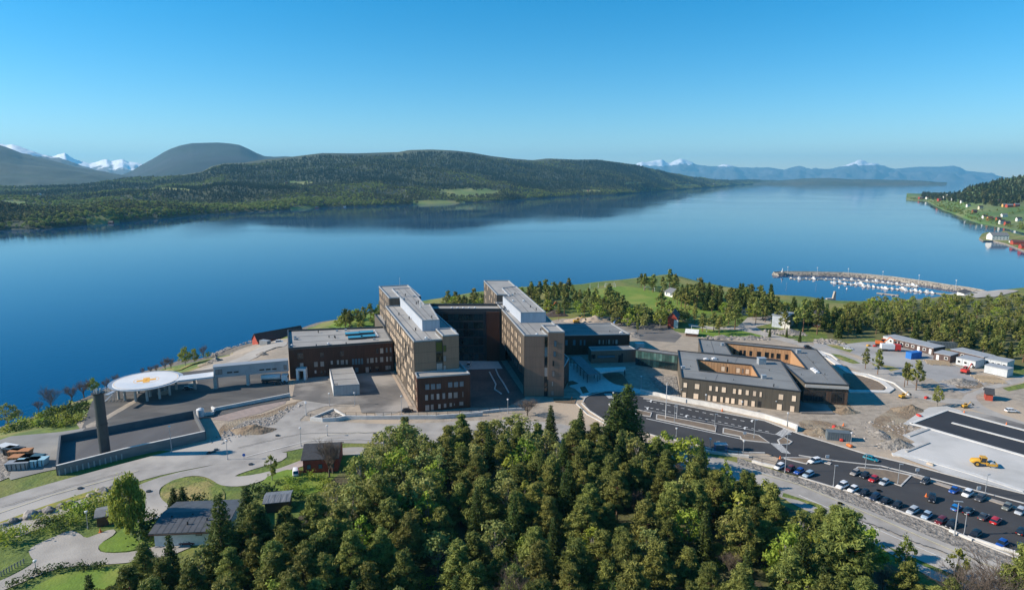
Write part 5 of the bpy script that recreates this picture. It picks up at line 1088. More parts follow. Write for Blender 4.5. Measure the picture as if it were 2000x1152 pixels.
ABOVE = [(700, 'above the skylights'), (860, 'beside the left tower'), (1000, 'beside the right tower'), (1080, 'near the orange excavator'), (1150, 'above the sand heap'), (1230, 'above the east wing'), (1290, 'above the glass bridge'), (1340, 'near the pavilion'), (1400, 'behind the red house'), (1460, 'near the white building'), (1520, 'near the grey shed'), (1580, 'near the brown house'), (1640, 'below the landing stage'), (1700, 'behind the red lorry'), (1760, 'below the jetty'), (1820, 'behind the container'), (1880, 'below the breakwater'), (1940, 'behind the forward huts'), (9999, 'at the right edge')]
def where(x, y, fg):
    a, b_ = ray_px(x, y, hgt(x, y)); t_ = BELOW if fg else ABOVE
    s = next(v for k, v in t_ if a < k)
    if fg: r_ = 'far rim' if b_ < 930 else 'upper part' if b_ < 985 else 'middle' if b_ < 1060 else 'lower part' if b_ < 1150 else 'bottom edge'
    else: r_ = 'shore side' if b_ < 590 else 'upper row' if b_ < 615 else 'middle row' if b_ < 645 else 'lower row' if b_ < 680 else 'front row'
    return r_, s
SC = []
def scatter(poly, n, mix, mind, hmul=(.8, 1.15), labelf=None, group=None, f='F', tries=40, flat=True, seed=1, wood=0):
    """fill a ground polygon (measured in the photo) with separate trees"""
    rs = random.Random(seed); P = [Tf(f, *q) for q in poly]; xs = [p.x for p in P]; ys = [p.y for p in P]; pl = [(p.x, p.y) for p in P]; got = []
    for _ in range(n * tries):
        x, y = rs.uniform(min(xs), max(xs)), rs.uniform(min(ys), max(ys))
        c = False; j = len(pl) - 1
        for i in range(len(pl)):
            if (pl[i][1] > y) != (pl[j][1] > y) and x < (pl[j][0] - pl[i][0]) * (y - pl[i][1]) / (pl[j][1] - pl[i][1]) + pl[i][0]: c = not c
            j = i
        if not c or any((x - a) ** 2 + (y - b_) ** 2 < mind * mind for a, b_ in got): continue
        got.append((x, y)); k = rs.choices(list(mix), list(mix.values()))[0]; hm = rs.uniform(*hmul); sz = 'small' if hm < hmul[0] + (hmul[1] - hmul[0]) * .33 else 'tall' if hm > hmul[0] + (hmul[1] - hmul[0]) * .67 else 'medium'
        o_ = tree(k, Vector((x, y, 0)), HT_[k] * hm, labelf(k), group + ' - ' + NM[k].replace('_', ' ') + 's')
        if wood: r_, s_ = where(x, y, wood == 1); o_['label'] = f'{sz} {labelf(k)} {r_}, {s_}'
        elif 'bush' in o_['label']: o_['label'] = {'small': 'small ', 'medium': '', 'tall': 'big '}[sz] + o_['label']
        SC.append((o_, ray_px(x, y, 0)[0]))
        if len(got) >= n: break
    return got
# named foreground trees: (kind, base px, height m, label)
def at_base(kind, bx, by, top, label, var=None, sx=1.0, f='F', group=None):
    b_ = Tf(f, bx, by); _, ty = PX(f, bx, top); h = CAM_H - b_.y * tan_down(ty) - b_.z
    return tree(kind, b_, max(.8, h), label, group, var, sx)
at_base('weep', 1160, 640, 90, 'tall weeping birch with yellow-green leaves beside the driveway at lower left', 0, .85, '6')
at_base('thuja', 1550, 425, 235, 'left of the two slim dark columnar conifers behind the long low house', 0, 1.1, '6'); at_base('thuja', 1630, 420, 225, 'right of the two slim dark columnar conifers behind the long low house', 0, 1.15, '6')
at_base('bare', 935, 1120, 800, 'large leafless tree standing against the red cottage beside the road', 0, .9, '5'); at_base('bare', 960, 1090, 830, 'smaller leafless tree close behind the red cottage', 1, .8, '5')
at_base('pine', 1510, 925, 660, 'lone dark pine at the left edge of the wood, beside the main road', 1, .85, '5')
at_base('spruce', 1223, 885, 748, 'taller of the two dark spruces overlapping the bus road', 2, 1.75); at_base('spruce', 1200, 893, 768, 'shorter of the two dark spruces overlapping the bus road', 0, 1.6)
at_base('bare', 1030, 812, 774, 'wide leafless tree with reddish twigs in front of the right tower', 0, 1.9)
at_base('birch', 505, 1145, 945, 'thin pale green birch on the lawn beside the side road', 1, .7, '5')
at_base('spruce', 1075, 870, 790, 'dark spruce at the road edge right of the leafless tree', 1, 1.0); at_base('spruce', 1133, 878, 796, 'dark spruce left of the roundabout at the road edge', 1, .95)
at_base('pale', 1010, 870, 808, 'bushy pale green tree below the retaining wall in front of the right tower', 0, 1.6); at_base('pale', 965, 870, 815, 'pale green tree left of its bushier neighbour by the road', 2, 1.3)
at_base('spruce', 487, 1052, 948, 'dark spruce rising right behind the long low house', 1, 1.4); at_base('spruce', 440, 1130, 962, 'tall dark spruce in front of the right end of the long low house', 2, 1.35)
at_base('spruce', 520, 1100, 990, 'dark spruce in front of the small striped shed', 1, 1.1); at_base('spruce', 552, 1090, 1000, 'small dark spruce right of the striped shed front', 1, 1.1)
at_base('birch', 1290, 915, 838, 'fresh lime-green tree below the bus road', 2, 1.2); at_base('birch', 1345, 925, 850, 'broad lime-green tree below the bus road, right of the fresh one', 3, 1.3)
at_base('birch', 1415, 960, 895, 'slim lime-green birch beside the road below the parked cars', 2, .6)
at_base('pine', 1640, 1160, 990, 'big spreading pine at the right edge of the wood beside the road', 0, 1.1); at_base('spruce', 1455, 1010, 925, 'dark spruce near the right edge of the wood by the road', 0, 1.1)
at_base('birch', 1765, 1130, 1040, 'olive birch with thin top beside the footpath', 0, .7); at_base('birch', 1865, 1150, 1068, 'yellow-green birch near the lower right corner', 1, .7)
at_base('bare', 1890, 1230, 1090, 'bare grey tree in the lower right corner', 0, 1.4); at_base('bare', 1960, 1230, 1080, 'second bare grey tree in the lower right corner, nearer the car park', 1, 1.5)
at_base('pine', 1985, 1225, 1062, 'dark green pine top at the lower right corner, in front of the car park', 2, .9); at_base('bare', 1010, 1240, 1100, 'bare-branched tree low in the wood at the bottom edge', 0, .9)
# mid-left scrub along the shore
for i, (x, y, t_, k) in enumerate(((385, 450, 265, 'bare'), (540, 395, 265, 'bare'), (290, 470, 370, 'bare'), (630, 370, 225, 'bare'), (800, 310, 215, 'bare'), (870, 260, 190, 'bare'))):
    at_base(k, x, y, t_, ['broad leafless tree on the bank left of the round green tree', 'leafless tree on the bank just left of the round green tree', 'thin bare tree, leftmost of those on the bank', 'slim bare tree on the bank, almost touching the round green tree', 'small bare tree between round green tree and helicopter deck', 'small bare bush behind the helicopter deck rim'][i], i % 2, 1.2, '4')
at_base('birch', 705, 345, 215, 'round light green tree alone on the shore bank left of the helipad', 3, .85, '4')
at_base('pale', 60, 580, 410, 'pale willow at the far left edge of the shore', 0, 1.2, '4'); at_base('pale', 140, 540, 450, 'small pale tree beside the willow at the left edge', 2, .9, '4')
at_base('birch', 740, 345, 160, 'left rounded green tree of the shore clump behind the helicopter ramp', 3, .8, 's1'); at_base('birch', 820, 320, 180, 'middle green tree of the shore clump behind the helicopter ramp', 1, .9, 's1')
at_base('bare', 900, 270, 140, 'grey leafless tree at the right end of the shore clump', 0, .9, 's1'); at_base('lime_shrub', 930, 270, 200, 'low green bush at the right end of the shore clump', 0, .9, 's1')
for i, (x, b_, t_) in enumerate(((560, 380, 255), (610, 370, 250), (480, 400, 310), (430, 410, 330), (360, 420, 345))): at_base('bare', x, b_, t_, 'bare grey shrub-like tree on the shore slope behind the helicopter deck', i % 2, 1.0, 's1', 'bare shrub-like trees behind the helicopter deck')
scatter([(15, 645), (300, 530), (620, 440), (600, 560), (450, 600), (60, 640)], 55, {'shrub': 5, 'lime_shrub': 1}, 1.3, (1.4, 2.3), lambda k: 'dark green bush in the dense thicket on the mound at left', 'thicket on the mound at left', '4', seed=4)
scatter([(600, 560), (640, 480), (830, 360), (920, 390), (910, 470), (620, 600)], 9, {'lime_shrub': 1}, 2.2, (1.6, 2.2), lambda k: 'big rounded pale green bush between main road and gravel layby', 'bushes between layby and driveway', '6', seed=5)
scatter([(170, 640), (430, 500), (600, 560), (760, 600), (600, 600), (250, 690)], 16, {'lime_shrub': 2, 'shrub': 1}, 2, (.9, 1.6), lambda k: 'low scrubby bush on the bank above the gravel turning place', 'scrub above the gravel turning place', '6', seed=6)
scatter([(0, 640), (120, 660), (110, 740), (0, 780)], 5, {'lime_shrub': 2}, 2.2, (1.2, 2.0), lambda k: 'bush at the left picture edge beside the gravel layby', 'bushes at the left edge', '6', seed=7)
def hedge(f, line, step, label, h=1.2, mat_k='shrub', group='hedge'):
    P = pts(f, line); me = None
    t = thing('hedge', label, 'hedge', (P[0].x, P[0].y, 0)); k = 0
    for a, b_ in zip(P[:-1], P[1:]):
        n = max(1, int((b_ - a).length / step))
        for i in range(n):
            p = a.lerp(b_, i / n); v = KIND[mat_k][k % 2][1]; k += 1; o = link('hedge_bush', v, t, (p.x - P[0].x, p.y - P[0].y, 0), k * 1.3); s = h / 1.15 * trng.uniform(.85, 1.15); o.scale = (s, s, s)
hedge('6', [(130, 1120), (240, 1060), (330, 1010), (420, 985), (540, 975), (660, 955), (800, 960), (960, 960)], 1.3, 'clipped dark green hedge curving along the driveway edge at lower left')
hedge('6', [(1290, 540), (1420, 480)], 1.2, 'short hedge beside the left end of the long low house', 1.5); hedge('6', [(1290, 690), (1340, 640), (1360, 730)], 1.2, 'dark bushes hugging the left wall of the long low house', 2.4)
hedge('6', [(1740, 380), (1860, 385)], 1.3, 'brownish low hedge right of the two columnar conifers', 1.7); hedge('q8', [(1000, 230), (1150, 240)], 1.5, 'row of round bushes behind the striped shed', 2.2)
scatter([(1060, 150), (1450, 110), (1480, 330), (1300, 400), (1200, 240), (1000, 200)], 22, {'shrub': 1, 'lime_shrub': 2}, 2.0, (.7, 1.4), lambda k: 'small green bush in the garden below the red cottage', 'garden bushes below the red cottage', 'q8', seed=8)
# the wood in the foreground
def lab_fg(region):
    d = {'pine': 'green pine', 'spruce': 'dark spruce', 'birch': 'green tree', 'pale': 'pale tree', 'bare': 'leafless tree'}
    return lambda k: d[k] + ' ' + region
scatter([(1000, 878), (900, 880), (870, 905), (860, 940), (880, 970), (900, 1000), (1040, 990), (1180, 1000), (1290, 960), (1380, 960), (1300, 925), (1180, 900)], 62, {'pine': 8, 'spruce': 1.2, 'birch': 1.5, 'pale': 2.5, 'bare': .4}, 4.3, (.62, .92), lab_fg('in foreground wood'), 'trees at the road edge of the foreground wood', seed=11, wood=1)
scatter([(650, 1040), (700, 985), (728, 915), (800, 900), (865, 950), (840, 1040), (740, 1070)], 40, {'pale': 7, 'birch': 1, 'pine': .5}, 3.6, (.8, 1.1), lab_fg('in foreground wood'), 'trees in the light thicket of the foreground wood', seed=12, wood=1)
scatter([(740, 1050), (900, 990), (1180, 985), (1380, 975), (1480, 1010), (1560, 1120), (1700, 1300), (1100, 1290), (500, 1290), (560, 1120)], 115, {'pine': 11, 'spruce': 2, 'birch': 2.8, 'pale': 3, 'bare': .6}, 4.8, (.68, .98), lab_fg('in foreground wood'), 'trees in the middle of the foreground wood', seed=13, wood=1)
scatter([(340, 1150), (470, 1090), (620, 1070), (660, 1130), (600, 1300), (120, 1300), (240, 1200)], 36, {'pine': 8, 'spruce': 3, 'pale': 1.2}, 4.8, (.7, 1.0), lab_fg('in foreground wood'), 'trees below the long low house', seed=14, wood=1)
scatter([(220, 1200), (270, 1160), (330, 1150), (330, 1300), (190, 1300)], 5, {'pine': 8}, 4.5, (.65, .8), lab_fg('in foreground wood'), 'pines beside the driveway', seed=15, wood=1)
scatter([(1500, 1060), (1620, 1060), (1720, 1150), (1900, 1240), (2100, 1380), (1700, 1380), (1560, 1200)], 36, {'pine': 6, 'spruce': 2, 'birch': 3.5, 'pale': 3, 'bare': .5}, 4.6, (.66, .95), lab_fg('in foreground wood'), 'trees at the right side of the wood', seed=16, wood=1)
scatter([(1380, 960), (1500, 1000), (1540, 1060), (1460, 1080), (1380, 1020)], 12, {'spruce': 3, 'pine': 3, 'birch': 2}, 4.2, (.62, .85), lab_fg('in foreground wood'), 'trees by the parking road', seed=17, wood=1)
under = scatter([(700, 960), (1000, 900), (1380, 970), (1500, 1100), (1600, 1260), (500, 1260), (600, 1050)], 150, {'shrub': 3, 'lime_shrub': 2}, 2.4, (.8, 1.6), lambda k: 'undergrowth bush between wood trunks', 'undergrowth of the foreground wood', seed=18, wood=1)
# trees between hospital and fjord
def lab_mid(region):
    d = {'farpine': 'dark pine', 'farspruce': 'pointed conifer', 'farbirch': 'green tree', 'farpale': 'olive tree'}
    return lambda k: d[k] + ' ' + region
scatter([(660, 645), (700, 622), (745, 618), (745, 640), (700, 648)], 20, {'farpine': 3, 'farbirch': 3}, 3.4, (.5, .85), lab_mid('north of hospital'), 'trees between the western block and the fjord', seed=21, wood=2)
scatter([(840, 615), (880, 598), (960, 592), (958, 606), (880, 612)], 24, {'farpine': 3, 'farbirch': 5}, 4.5, (.55, .9), lab_mid('north of hospital'), 'trees behind the glass hall', seed=22, wood=2)
scatter([(1010, 585), (1070, 578), (1150, 582), (1210, 600), (1240, 640), (1120, 618), (1060, 615)], 58, {'farpine': 5, 'farbirch': 3}, 5.0, (.6, 1.0), lab_mid('north of hospital'), 'trees right of the right tower', seed=23, wood=2)
scatter([(1190, 632), (1230, 615), (1300, 618), (1345, 628), (1300, 645), (1220, 645)], 22, {'farpine': 2, 'farbirch': 5, 'farpale': 3}, 6, (.8, 1.1), lab_mid('north of hospital'), 'trees between football field and red house', seed=24, wood=2)
scatter([(1250, 560), (1310, 562), (1330, 576), (1260, 572)], 10, {'farpine': 3, 'farbirch': 2}, 6, (.7, 1.1), lab_mid('north of hospital'), 'trees on the far side of the football field', seed=25, wood=2)
scatter([(1315, 590), (1345, 578), (1400, 585), (1480, 596), (1520, 610), (1500, 632), (1400, 612), (1330, 604)], 62, {'farpine': 7, 'farspruce': 2, 'farbirch': 3}, 5.0, (.65, 1.1), lab_mid('north of hospital'), 'trees behind the white pavilion', seed=26, wood=2)
scatter([(1370, 648), (1400, 640), (1420, 632), (1440, 642), (1400, 655)], 6, {'farpine': 5, 'farbirch': 1}, 6, (.7, 1.0), lab_mid('north of hospital'), 'trees right of the red house', seed=27, wood=2)
scatter([(1500, 640), (1520, 612), (1600, 612), (1660, 640), (1640, 655), (1560, 655)], 20, {'farpine': 4, 'farspruce': 3, 'farbirch': 3}, 5.5, (.7, 1.05), lab_mid('north of hospital'), 'trees around the grey shed', seed=28, wood=2)
scatter([(1630, 662), (1700, 655), (1800, 668), (1900, 690), (1990, 712), (2100, 730), (2080, 670), (1900, 640), (1700, 620), (1620, 630)], 125, {'farpine': 7, 'farspruce': 4, 'farbirch': 1, 'farpale': 2}, 4.8, (.5, .8), lab_mid('north of hospital'), 'trees in the dark belt behind the site huts', seed=29, wood=2)
scatter([(1620, 628), (1660, 602), (1760, 594), (1850, 591), (1950, 590), (2060, 580), (2250, 590), (2250, 680), (1950, 645), (1750, 625)], 290, {'farpale': 9, 'farbirch': 3, 'farpine': .35}, 6.0, (.45, .72), lab_mid('north of hospital'), 'trees in the wide spring wood near the marina', seed=30, wood=2)
for i, (x, y, t_) in enumerate(((450, 600, 390), (570, 655, 400), (830, 780, 530), (860, 760, 540), (945, 810, 500))): at_base('farpine', x, y, t_, ['left pine of the pair beside the red truck and site huts', 'right pine of the pair beside the red truck and site huts', 'left pine of the three by the gravel track', 'middle pine of the three by the gravel track', 'right pine of the three by the gravel track'][i], i % 3, .75, 'r1')
at_base('birch', 1150, 965, 755, 'lone yellow-green birch beside the new black asphalt', 0, .85, 'r1')
at_base('farpine', 1145, 0, -30, 'x', 0, .5, 'F') if False else None
at_base('farspruce', 1315, 690, 600, 'small dense dark conifer at the right end of the small lawn', 0, .9, 'r2'); at_base('farspruce', 1480, 695, 590, 'narrow conifer by the stone heap near the grey shed', 0, .7, 'r2'); at_base('farspruce', 1610, 740, 630, 'brownish conifer beside the track behind the low grey wing', 0, .8, 'r2')
at_base('farpine', 1180, 560, 300, 'tall dark pine left of the grey shed', 2, .7, 'r2'); at_base('farpine', 1640, 640, 300, 'very tall pine right of the grey shed', 1, .8, 'r2'); at_base('farpine', 580, 560, 350, 'pine close to the right end of the red house', 0, .55, 'r2')
at_base('farpine', 1377, 440 // 1, 380, 'x', 0, 1, 'F') if False else None
at_base('farpine', 760, 340, 205, 'lone pine standing on the sandy ground right of the right tower', 2, .7, '2'); at_base('farpine', 1370, 440, 320, 'thin pine beside the heap of bicycles on the sandy ground', 0, .5, '2')
# ---- wooded slopes across the fjord: too many trees to count -------------------------
def instance_wood(name, P, S, meshes, mats_label):
    for mi, me_src in enumerate(meshes): pass
    src = link('tree_pattern', meshes[0]); col.objects.unlink(src)
    me = bpy.data.meshes.new(name); me.vertices.add(len(P)); me.vertices.foreach_set('co', np.asarray(P, 'f').ravel()); at = me.attributes.new('size', 'FLOAT', 'POINT'); at.data.foreach_set('value', np.asarray(S, 'f')); me.update()
    o = link(name, me); ng = bpy.data.node_groups.new(name + '_spread', 'GeometryNodeTree'); ng.interface.new_socket('Geometry', in_out='INPUT', socket_type='NodeSocketGeometry'); ng.interface.new_socket('Geometry', in_out='OUTPUT', socket_type='NodeSocketGeometry')
    a = ng.nodes.new('NodeGroupInput'); b = ng.nodes.new('NodeGroupOutput'); ip = ng.nodes.new('GeometryNodeInstanceOnPoints'); mp = ng.nodes.new('GeometryNodeMeshToPoints'); oi = ng.nodes.new('GeometryNodeObjectInfo'); oi.inputs[0].default_value = src
    sz = ng.nodes.new('GeometryNodeInputNamedAttribute'); sz.data_type = 'FLOAT'; sz.inputs[0].default_value = 'size'; rv = ng.nodes.new('FunctionNodeRandomValue'); rv.data_type = 'FLOAT'; rv.inputs[3].default_value = 6.28; cx = ng.nodes.new('ShaderNodeCombineXYZ')
    L = ng.links.new; L(a.outputs[0], mp.inputs[0]); L(mp.outputs[0], ip.inputs['Points']); L(oi.outputs['Geometry'], ip.inputs['Instance']); L(sz.outputs[0], ip.inputs['Scale']); L(rv.outputs[1], cx.inputs[2]); L(cx.outputs[0], ip.inputs['Rotation']); L(ip.outputs[0], b.inputs[0])
    md = o.modifiers.new('spread', 'NODES'); md.node_group = ng; return tag(o, kind='stuff')
def low_tree(seed, kind, mat):
    rs = random.Random(seed); cl = []
    if kind == 'c':
        for i in range(7): f = i / 7; cl.append((rs.uniform(-.3, .3), rs.uniform(-.3, .3), 2 + 10 * f, 2.7 * (1 - f) + .5, 2.7 * (1 - f) + .5, 1.1, rs.uniform(.1, .7)))
    else:
        for i in range(7): cl.append((rs.uniform(-2, 2), rs.uniform(-2, 2), rs.uniform(3, 8), 1.9, 1.9, 1.7, rs.uniform(.2, .8)))
    return leaves_mesh('wood_tree', cl, mat, 6.5, .75, seed)
far_con = leaf_mat('far_conifer', (.010, .022, .011), (.045, .065, .02), .4, .1); far_dec = leaf_mat('far_broadleaf', (.12, .155, .03), (.30, .33, .075), .35, .3); far_mix = leaf_mat('far_mixed', (.05, .065, .025), (.15, .15, .055), .4, .2)
def ray_px(x, y, z):
    dx, dy, dz = x, y, z - CAM_H; fw = dy * cp - dz * sp; up_ = dy * sp + dz * cp; return 1000 + F_PX * dx / fw, 576 - F_PX * up_ / fw
fields = [(850, 395, 52, 4), (915, 377, 62, 8), (590, 406, 25, 3.5), (185, 429, 42, 4), (40, 438, 50, 4), (25, 397, 30, 5), (585, 357, 25, 3), (1150, 374, 25, 3), (330, 370, 40, 2.5), (1340, 362, 20, 2), (1240, 358, 20, 2)]
Pc, Sc, Pd, Sd, Pm, Sm = [], [], [], [], [], []; rs_ = np.random.RandomState(5)
def on_hill(hn, n, fn, srange=(0.01, .93)):
    cols, X, Y, Z = hills[hn]; nr, nc = X.shape
    ci = rs_.uniform(0, nc - 1.01, n); sj = rs_.uniform(*srange, n) ** 1.25 * (nr - 1.01) * .8
    i0 = ci.astype(int); j0 = sj.astype(int); fi = ci - i0; fj = sj - j0
    def bl(A): return (A[j0, i0] * (1 - fi) + A[j0, i0 + 1] * fi) * (1 - fj) + (A[j0 + 1, i0] * (1 - fi) + A[j0 + 1, i0 + 1] * fi) * fj
    for x, y, z in zip(bl(X), bl(Y), bl(Z)):
        if z < WATER + 1: continue
        fn(float(x), float(y), float(z))
def put_hill(x, y, z):
    px_, py_ = ray_px(x, y, z)
    for fx_, fy_, fw_, fh_ in fields:
        if ((px_ - fx_) / fw_) ** 2 + ((py_ - fy_) / fh_) ** 2 < .75 + .7 * mn.noise(Vector((x / 60, y / 60, 2))): return
    n1 = mn.noise(Vector((x / 420, y / 420, 0))) + .5 * mn.noise(Vector((x / 130, y / 130, 4))); low_ = max(0, 1 - (z - WATER) / 45)
    v = n1 + low_ * .7 + random.uniform(-.28, .28) + (.18 if px_ < 450 else 0); s = random.uniform(.75, 1.25) * (1 + max(0, y - 2500) / 6000)
    if v > .42: Pd.append((x, y, z)); Sd.append(s)
    elif v > .02: Pm.append((x, y, z)); Sm.append(s)
    else: Pc.append((x, y, z)); Sc.append(s)
on_hill('wooded_hill', 52000, put_hill)
def put_head(x, y, z):
    px_, py_ = ray_px(x, y, z)
    top_ = np.interp(px_, [1774, 1880, 1960, 2000, 2200], [386, 397, 405, 398, 380]); 
    if px_ < 1800 and py_ < top_: return
    if py_ < top_: (Pc if random.random() < .75 else Pm).append((x, y, z)); (Sc if Pc and Pc[-1] == (x, y, z) else Sm).append(random.uniform(.8, 1.2))
    elif random.random() < (.35 if py_ > np.interp(px_, [1774, 1880, 2000], [388, 412, 440]) else .04) or px_ < 1880 and random.random() < .3: Pd.append((x, y, z)); Sd.append(random.uniform(.45, .8))
on_hill('farm_headland', 4500, put_head, (.02, .98))
def put_isle(x, y, z): Pc.append((x, y, z)); Sc.append(random.uniform(.7, 1.0))
on_hill('low_island', 1500, put_isle)
instance_wood('conifer_woods', Pc, Sc, [low_tree(1, 'c', far_con)], ''); instance_wood('broadleaf_woods', Pd, Sd, [low_tree(2, 'd', far_dec)], ''); instance_wood('mixed_woods', Pm, Sm, [low_tree(3, 'd', far_mix)], '')
for hn_ in ('wooded_hill',):
    o_ = bpy.data.objects[hn_]; o_.data.materials.append(M('far_field', (.12, .19, .04), (.22, .22, .07), .012, .95))
    for p_ in o_.data.polygons:
        c_ = p_.center; a_, b_ = ray_px(*c_)
        for fx_, fy_, fw_, fh_ in fields:
            if ((a_ - fx_) / fw_) ** 2 + ((b_ - fy_) / fh_) ** 2 < 1.3: p_.material_index = 1

# where several trees still read alike, say which one from the left
ORD = ['first', 'second', 'third', 'fourth', 'fifth', 'sixth', 'seventh', 'eighth', 'ninth', 'tenth', 'eleventh', 'twelfth', 'thirteenth', 'fourteenth', 'fifteenth', 'sixteenth', 'seventeenth', 'eighteenth', 'nineteenth', 'twentieth'] + ['twenty-' + q for q in ('first', 'second', 'third', 'fourth', 'fifth', 'sixth', 'seventh')]
byl = {}
for o_, x_ in SC: byl.setdefault(o_['label'], []).append((x_, o_))
for l_, v_ in byl.items():
    if 1 < len(v_) <= 27:
        for k_, (x_, o_) in enumerate(sorted(v_, key=lambda q: q[0])): o_['label'] = l_ + ', ' + ORD[k_] + ' from left'
# ================================================================== vehicles, lamps, small buildings, marina
rubber = M('rubber', (.02, .02, .02), rough=.8); rim_m = M('wheel_rim', (.4, .4, .42), rough=.35, metal=.6); lampg = M('lamp_glass', (.7, .72, .75), rough=.1); tail_m = M('tail_lamp', (.35, .01, .01), rough=.3)
carglass = M('car_glass', (.015, .02, .028), rough=.05, spec=.8)
def loft(m, secs, mat=0, smooth=True, cap=True):
    n = len(secs[0]); b = len(m.v); vs = [v for s in secs for v in s]
    fs = [(i * n + j, i * n + (j + 1) % n, (i + 1) * n + (j + 1) % n, (i + 1) * n + j) for i in range(len(secs) - 1) for j in range(n)]
    m.add(vs, fs, mat, smooth)
    if cap: m.add(secs[0], [tuple(range(n))[::-1]], mat); m.add(secs[-1], [tuple(range(n))], mat)
def sec(x, w, z0, z1, r=.14):
    return [(x, -w + r, z0), (x, w - r, z0), (x, w, z0 + r), (x, w, z1 - r), (x, w - r * 1.2, z1), (x, -w + r * 1.2, z1), (x, -w, z1 - r), (x, -w, z0 + r)]
def car_parts(kind):
    """x forward; returns meshes that need a paint slot, and shared ones"""
    L_, Wd, H = {'hatch': (4.1, .88, 1.5), 'sedan': (4.6, .9, 1.45), 'estate': (4.7, .91, 1.5), 'suv': (4.6, .95, 1.72), 'van': (4.8, .95, 1.9)}[kind]; h = L_ / 2; zb = .95 if kind in ('suv', 'van') else .84
    m = MB(); hood = zb - .1 if kind != 'van' else zb + .05
    loft(m, [sec(-h, Wd * .80, .35, zb - .12, .1), sec(-h + .12, Wd * .95, .24, zb), sec(-h + .7, Wd, .2, zb), sec(0, Wd, .2, zb), sec(h - 1.15, Wd, .2, zb - .01), sec(h - .5, Wd * .97, .22, hood), sec(h - .1, Wd * .88, .26, hood - .14, .12), sec(h, Wd * .72, .34, hood - .26, .08)])
    body_ = m
    xr = {'hatch': -h + .25, 'sedan': -h + .95, 'estate': -h + .3, 'suv': -h + .3, 'van': -h + .12}[kind]; xf = h - (1.15 if kind != 'van' else .75)
    tr0 = xr + (.35 if kind != 'sedan' else .5); tf = xf - .75
    g = MB(); loft(g, [sec(xr, Wd * .88, zb - .06, zb + .02, .03), sec(tr0, Wd * .80, zb - .06, H - .05, .1), sec(tf, Wd * .80, zb - .06, H - .05, .1), sec(xf, Wd * .88, zb - .06, zb + .02, .03)], smooth=False)
    r = MB(); loft(r, [sec(tr0 - .03, Wd * .78, H - .1, H - .01, .04), sec((tr0 + tf) / 2, Wd * .79, H - .09, H + .03, .04), sec(tf + .05, Wd * .78, H - .1, H - .02, .04)])
    for x in (tr0 + .02, (tr0 + tf) / 2, tf):
        for s in (-1, 1): r.add([(x - .05, s * Wd * .815, H - .12), (x + .05, s * Wd * .815, H - .12), (x + .05, s * Wd * .93, zb - .02), (x - .05, s * Wd * .93, zb - .02)], [(0, 1, 2, 3)])
    return body_, g, r, L_, Wd, zb
CARM = {}; paints = {}
wt = MB(); wt.tube((0, -.11, 0), (0, .11, 0), .33, n=16); wheel_me = wt.mesh('wheel', rubber)
wr = MB(); wr.tube((0, -.115, 0), (0, .115, 0), .2, n=12); rim_me = wr.mesh('rim', rim_m)
hl_me = MB().box(-.06, -.17, -.07, .03, .17, .07).mesh('headlight', lampg); tl_me = MB().box(-.03, -.14, -.09, .05, .14, .09).mesh('tail_light', tail_m); pl_me = MB().box(-.02, -.26, -.06, .02, .26, .06).mesh('number_plate', M('plate', (.7, .7, .7)))
def car(p, rz, colour, label, kind='hatch', group='cars in the hospital car park', cat='car'):
    if kind not in CARM:
        b, g, r, L_, Wd, zb = car_parts(kind); CARM[kind] = (b, g.mesh('car_windows', carglass), r, L_, Wd, zb)
    b, gme, r, L_, Wd, zb = CARM[kind]; key = (kind, colour)
    if key not in paints:
        pm = bpy.data.materials.get('car_paint_' + colour) or M('car_paint_' + colour, {'white': (.72, .73, .74), 'black': (.012, .012, .014), 'red': (.42, .012, .012), 'dark_red': (.12, .012, .012), 'blue': (.012, .07, .32), 'bright_blue': (.01, .16, .45), 'teal': (.01, .19, .26), 'dark_blue': (.012, .022, .05), 'silver': (.40, .43, .46), 'pale_blue': (.30, .40, .50), 'dark_grey': (.06, .062, .066), 'olive_grey': (.16, .17, .15), 'beige_grey': (.27, .25, .23)}[colour], rough=.28, spec=.6)
        paints[key] = (b.mesh('body', pm), r.mesh('roof', pm))
    t = thing('parked_car', label, cat, p, rz, group); link('body', paints[key][0], t); link('car_windows', gme, t); link('roof', paints[key][1], t)
    for x in (-L_ / 2 + .82, L_ / 2 - .88):
        for s in (-1, 1): w_ = link('wheel', wheel_me, t, (x, s * (Wd - .1), .33)); link('rim', rim_me, w_)
    for s in (-1, 1): link('headlight', hl_me, t, (L_ / 2 - .07, s * Wd * .55, zb - .3)); link('tail_light', tl_me, t, (-L_ / 2 + .02, s * Wd * .68, zb - .2))
    link('number_plate', pl_me, t, (-L_ / 2 + .0, 0, .5)); t.scale = (.79, .79, .79); return t
ZC = .11
kd = (pt('8', 1080, 1035) - pt('8', 430, 785)); rowdir = math.atan2(kd.y, kd.x)
def cpt(f, x, y): q = pt(f, x, y); q.z = ZC; return q
up = rowdir + math.pi / 2; dn = rowdir - math.pi / 2
rowA = [('7', 1535, 830, 'white', 'estate'), ('7', 1632, 852, 'dark_red', 'hatch'), ('7', 1716, 876, 'blue', 'hatch'), ('7', 1802, 903, 'pale_blue', 'estate'), ('8', 325, 738, 'white', 'suv'), ('8', 405, 764, 'white', 'hatch'), ('8', 490, 793, 'black', 'hatch'),
        ('8', 570, 822, 'dark_blue', 'estate'), ('8', 650, 852, 'black', 'sedan'), ('8', 735, 884, 'black', 'hatch'), ('8', 853, 925, 'silver', 'estate'), ('8', 957, 963, 'pale_blue', 'hatch'), ('8', 1065, 1002, 'dark_red', 'estate'), ('8', 1145, 1033, 'black', 'suv'), ('8', 1322, 1105, 'black', 'estate'), ('8', 1520, 1175, 'blue', 'hatch'), ('8', 1660, 1215, 'dark_blue', 'suv')]
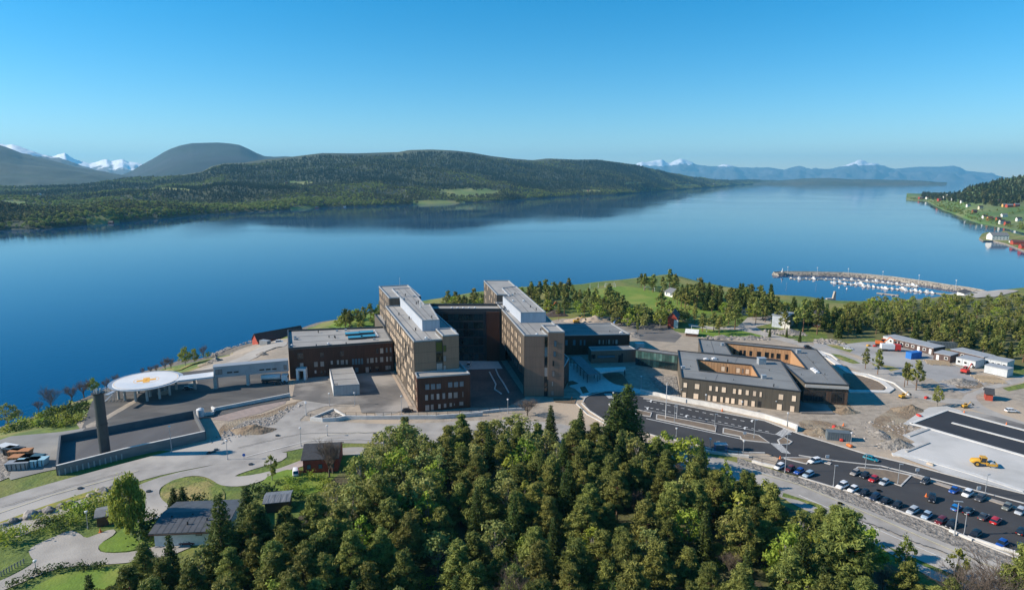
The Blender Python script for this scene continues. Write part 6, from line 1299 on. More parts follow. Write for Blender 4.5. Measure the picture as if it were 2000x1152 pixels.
labA = ['white estate car parked first in the roadside row, nearest the bus road', 'dark red hatchback between a white estate and a blue car in the roadside row', 'blue hatchback third in the short group at the start of the roadside row', 'pale blue estate car last of the short group at the start of the roadside row',
        'white SUV right of the lamp post, first car after the gap in the roadside row', 'white hatchback between the white SUV and a black car in the roadside row', 'black hatchback next to the white hatchback in the roadside row', 'dark blue estate car between two black cars in the roadside row', 'black saloon in the middle of the roadside row', 'black hatchback just before the gap in the roadside row',
        'silver estate car just after the gap in the roadside row', 'pale blue hatchback between the silver estate and the dark red estate', 'dark red estate car between a pale blue and a black car in the roadside row', 'black SUV left of the two tall lamps at the car park edge', 'black estate car right of the two tall lamps at the car park edge', 'blue hatchback near the lower right corner of the car park', 'dark blue SUV in the extreme lower right corner of the car park']
for (f, x, y, c, k), lb_ in zip(rowA, labA): car(cpt(f, x, y), dn + trng.uniform(-.05, .05), c, lb_, k)
others = [('8', 422, 640, 'beige_grey', 'hatch', dn, 'beige-grey hatchback left of the black car beside the oval gravel island'), ('8', 493, 660, 'black', 'hatch', dn, 'black hatchback between the beige-grey and the red car by the oval gravel island'), ('8', 560, 688, 'red', 'hatch', dn, 'bright red hatchback beside the oval gravel island'), ('8', 640, 712, 'silver', 'hatch', dn, 'silver hatchback at the right of the four cars by the oval gravel island'),
          ('8', 948, 703, 'dark_grey', 'hatch', dn, 'lone dark grey hatchback right of the oval gravel island'), ('8', 998, 835, 'black', 'suv', dn + .3, 'black SUV alone in the middle of the car park'), ('8', 1165, 770, 'blue', 'sedan', dn, 'blue saloon left of the white SUV in the upper row'), ('8', 1265, 798, 'white', 'suv', dn, 'white SUV between the blue saloon and a dark grey car'), ('8', 1360, 830, 'dark_grey', 'estate', dn, 'dark grey estate right of the white SUV, beside a lamp post'),
          ('8', 1560, 898, 'olive_grey', 'hatch', dn, 'olive-grey hatchback near the right edge in the upper row'), ('8', 1660, 930, 'silver', 'estate', dn, 'silver estate at the right picture edge in the upper row'), ('8', 1180, 903, 'bright_blue', 'hatch', up, 'bright blue hatchback left of the large black SUV, by the tall lamp'), ('8', 1272, 932, 'black', 'suv', up, 'large black SUV between the bright blue hatchback and a grey car'),
          ('8', 1385, 970, 'dark_grey', 'sedan', up, 'dark grey saloon left of the dark red car in the lower middle row'), ('8', 1478, 1000, 'red', 'estate', up, 'red estate at the right of the lower middle row'), ('8', 1672, 1080, 'black', 'estate', up, 'black estate at the right picture edge below the red estate'), ('8', 120, 552, 'white', 'suv', dn - .3, 'white SUV alone beside the triangular gravel island'), ('8', 540, 532, 'teal', 'estate', rowdir + .12, 'teal estate car driving on the bus road above the car park')]
for f, x, y, c, k, a, lb_ in others: car(cpt(f, x, y), a, c, lb_, k)
car(Tf('r1', 1875, 1025) + Vector((0, 0, .2)), -.1, 'white', 'white car parked on the gravel at the right, below the red shed', 'estate', 'scattered cars')
car(Tf('3', 1555, 175) + Vector((0, 0, .1)), .1, 'black', 'black car behind the low wing on the gravel track', 'suv', 'scattered cars'); car(Tf('3', 1705, 262) + Vector((0, 0, .1)), -.5, 'white', 'small white car half hidden behind the rear low wing', 'hatch', 'scattered cars')
car(Tf('5', 683, 1095), 1.9, 'white', 'white van parked on the grass beside the red cottage', 'van', 'scattered cars', 'van'); car(Tf('4', 1412, 310) + Vector((0, 0, .1)), .3, 'dark_blue', 'dark blue car in the shadow under the helicopter ramp', 'hatch', 'scattered cars')
car(Tf('s1', 1565, 500) + Vector((0, 0, .1)), .1, 'black', 'black car parked in front of the tanker lorry', 'sedan', 'scattered cars'); car(Tf('q3', 515, 1118) + Vector((0, 0, .2)), 1.5, 'white', 'white van on the pale terrace in front of the glass hall', 'van', 'scattered cars', 'van')
car(Tf('1', 1018, 1050) + Vector((0, 0, .1)), .3, 'black', 'black car at the foot of the left tower corner', 'estate', 'scattered cars'); car(Tf('s2', 765, 365), .2, 'white', 'white pickup on the shore track behind the brown western block', 'suv', 'scattered cars')
car(Tf('6', 1670, 735), .05, 'dark_red', 'dark red car parked against the wall of the long low house', 'hatch', 'scattered cars'); car(Tf('r1', 285, 410), -.4, 'white', 'white vehicle parked on the grass strip behind the rear low wing', 'estate', 'scattered cars')
# ---- street lamps ---------------------------------------------------------------
head_me = MB().box(-.1, -.14, -.06, .75, .14, .06).mesh('lamp_head', galv); globe_me = None
gm = MB()
for i in range(6):
    pass
gm.tube((0, 0, 0), (0, 0, .35), .22, .3, n=12); gm.tube((0, 0, .35), (0, 0, .45), .34, .1, n=12); globe_me = gm.mesh('lamp_head', white_box)
def lamp(f, bx, by, ty, label, arm=0, r=.09, mat=None, tall=False, group='street lamps'):
    b_ = Tf(f, bx, by); h = CAM_H - b_.y * tan_down(PX(f, bx, ty)[1]) - b_.z; h = max(2.5, min(h, 26))
    t = thing('street_lamp', label, 'street lamp', b_, trng.uniform(-.3, .3) + (math.pi if arm < 0 else 0), group); m = MB(); m.tube((0, 0, 0), (0, 0, h), r, r * .6, n=8); m.tube((0, 0, 0), (0, 0, .5), r * 1.7, n=8); link('pole', m.mesh('pole', mat or galv), t)
    if arm: link('lamp_head', head_me, t, (0, 0, h))
    else: link('lamp_head', globe_me, t, (0, 0, h - .1))
    return t
lamps = [('8', 258, 735, 572, 'lamp post at the left end of the roadside row of white cars', 1), ('8', 742, 712, 560, 'lamp post standing on the right part of the oval gravel island', 1), ('8', 498, 600, 490, 'lamp post at the top of the oval gravel island beside the teal car', 1), ('8', 1395, 805, 640, 'lamp post beside the dark grey estate in the upper row', 1), ('8', 1240, 1092, 925, 'shorter of the two tall lamps at the lower car park edge', 1),
         ('7', 557, 405, 245, 'lamp post on the left part of the long brown traffic island', 1), ('7', 932, 450, 325, 'lamp post at the right tip of the long brown traffic island', 1), ('7', 1297, 555, 382, 'lamp post on the second brown traffic island', 1), ('7', 848, 240, 150, 'low lamp in front of the wall below the left windows of the low wing', 0), ('7', 1183, 300, 215, 'low lamp at the kerb in front of the middle of the low wing', 0), ('7', 1605, 440, 320, 'lamp post behind the end of the long white retaining wall', 0),
         ('7', 1585, 870, 510, 'very tall lamp behind the first parked cars by the zebra crossing', 1), ('7', 575, 540, 485, 'small globe lamp by the trees below the bus road, leftmost', 0), ('7', 888, 648, 560, 'globe lamp at the railing below the bus road', 0), ('7', 1195, 722, 580, 'taller globe lamp at the railing right of its neighbour', 0), ('1', 412, 1005, 910, 'lamp at the turning area left of the plant house', 0), ('1', 608, 995, 905, 'lamp in front of the plant house', 0), ('1', 232, 1080, 985, 'lamp beside the curved kerb at the west access road', 0),
         ('1', 972, 1075, 930, 'lamp left of the brown wing corner', 0), ('5', 722, 890, 755, 'lamp at the road edge above the red cottage', 0), ('5', 172, 990, 850, 'lamp at the road bend near the small blue sign', 0), ('5', 920, 812, 738, 'lamp standing on the pavement behind the leafless tree', 0), ('4', 1290, 788, 590, 'lamp in front of the sunken roof deck', 0), ('6', 782, 600, 455, 'lamp beside the round pale bush at lower left', 0), ('6', 325, 1000, 935, 'small lamp beside the driveway near the hedge', 0),
         ('2', 365, 1062, 955, 'lamp left of the wide leafless tree', 0), ('q5', 752, 1070, 945, 'lamp at the small round island left of the dark spruces', 0), ('q5', 1100, 890, 740, 'lamp on the slope left of the low wing', 0), ('5', 760, 655, 560, 'lamp at the inside of the west access road curve', 0), ('8', 388, 430, 330, 'thin lamp behind the dark container on the building ground', 0)]
for f, x, y, ty, lb_, arm in lamps: lamp(f, x, y, ty, lb_, arm)
tl = lamp('8', 1168, 1098, 840, 'tallest double lamp at the lower edge of the car park', 1, .13); link('lamp_head', head_me, tl, (-.2, 0, CAM_H - pt('8', 1168, 1098).y * tan_down(PX('8', 0, 840)[1])), math.pi)
def pole(name, f, bx, by, ty, label, cat, r=.08, mat=None, top=None):
    b_ = Tf(f, bx, by); h = max(1.2, CAM_H - b_.y * tan_down(PX(f, bx, ty)[1]) - b_.z); t = thing(name, label, cat, b_); m = MB(); m.tube((0, 0, 0), (0, 0, h), r, r * .7, n=8); link('pole', m.mesh('pole', mat or white_box), t)
    if top: link('sign_board', top, t, (0, 0, h))
    else: link('finial', MB().tube((0, 0, 0), (0, 0, .25), r * 1.5, .02, n=8).mesh('finial', galv), t)
    return t
pole('flagpole', '7', 475, 372, 30, 'tall white flagpole on the left end of the long traffic island', 'flagpole', .12); pole('flagpole', '7', 578, 375, 245, 'shorter pale pole beside the lamp on the long traffic island', 'pole', .08)
bus_sign = MB().box(-.45, -.05, -.3, .45, .05, .45).mesh('sign_board', white_box); blue_sign = MB().tube((0, -.04, 0), (0, .04, 0), .4, n=20).mesh('sign_board', M('sign_blue', (.01, .1, .4)))
for f, x, y, ty, lb_ in (('8', 885, 660, 605, 'small white sign on a post by the gravel kerb above the car park, left one'), ('8', 1345, 790, 742, 'small white sign on a post by the gravel kerb above the car park, right one'), ('8', 212, 540, 505, 'small square white sign beside the white SUV'), ('7', 963, 635, 592, 'small white post sign below the bus road'), ('7', 1210, 540, 505, 'small white sign on the second brown island')): pole('sign', f, x, y, ty, lb_, 'sign', .05, galv, bus_sign)
pole('sign', '5', 295, 985, 955, 'round blue road sign at the tip of the traffic island on the left road', 'sign', .05, galv, blue_sign)
bs = thing('bus_shelter', 'blue-framed bus shelter beside the railing below the bus road', 'bus shelter', pt('7', 990, 690)); m = MB()
for dx in (-1.5, 1.5): m.box(dx - .06, -.06, 0, dx + .06, .06, 2.4); m.box(dx - .06, 1.1, 0, dx + .06, 1.22, 2.4)
link('frame', m.mesh('frame', M('blue_frame', (.02, .12, .4), rough=.5)), bs); link('roof', MB().box(-1.7, -.3, 2.4, 1.7, 1.4, 2.5).mesh('roof', galv), bs); link('back_pane', MB().box(-1.4, 1.13, .3, 1.4, 1.17, 2.2).mesh('back_pane', pane_sky), bs)
# ---- houses ------------------------------------------------------------------------
def mat_c(name, c, rough=.8): return bpy.data.materials.get(name) or M(name, c, tuple(v * .8 for v in c), 1.0, rough, 4)
red_w = mat_c('red_timber', (.38, .06, .035)); white_w = mat_c('white_timber', (.70, .70, .67)); dark_tile = M('dark_tiles', (.05, .052, .058), (.035, .036, .04), 1.5, .7); grey_roof = mat_c('grey_roofing', (.17, .18, .19)); red_roof = mat_c('rust_roof', (.12, .05, .04)); brown_w = mat_c('brown_timber', (.10, .05, .03)); yellow_w = mat_c('ochre_timber', (.6, .38, .12)); blue_w = mat_c('blue_paint', (.02, .2, .5)); cream_w = mat_c('cream_timber', (.65, .58, .42))
def house(label, A, B, depth, h, rh, wall, roof, cat='house', wins=(3, 1), over=.4, ridge='along', name='house', z=None, strips=0, group=None, winmat=None, flat=False):
    """A->B is the front eave line on the ground"""
    A = Vector(A); B = Vector(B); d = Vector((B - A)[:2]).normalized(); L_ = (Vector((B - A)[:2])).length; rz = math.atan2(d.y, d.x); z0 = A.z if z is None else z
    t = thing(name, label, cat, (A.x, A.y, z0), rz, group); m = MB(); m.box(0, 0, -1.5, L_, depth, h)
    o = over; r = MB()
    if flat: r.prism([(-o, -o), (L_ + o, -o), (L_ + o, depth + o), (-o, depth + o)], h + .001, h + .22)
    elif ridge == 'along':
        y = depth / 2; m.add([(0, 0, h), (0, depth, h), (0, y, h + rh), (L_, 0, h), (L_, depth, h), (L_, y, h + rh)], [(0, 2, 1), (3, 4, 5)])
        for s, e in ((-o, 1), (depth + o, -1)):
            zz = h - rh * o / y
            r.add([(-o, s, zz), (L_ + o, s, zz), (L_ + o, y, h + rh), (-o, y, h + rh), (-o, s, zz + .18), (L_ + o, s, zz + .18), (L_ + o, y, h + rh + .18), (-o, y, h + rh + .18)], [(0, 1, 2, 3), (4, 5, 6, 7), (0, 1, 5, 4), (1, 2, 6, 5), (3, 0, 4, 7)])
        if strips:
            n = int(L_ / strips)
            for i in range(n): x = (i + .5) * L_ / n; r.add([(x - .05, -o, h - rh * o / y + .26), (x + .05, -o, h - rh * o / y + .26), (x + .05, y, h + rh + .26), (x - .05, y, h + rh + .26)], [(0, 1, 2, 3)])
    else:
        x = L_ / 2; m.add([(0, 0, h), (L_, 0, h), (x, 0, h + rh), (0, depth, h), (L_, depth, h), (x, depth, h + rh)], [(0, 1, 2), (3, 5, 4)])
        for s in (-o, L_ + o):
            zz = h - rh * o / x
            r.add([(s, -o, zz), (s, depth + o, zz), (x, depth + o, h + rh), (x, -o, h + rh), (s, -o, zz + .18), (s, depth + o, zz + .18), (x, depth + o, h + rh + .18), (x, -o, h + rh + .18)], [(0, 1, 2, 3), (4, 5, 6, 7), (0, 3, 7, 4), (0, 1, 5, 4), (1, 2, 6, 5)])
    link('wall', m.mesh('wall', wall), t); link('roof', r.mesh('roof', roof), t)
    if wins[0]:
        f_, p_ = win_mesh(1.0, 1.2, winmat or pane_sky); fw_ = MB(); fw_.box(-.6, -.1, -.7, .6, -.0, .7)
        for k in range(wins[1]):
            for i in range(wins[0]):
                w_ = link('window', f_, t, ((i + .5) * L_ / wins[0], -.02, 1.6 + k * 2.6)); link('pane', p_, w_)
    return t
def hb(f, x, y): return Tf(f, x, y)
house('red cottage with dark roof and brick-red gable beside the main road', pt('5', 740, 1090), pt('5', 1000, 1075), 9.5, 3.6, 2.0, red_w, dark_tile, ridge='along', wins=(3, 1))
lh = house('long low white house with dark grey roof beside the driveway', pt('6', 1378, 762), pt('6', 1990, 735), 11.5, 3.2, .9, white_w, M('dark_sheet_roof', (.085, .09, .10), (.065, .07, .078), .8, .6, 5), over=.7, wins=(0, 1), strips=1.2)
f_, p_ = win_mesh(1.2, .6, pane_grey)
for x in (8.6, 11.2): w_ = link('window', f_, lh, (x, -.02, 2.4)); link('pane', p_, w_)
link('garage_door', MB().box(13.2, -.06, .0, 16, 0, 2.6).mesh('garage_door', red_roof), lh); link('fascia', MB().box(-.7, -.78, 2.85, 27, -.7, 3.05).mesh('fascia', red_roof), lh)
for x, y in ((1525, 500), (1713, 480), (1838, 520), (1665, 552)):
    q_ = pt('6', x, y, 3.9); c_, s_ = math.cos(-lh.rotation_euler.z), math.sin(-lh.rotation_euler.z); dx, dy = q_.x - lh.location.x, q_.y - lh.location.y; link('roof_vent', MB().tube((0, 0, 0), (0, 0, .9), .16, n=10).mesh('roof_vent', dark_metal), lh, (dx * c_ - dy * s_, dx * s_ + dy * c_, 3.4))
house('small shed with striped metal roof right of the dark spruces', pt('q8', 1060, 340), pt('q8', 1215, 325), 4.5, 2.4, .5, brown_w, M('striped_roof', (.22, .23, .25), (.12, .13, .14), 1.5, .5, stretch=(3, .1, 1)), name='shed', cat='shed', wins=(0, 1), strips=1.0)
house('small dark hut with grey roof under the weeping birch', pt('6', 865, 590), pt('6', 1010, 560), 4, 2.3, .4, brown_w, grey_roof, name='shed', cat='shed', wins=(0, 1))
house('long red boathouse with dark rusty roof on the shore behind the brown western block', hb('s2', 490, 385), hb('s2', 560, 385), 26, 3, 3.4, red_w, red_roof, ridge='across', wins=(0, 1), name='boathouse', cat='boathouse').rotation_euler.z = -.75
rh_ = house('two-storey red house with white door and dark roof by the small lawn', hb('r2', 318, 600), hb('r2', 400, 612), 11, 5.2, 2.6, red_w, dark_tile, ridge='across', wins=(0, 1)); rh_.rotation_euler.z = -.35
link('door', MB().box(3.0, -.12, 0, 5.0, 0, 4.2).mesh('door', white_w), rh_)
for k in range(3):
    for j in range(2): link('window', MB().box(0, -.5, -.6, .1, .5, .6).mesh('window', white_w), rh_, ((Vector(hb('r2', 400, 612) - hb('r2', 318, 600))).length + .01, 2 + k * 3.2, 1.5 + j * 2.4))
house('white pavilion with grey roof at the far corner of the football field', hb('r2', 290, 285), hb('r2', 370, 305), 9, 2.6, 2, white_w, grey_roof, name='pavilion', cat='pavilion', wins=(2, 1)); house('small white garage right of the pavilion', hb('r2', 450, 305), hb('r2', 520, 322), 7, 2.6, 1.2, white_w, grey_roof, name='garage', cat='garage', wins=(0, 1))
bw = house('long white building with blue end and dark roof near the shore', hb('r2', 950, 470), hb('r2', 1110, 478), 9, 3.2, 1.0, white_w, grey_roof, name='clubhouse', cat='building', wins=(5, 1)); link('blue_panel', MB().box(.2, -.1, .2, 4.5, 0, 3).mesh('blue_panel', blue_w), bw)
gs = house('tall light grey shed with metal roof beside the gravel yard', hb('r2', 1335, 590), hb('r2', 1480, 610), 12, 6, .6, mat_c('pale_grey_sheet', (.45, .5, .55)), galv, name='shed', cat='shed', wins=(0, 1), flat=True); link('open_door', MB().box(4.5, -.08, 0, 8.5, 0, 4.2).mesh('open_door', white_w), gs)
house('dark brown house half hidden by pines near the shore', hb('r2', 1730, 590), hb('r2', 1810, 600), 9, 5, 2.5, brown_w, dark_tile, wins=(2, 2)); house('small pale canopy shelter beside the goal on the small lawn', hb('r2', 495, 680), hb('r2', 610, 690), 5, 1.6, 1.2, brown_w, white_w, name='shelter', cat='shelter', wins=(0, 1))
house('small red shed with dark roof beside the gravel road bend', hb('s4', 1035, 585), hb('s4', 1140, 600), 4.2, 2.4, 1.2, red_w, dark_tile, name='shed', cat='shed', wins=(0, 1))
house('low white boat shed at the root of the breakwater', hb('r3', 1495, 298), hb('r3', 1550, 300), 9, 3, 1.6, white_w, dark_tile, name='boat_shed', cat='boat shed', wins=(0, 1))
def boxy(name, label, f, x, y, size, rz, mat, cat, parts=None, group=None):
    p = Tf(f, x, y); t = thing(name, label, cat, p, rz, group); a, b_, c = size; m = MB(); m.box(-a / 2, -b_ / 2, .12, a / 2, b_ / 2, c); link('body', m.mesh('body', mat), t)
    m = MB()
    for i in range(int(a / .6)): 
        x_ = -a / 2 + .3 + i * .6; m.box(x_ - .08, -b_ / 2 - .05, .25, x_ + .08, b_ / 2 + .05, c - .1)
    link('ribs', m.mesh('ribs', mat), t); m = MB(); m.box(-a / 2 - .06, -b_ / 2 - .06, c, a / 2 + .06, b_ / 2 + .06, c + .1); m.box(-a / 2 - .04, -b_ / 2 - .04, 0, a / 2 + .04, b_ / 2 + .04, .14); link('frame_rails', m.mesh('frame_rails', mat), t); return t
blue_c = mat_c('container_blue', (.02, .16, .5)); pblue = M('pale_blue_lid', (.32, .52, .60), (.25, .44, .53), .8, .6)
boxy('container', 'bright blue shipping container on the gravel yard before the site huts', 'r1', 920, 495, (6, 2.5, 2.6), .35, blue_c, 'container'); boxy('container', 'small blue container at the wood edge right of the east wing', '2', 1212, 360, (3, 2.4, 2.6), .2, blue_c, 'container')
boxy('container', 'dark grey container on the dirt beside the retaining wall end', '8', 292, 375, (6, 2.4, 2.3), -.25, mat_c('slate_grey', (.11, .14, .16)), 'container'); boxy('container', 'white box trailer on the sandy ground above the glass bridge', '2', 1385, 558, (3.6, 2.4, 2.4), 0, white_w, 'trailer')
boxy('container', 'grey container next to the red boathouse', 's2', 622, 390, (4.5, 2.4, 2.2), -.4, grey_box, 'container')
skips = [(215, 890, pblue, 'left of the two pale blue skips in the west yard', .15), (277, 880, pblue, 'right of the two pale blue skips in the west yard', .1), (145, 905, grey_box, 'grey-lidded skip left of the pale blue ones', .2), (165, 860, mat_c('rust_orange', (.45, .2, .08)), 'skip filled with orange rusty scrap, lower one', .1), (160, 815, mat_c('rust_orange', (.45, .2, .08)), 'skip filled with rusty scrap, upper one', .1), (110, 800, dark_metal, 'black skip in the west yard', -.2), (65, 780, white_box, 'white-topped skip at the left edge of the west yard', -.3), (250, 858, mat_c('deep_teal', (.02, .10, .15)), 'dark teal skip behind the pale blue ones', 0)]
for x, y, mt, lb_, a in skips:
    p = pt('4', x, y); t = thing('skip', lb_, 'skip', p, a, 'skips in the west yard'); m = MB(); m.add([(-2.2, -1.1, .2), (2.2, -1.1, .2), (2.2, 1.1, .2), (-2.2, 1.1, .2), (-2.6, -1.2, 1.9), (2.6, -1.2, 1.9), (2.6, 1.2, 1.9), (-2.6, 1.2, 1.9)], [(3, 2, 1, 0), (0, 1, 5, 4), (1, 2, 6, 5), (2, 3, 7, 6), (3, 0, 4, 7)]); link('body', m.mesh('body', mt), t)
    m = MB(); m.box(-2.65, -1.25, 1.9, 2.65, 1.25, 2.05); link('lid', m.mesh('lid', mt), t); m = MB()
    for i in range(5): m.box(-2.1 + i, -1.28, .3, -1.98 + i, -1.15, 1.9)
    link('ribs', m.mesh('ribs', dark_metal), t)
# fuel tank, white tank, tanker
def tank(name, label, f, x, y, r, h, mat, cat):
    p = Tf(f, x, y); t = thing(name, label, cat, p); m = MB(); m.tube((0, 0, 0), (0, 0, h), r, n=24); link('shell', m.mesh('shell', mat), t); m = MB(); m.tube((0, 0, h), (0, 0, h + r * .35), r, r * .35, n=24); link('dome', m.mesh('dome', mat), t)
tank('tank', 'white upright tank beside the corner of the sunken roof deck', '4', 1506, 512, 1.1, 2.4, white_box, 'tank'); tank('tank', 'small white unit standing on the sunken roof deck', '4', 998, 608, .8, 1.8, white_box, 'vent unit')
tkp = Tf('s1', 1525, 485); t = thing('tanker_lorry', 'white tanker lorry parked under the grey corridor', 'lorry', tkp, .12); m = MB()
loft(m, [[(x, math.cos(a) * 1.2 * s, 2.2 + math.sin(a) * 1.0 * s) for a in [i * 6.283 / 16 for i in range(16)]] for x, s in ((-4.3, .7), (-4.1, 1), (2.2, 1), (2.4, .7))]); link('tank', m.mesh('tank', white_box), t); m = MB(); m.box(2.9, -1.2, .5, 5.0, 1.2, 2.9); link('cab', m.mesh('cab', white_box), t); link('windscreen', MB().box(5.0, -1.1, 1.7, 5.04, 1.1, 2.7).mesh('windscreen', carglass), t); link('chassis', MB().box(-4.3, -.5, .7, 4.6, .5, 1.15).mesh('chassis', dark_metal), t)
for x in (-3.4, -2.2, 3.9):
    for s in (-1.05, 1.05): w_ = link('wheel', wheel_me, t, (x, s, .5)); w_.scale = (1.5, 1.5, 1.5)
# construction machines
yel = M('machine_yellow', (.62, .34, .03), (.52, .28, .03), 1.5, .5); red_p = M('machine_red', (.5, .03, .02), (.42, .03, .02), 1.5, .5); orange_p = M('machine_orange', (.7, .17, .03), (.6, .14, .03), 1.5, .5)
def roller(p, rz, label):
    t = thing('road_roller', label, 'road roller', p, rz); link('engine_hood', (lambda m: (loft(m, [sec(-3.4, .6, .9, 1.5, .1), sec(-3.0, .9, .8, 1.9, .2), sec(-1.2, .95, .8, 2.1, .2)]), m)[1])(MB()).mesh('engine_hood', yel), t)
    m = MB(); m.box(-1.1, -.9, .9, .5, .9, 1.3); link('platform', m.mesh('platform', yel), t); m = MB(); m.box(-.95, -.75, 1.32, .35, .75, 2.6); link('cab_glass', m.mesh('cab_glass', carglass), t); m = MB(); m.box(-1.1, -.9, 2.6, .5, .9, 2.8)
    for x in (-1.0, .35):
        for y in (-.8, .75): m.box(x, y, 1.3, x + .08, y + .08, 2.6)
    link('cab_roof', m.mesh('cab_roof', yel), t); m = MB(); m.tube((2.0, -1.05, .78), (2.0, 1.05, .78), .78, n=24); link('drum', m.mesh('drum', galv), t); m = MB(); m.box(.5, -1.25, .6, 3.0, -1.1, 1.2); m.box(.5, 1.1, .6, 3.0, 1.25, 1.2); m.box(2.8, -1.25, .6, 3.05, 1.25, 1.3); m.box(.4, -1.25, .6, .9, 1.25, 1.3); link('drum_frame', m.mesh('drum_frame', yel), t)
    for s in (-.95, .95): w_ = link('wheel', wheel_me, t, (-2.0, s, .75)); w_.scale = (2.3, 2.4, 2.3); link('rim', (bpy.data.meshes.get('yellow_rim') or MB().tube((0, -.12, 0), (0, .12, 0), .17, n=12).mesh('yellow_rim', yel)), w_)
    return t
q_ = pt('8', 1385, 580); q_.z = .25; rl = roller(q_, -.3, 'yellow road roller standing on the pale gravel pad'); rl.scale = (.88, .88, .88)
def excavator(p, rz, label, mat, s=1.0):
    t = thing('excavator', label, 'excavator', p, rz); t.scale = (s, s, s); m = MB()
    for y in (-1.0, 1.0): loft(m, [[(x, y - .28, z0), (x, y + .28, z0), (x, y + .28, z1), (x, y - .28, z1)] for x, z0, z1 in ((-1.9, .25, .55), (-1.6, 0, .8), (1.6, 0, .8), (1.9, .25, .55))], smooth=False)
    link('tracks', m.mesh('tracks', dark_metal), t); m = MB(); m.box(-2.0, -1.2, .95, .6, 1.2, 1.9); link('house', m.mesh('house', mat), t); m = MB(); m.box(.1, .2, 1.2, 1.5, 1.2, 2.7); link('cab', m.mesh('cab', carglass), t); link('cab_roof', MB().box(.05, .15, 2.7, 1.55, 1.25, 2.82).mesh('cab_roof', mat), t)
    m = MB()
    for a, b_, r in (((.8, -.3, 1.4), (3.0, -.3, 3.9), .22), ((3.0, -.3, 3.9), (5.0, -.3, 2.6), .18)): m.tube(a, b_, r, r * .8, n=6)
    link('boom', m.mesh('boom', mat), t); m = MB(); m.add([(4.6, -.7, 2.5), (5.5, -.7, 2.4), (5.3, -.7, 1.5), (4.6, -.7, 1.8), (4.6, .1, 2.5), (5.5, .1, 2.4), (5.3, .1, 1.5), (4.6, .1, 1.8)], [(0, 1, 2, 3), (4, 5, 6, 7), (0, 1, 5, 4), (2, 3, 7, 6), (3, 0, 4, 7)]); link('bucket', m.mesh('bucket', dark_metal), t); return t
excavator(Tf('2', 690, 268), .6, 'orange excavator on the dark earth heap right of the right tower', orange_p, 1.2); excavator(Tf('2', 900, 362), .1, 'yellow excavator behind the roof edge of the east wing', yel, .9)
excavator(Tf('r1', 1430, 645), .5, 'red tracked loader in front of the white site huts', red_p, .9); excavator(Tf('r1', 815, 885), .2, 'small yellow digger at the tip of the curved pale path', yel, .55); excavator(Tf('r1', 600, 375), -.5, 'orange lifting machine beside the red lorry at the site huts', orange_p, 1.1)
excavator(Tf('r1', 1425, 980), .1, 'small pale yellow machine beside the new black asphalt', yel, .5)
t = thing('lorry', 'red and white lorry parked left of the site huts', 'lorry', Tf('r1', 685, 425), -.2); link('cab', MB().box(1.8, -1.2, .6, 4, 1.2, 3).mesh('cab', red_p), t); link('load_box', MB().box(-3.5, -1.25, 1.0, 1.6, 1.25, 3.0).mesh('load_box', white_box), t); link('windscreen', MB().box(4.0, -1.1, 1.8, 4.04, 1.1, 2.8).mesh('windscreen', carglass), t)
for x in (-2.6, -1.4, 3.0):
    for s in (-1.1, 1.1): w_ = link('wheel', wheel_me, t, (x, s, .5)); w_.scale = (1.5, 1.5, 1.5)
red_bags = mat_c('red_bag', (.6, .05, .04))
for i, (f, x, y, c, lb_) in enumerate((('r1', 545, 385, red_p, 'red compact machine left of the lorry'), ('r1', 480, 380, yel, 'yellow tank on the grass left of the pines'), ('r1', 1045, 890, red_p, 'red barrier stack by the yellow-green birch'), ('8', 265, 290, red_bags, 'red plastic barriers in the trench on the dirt ground'), ('8', 318, 385, red_p, 'small red machine at the foot of the dark container'), ('8', 900, 205, red_bags, 'red barrier at the edge of the pale gravel'), ('8', 380, 430, orange_p, 'orange-red pump on the dirt beside the bus road'), ('8', 985, 572, mat_c('sand_box', (.5, .42, .33)), 'pale sand-coloured box at the edge of the pale pad'))):
    p = Tf(f, x, y); t = thing('site_equipment', lb_, 'site equipment', p, .3 * i); t.scale = (.7, .7, .6); m = MB(); loft(m, [sec(-1.2, .5, .2, .9, .1), sec(-.9, .65, .15, 1.3, .15), sec(.9, .65, .15, 1.2, .15), sec(1.2, .5, .25, .8, .1)]); link('body', m.mesh('body', c), t); link('base', MB().box(-1.2, -.6, 0, 1.2, .6, .14).mesh('base', dark_metal), t)
# cones
cone_me = MB().tube((0, 0, .05), (0, 0, .75), .24, .04, n=12).mesh('cone_body', orange_p); cbase = MB().box(-.28, -.28, 0, .28, .28, .06).mesh('cone_base', orange_p)
for f, x, y, lb_ in (('8', 335, 275, 'orange cone on the dirt right of the trench'), ('8', 1240, 180, 'orange marker at the corner of the new black asphalt'), ('8', 1557, 270, 'orange cone beside the new black asphalt near the right edge'), ('8', 955, 808, 'orange cone beside the lone black SUV'), ('7', 1003, 300, 'orange marker on the white retaining wall walkway'), ('8', 182, 60, 'orange marker by the timber gallery'), ('6', 893, 635, 'orange cone beside the driveway near the small hut'), ('7', 1540, 745, 'orange marker at the tip of the triangular island'), ('q5', 235, 1020, 'orange wooden crate by the plaza edge')):
    p = Tf(f, x, y); t = thing('traffic_cone', lb_, 'cone', (p.x, p.y, p.z + .1)); t.scale = (1.1, 1.1, 1.2); link('cone_body', cone_me, t); link('cone_base', cbase, t)
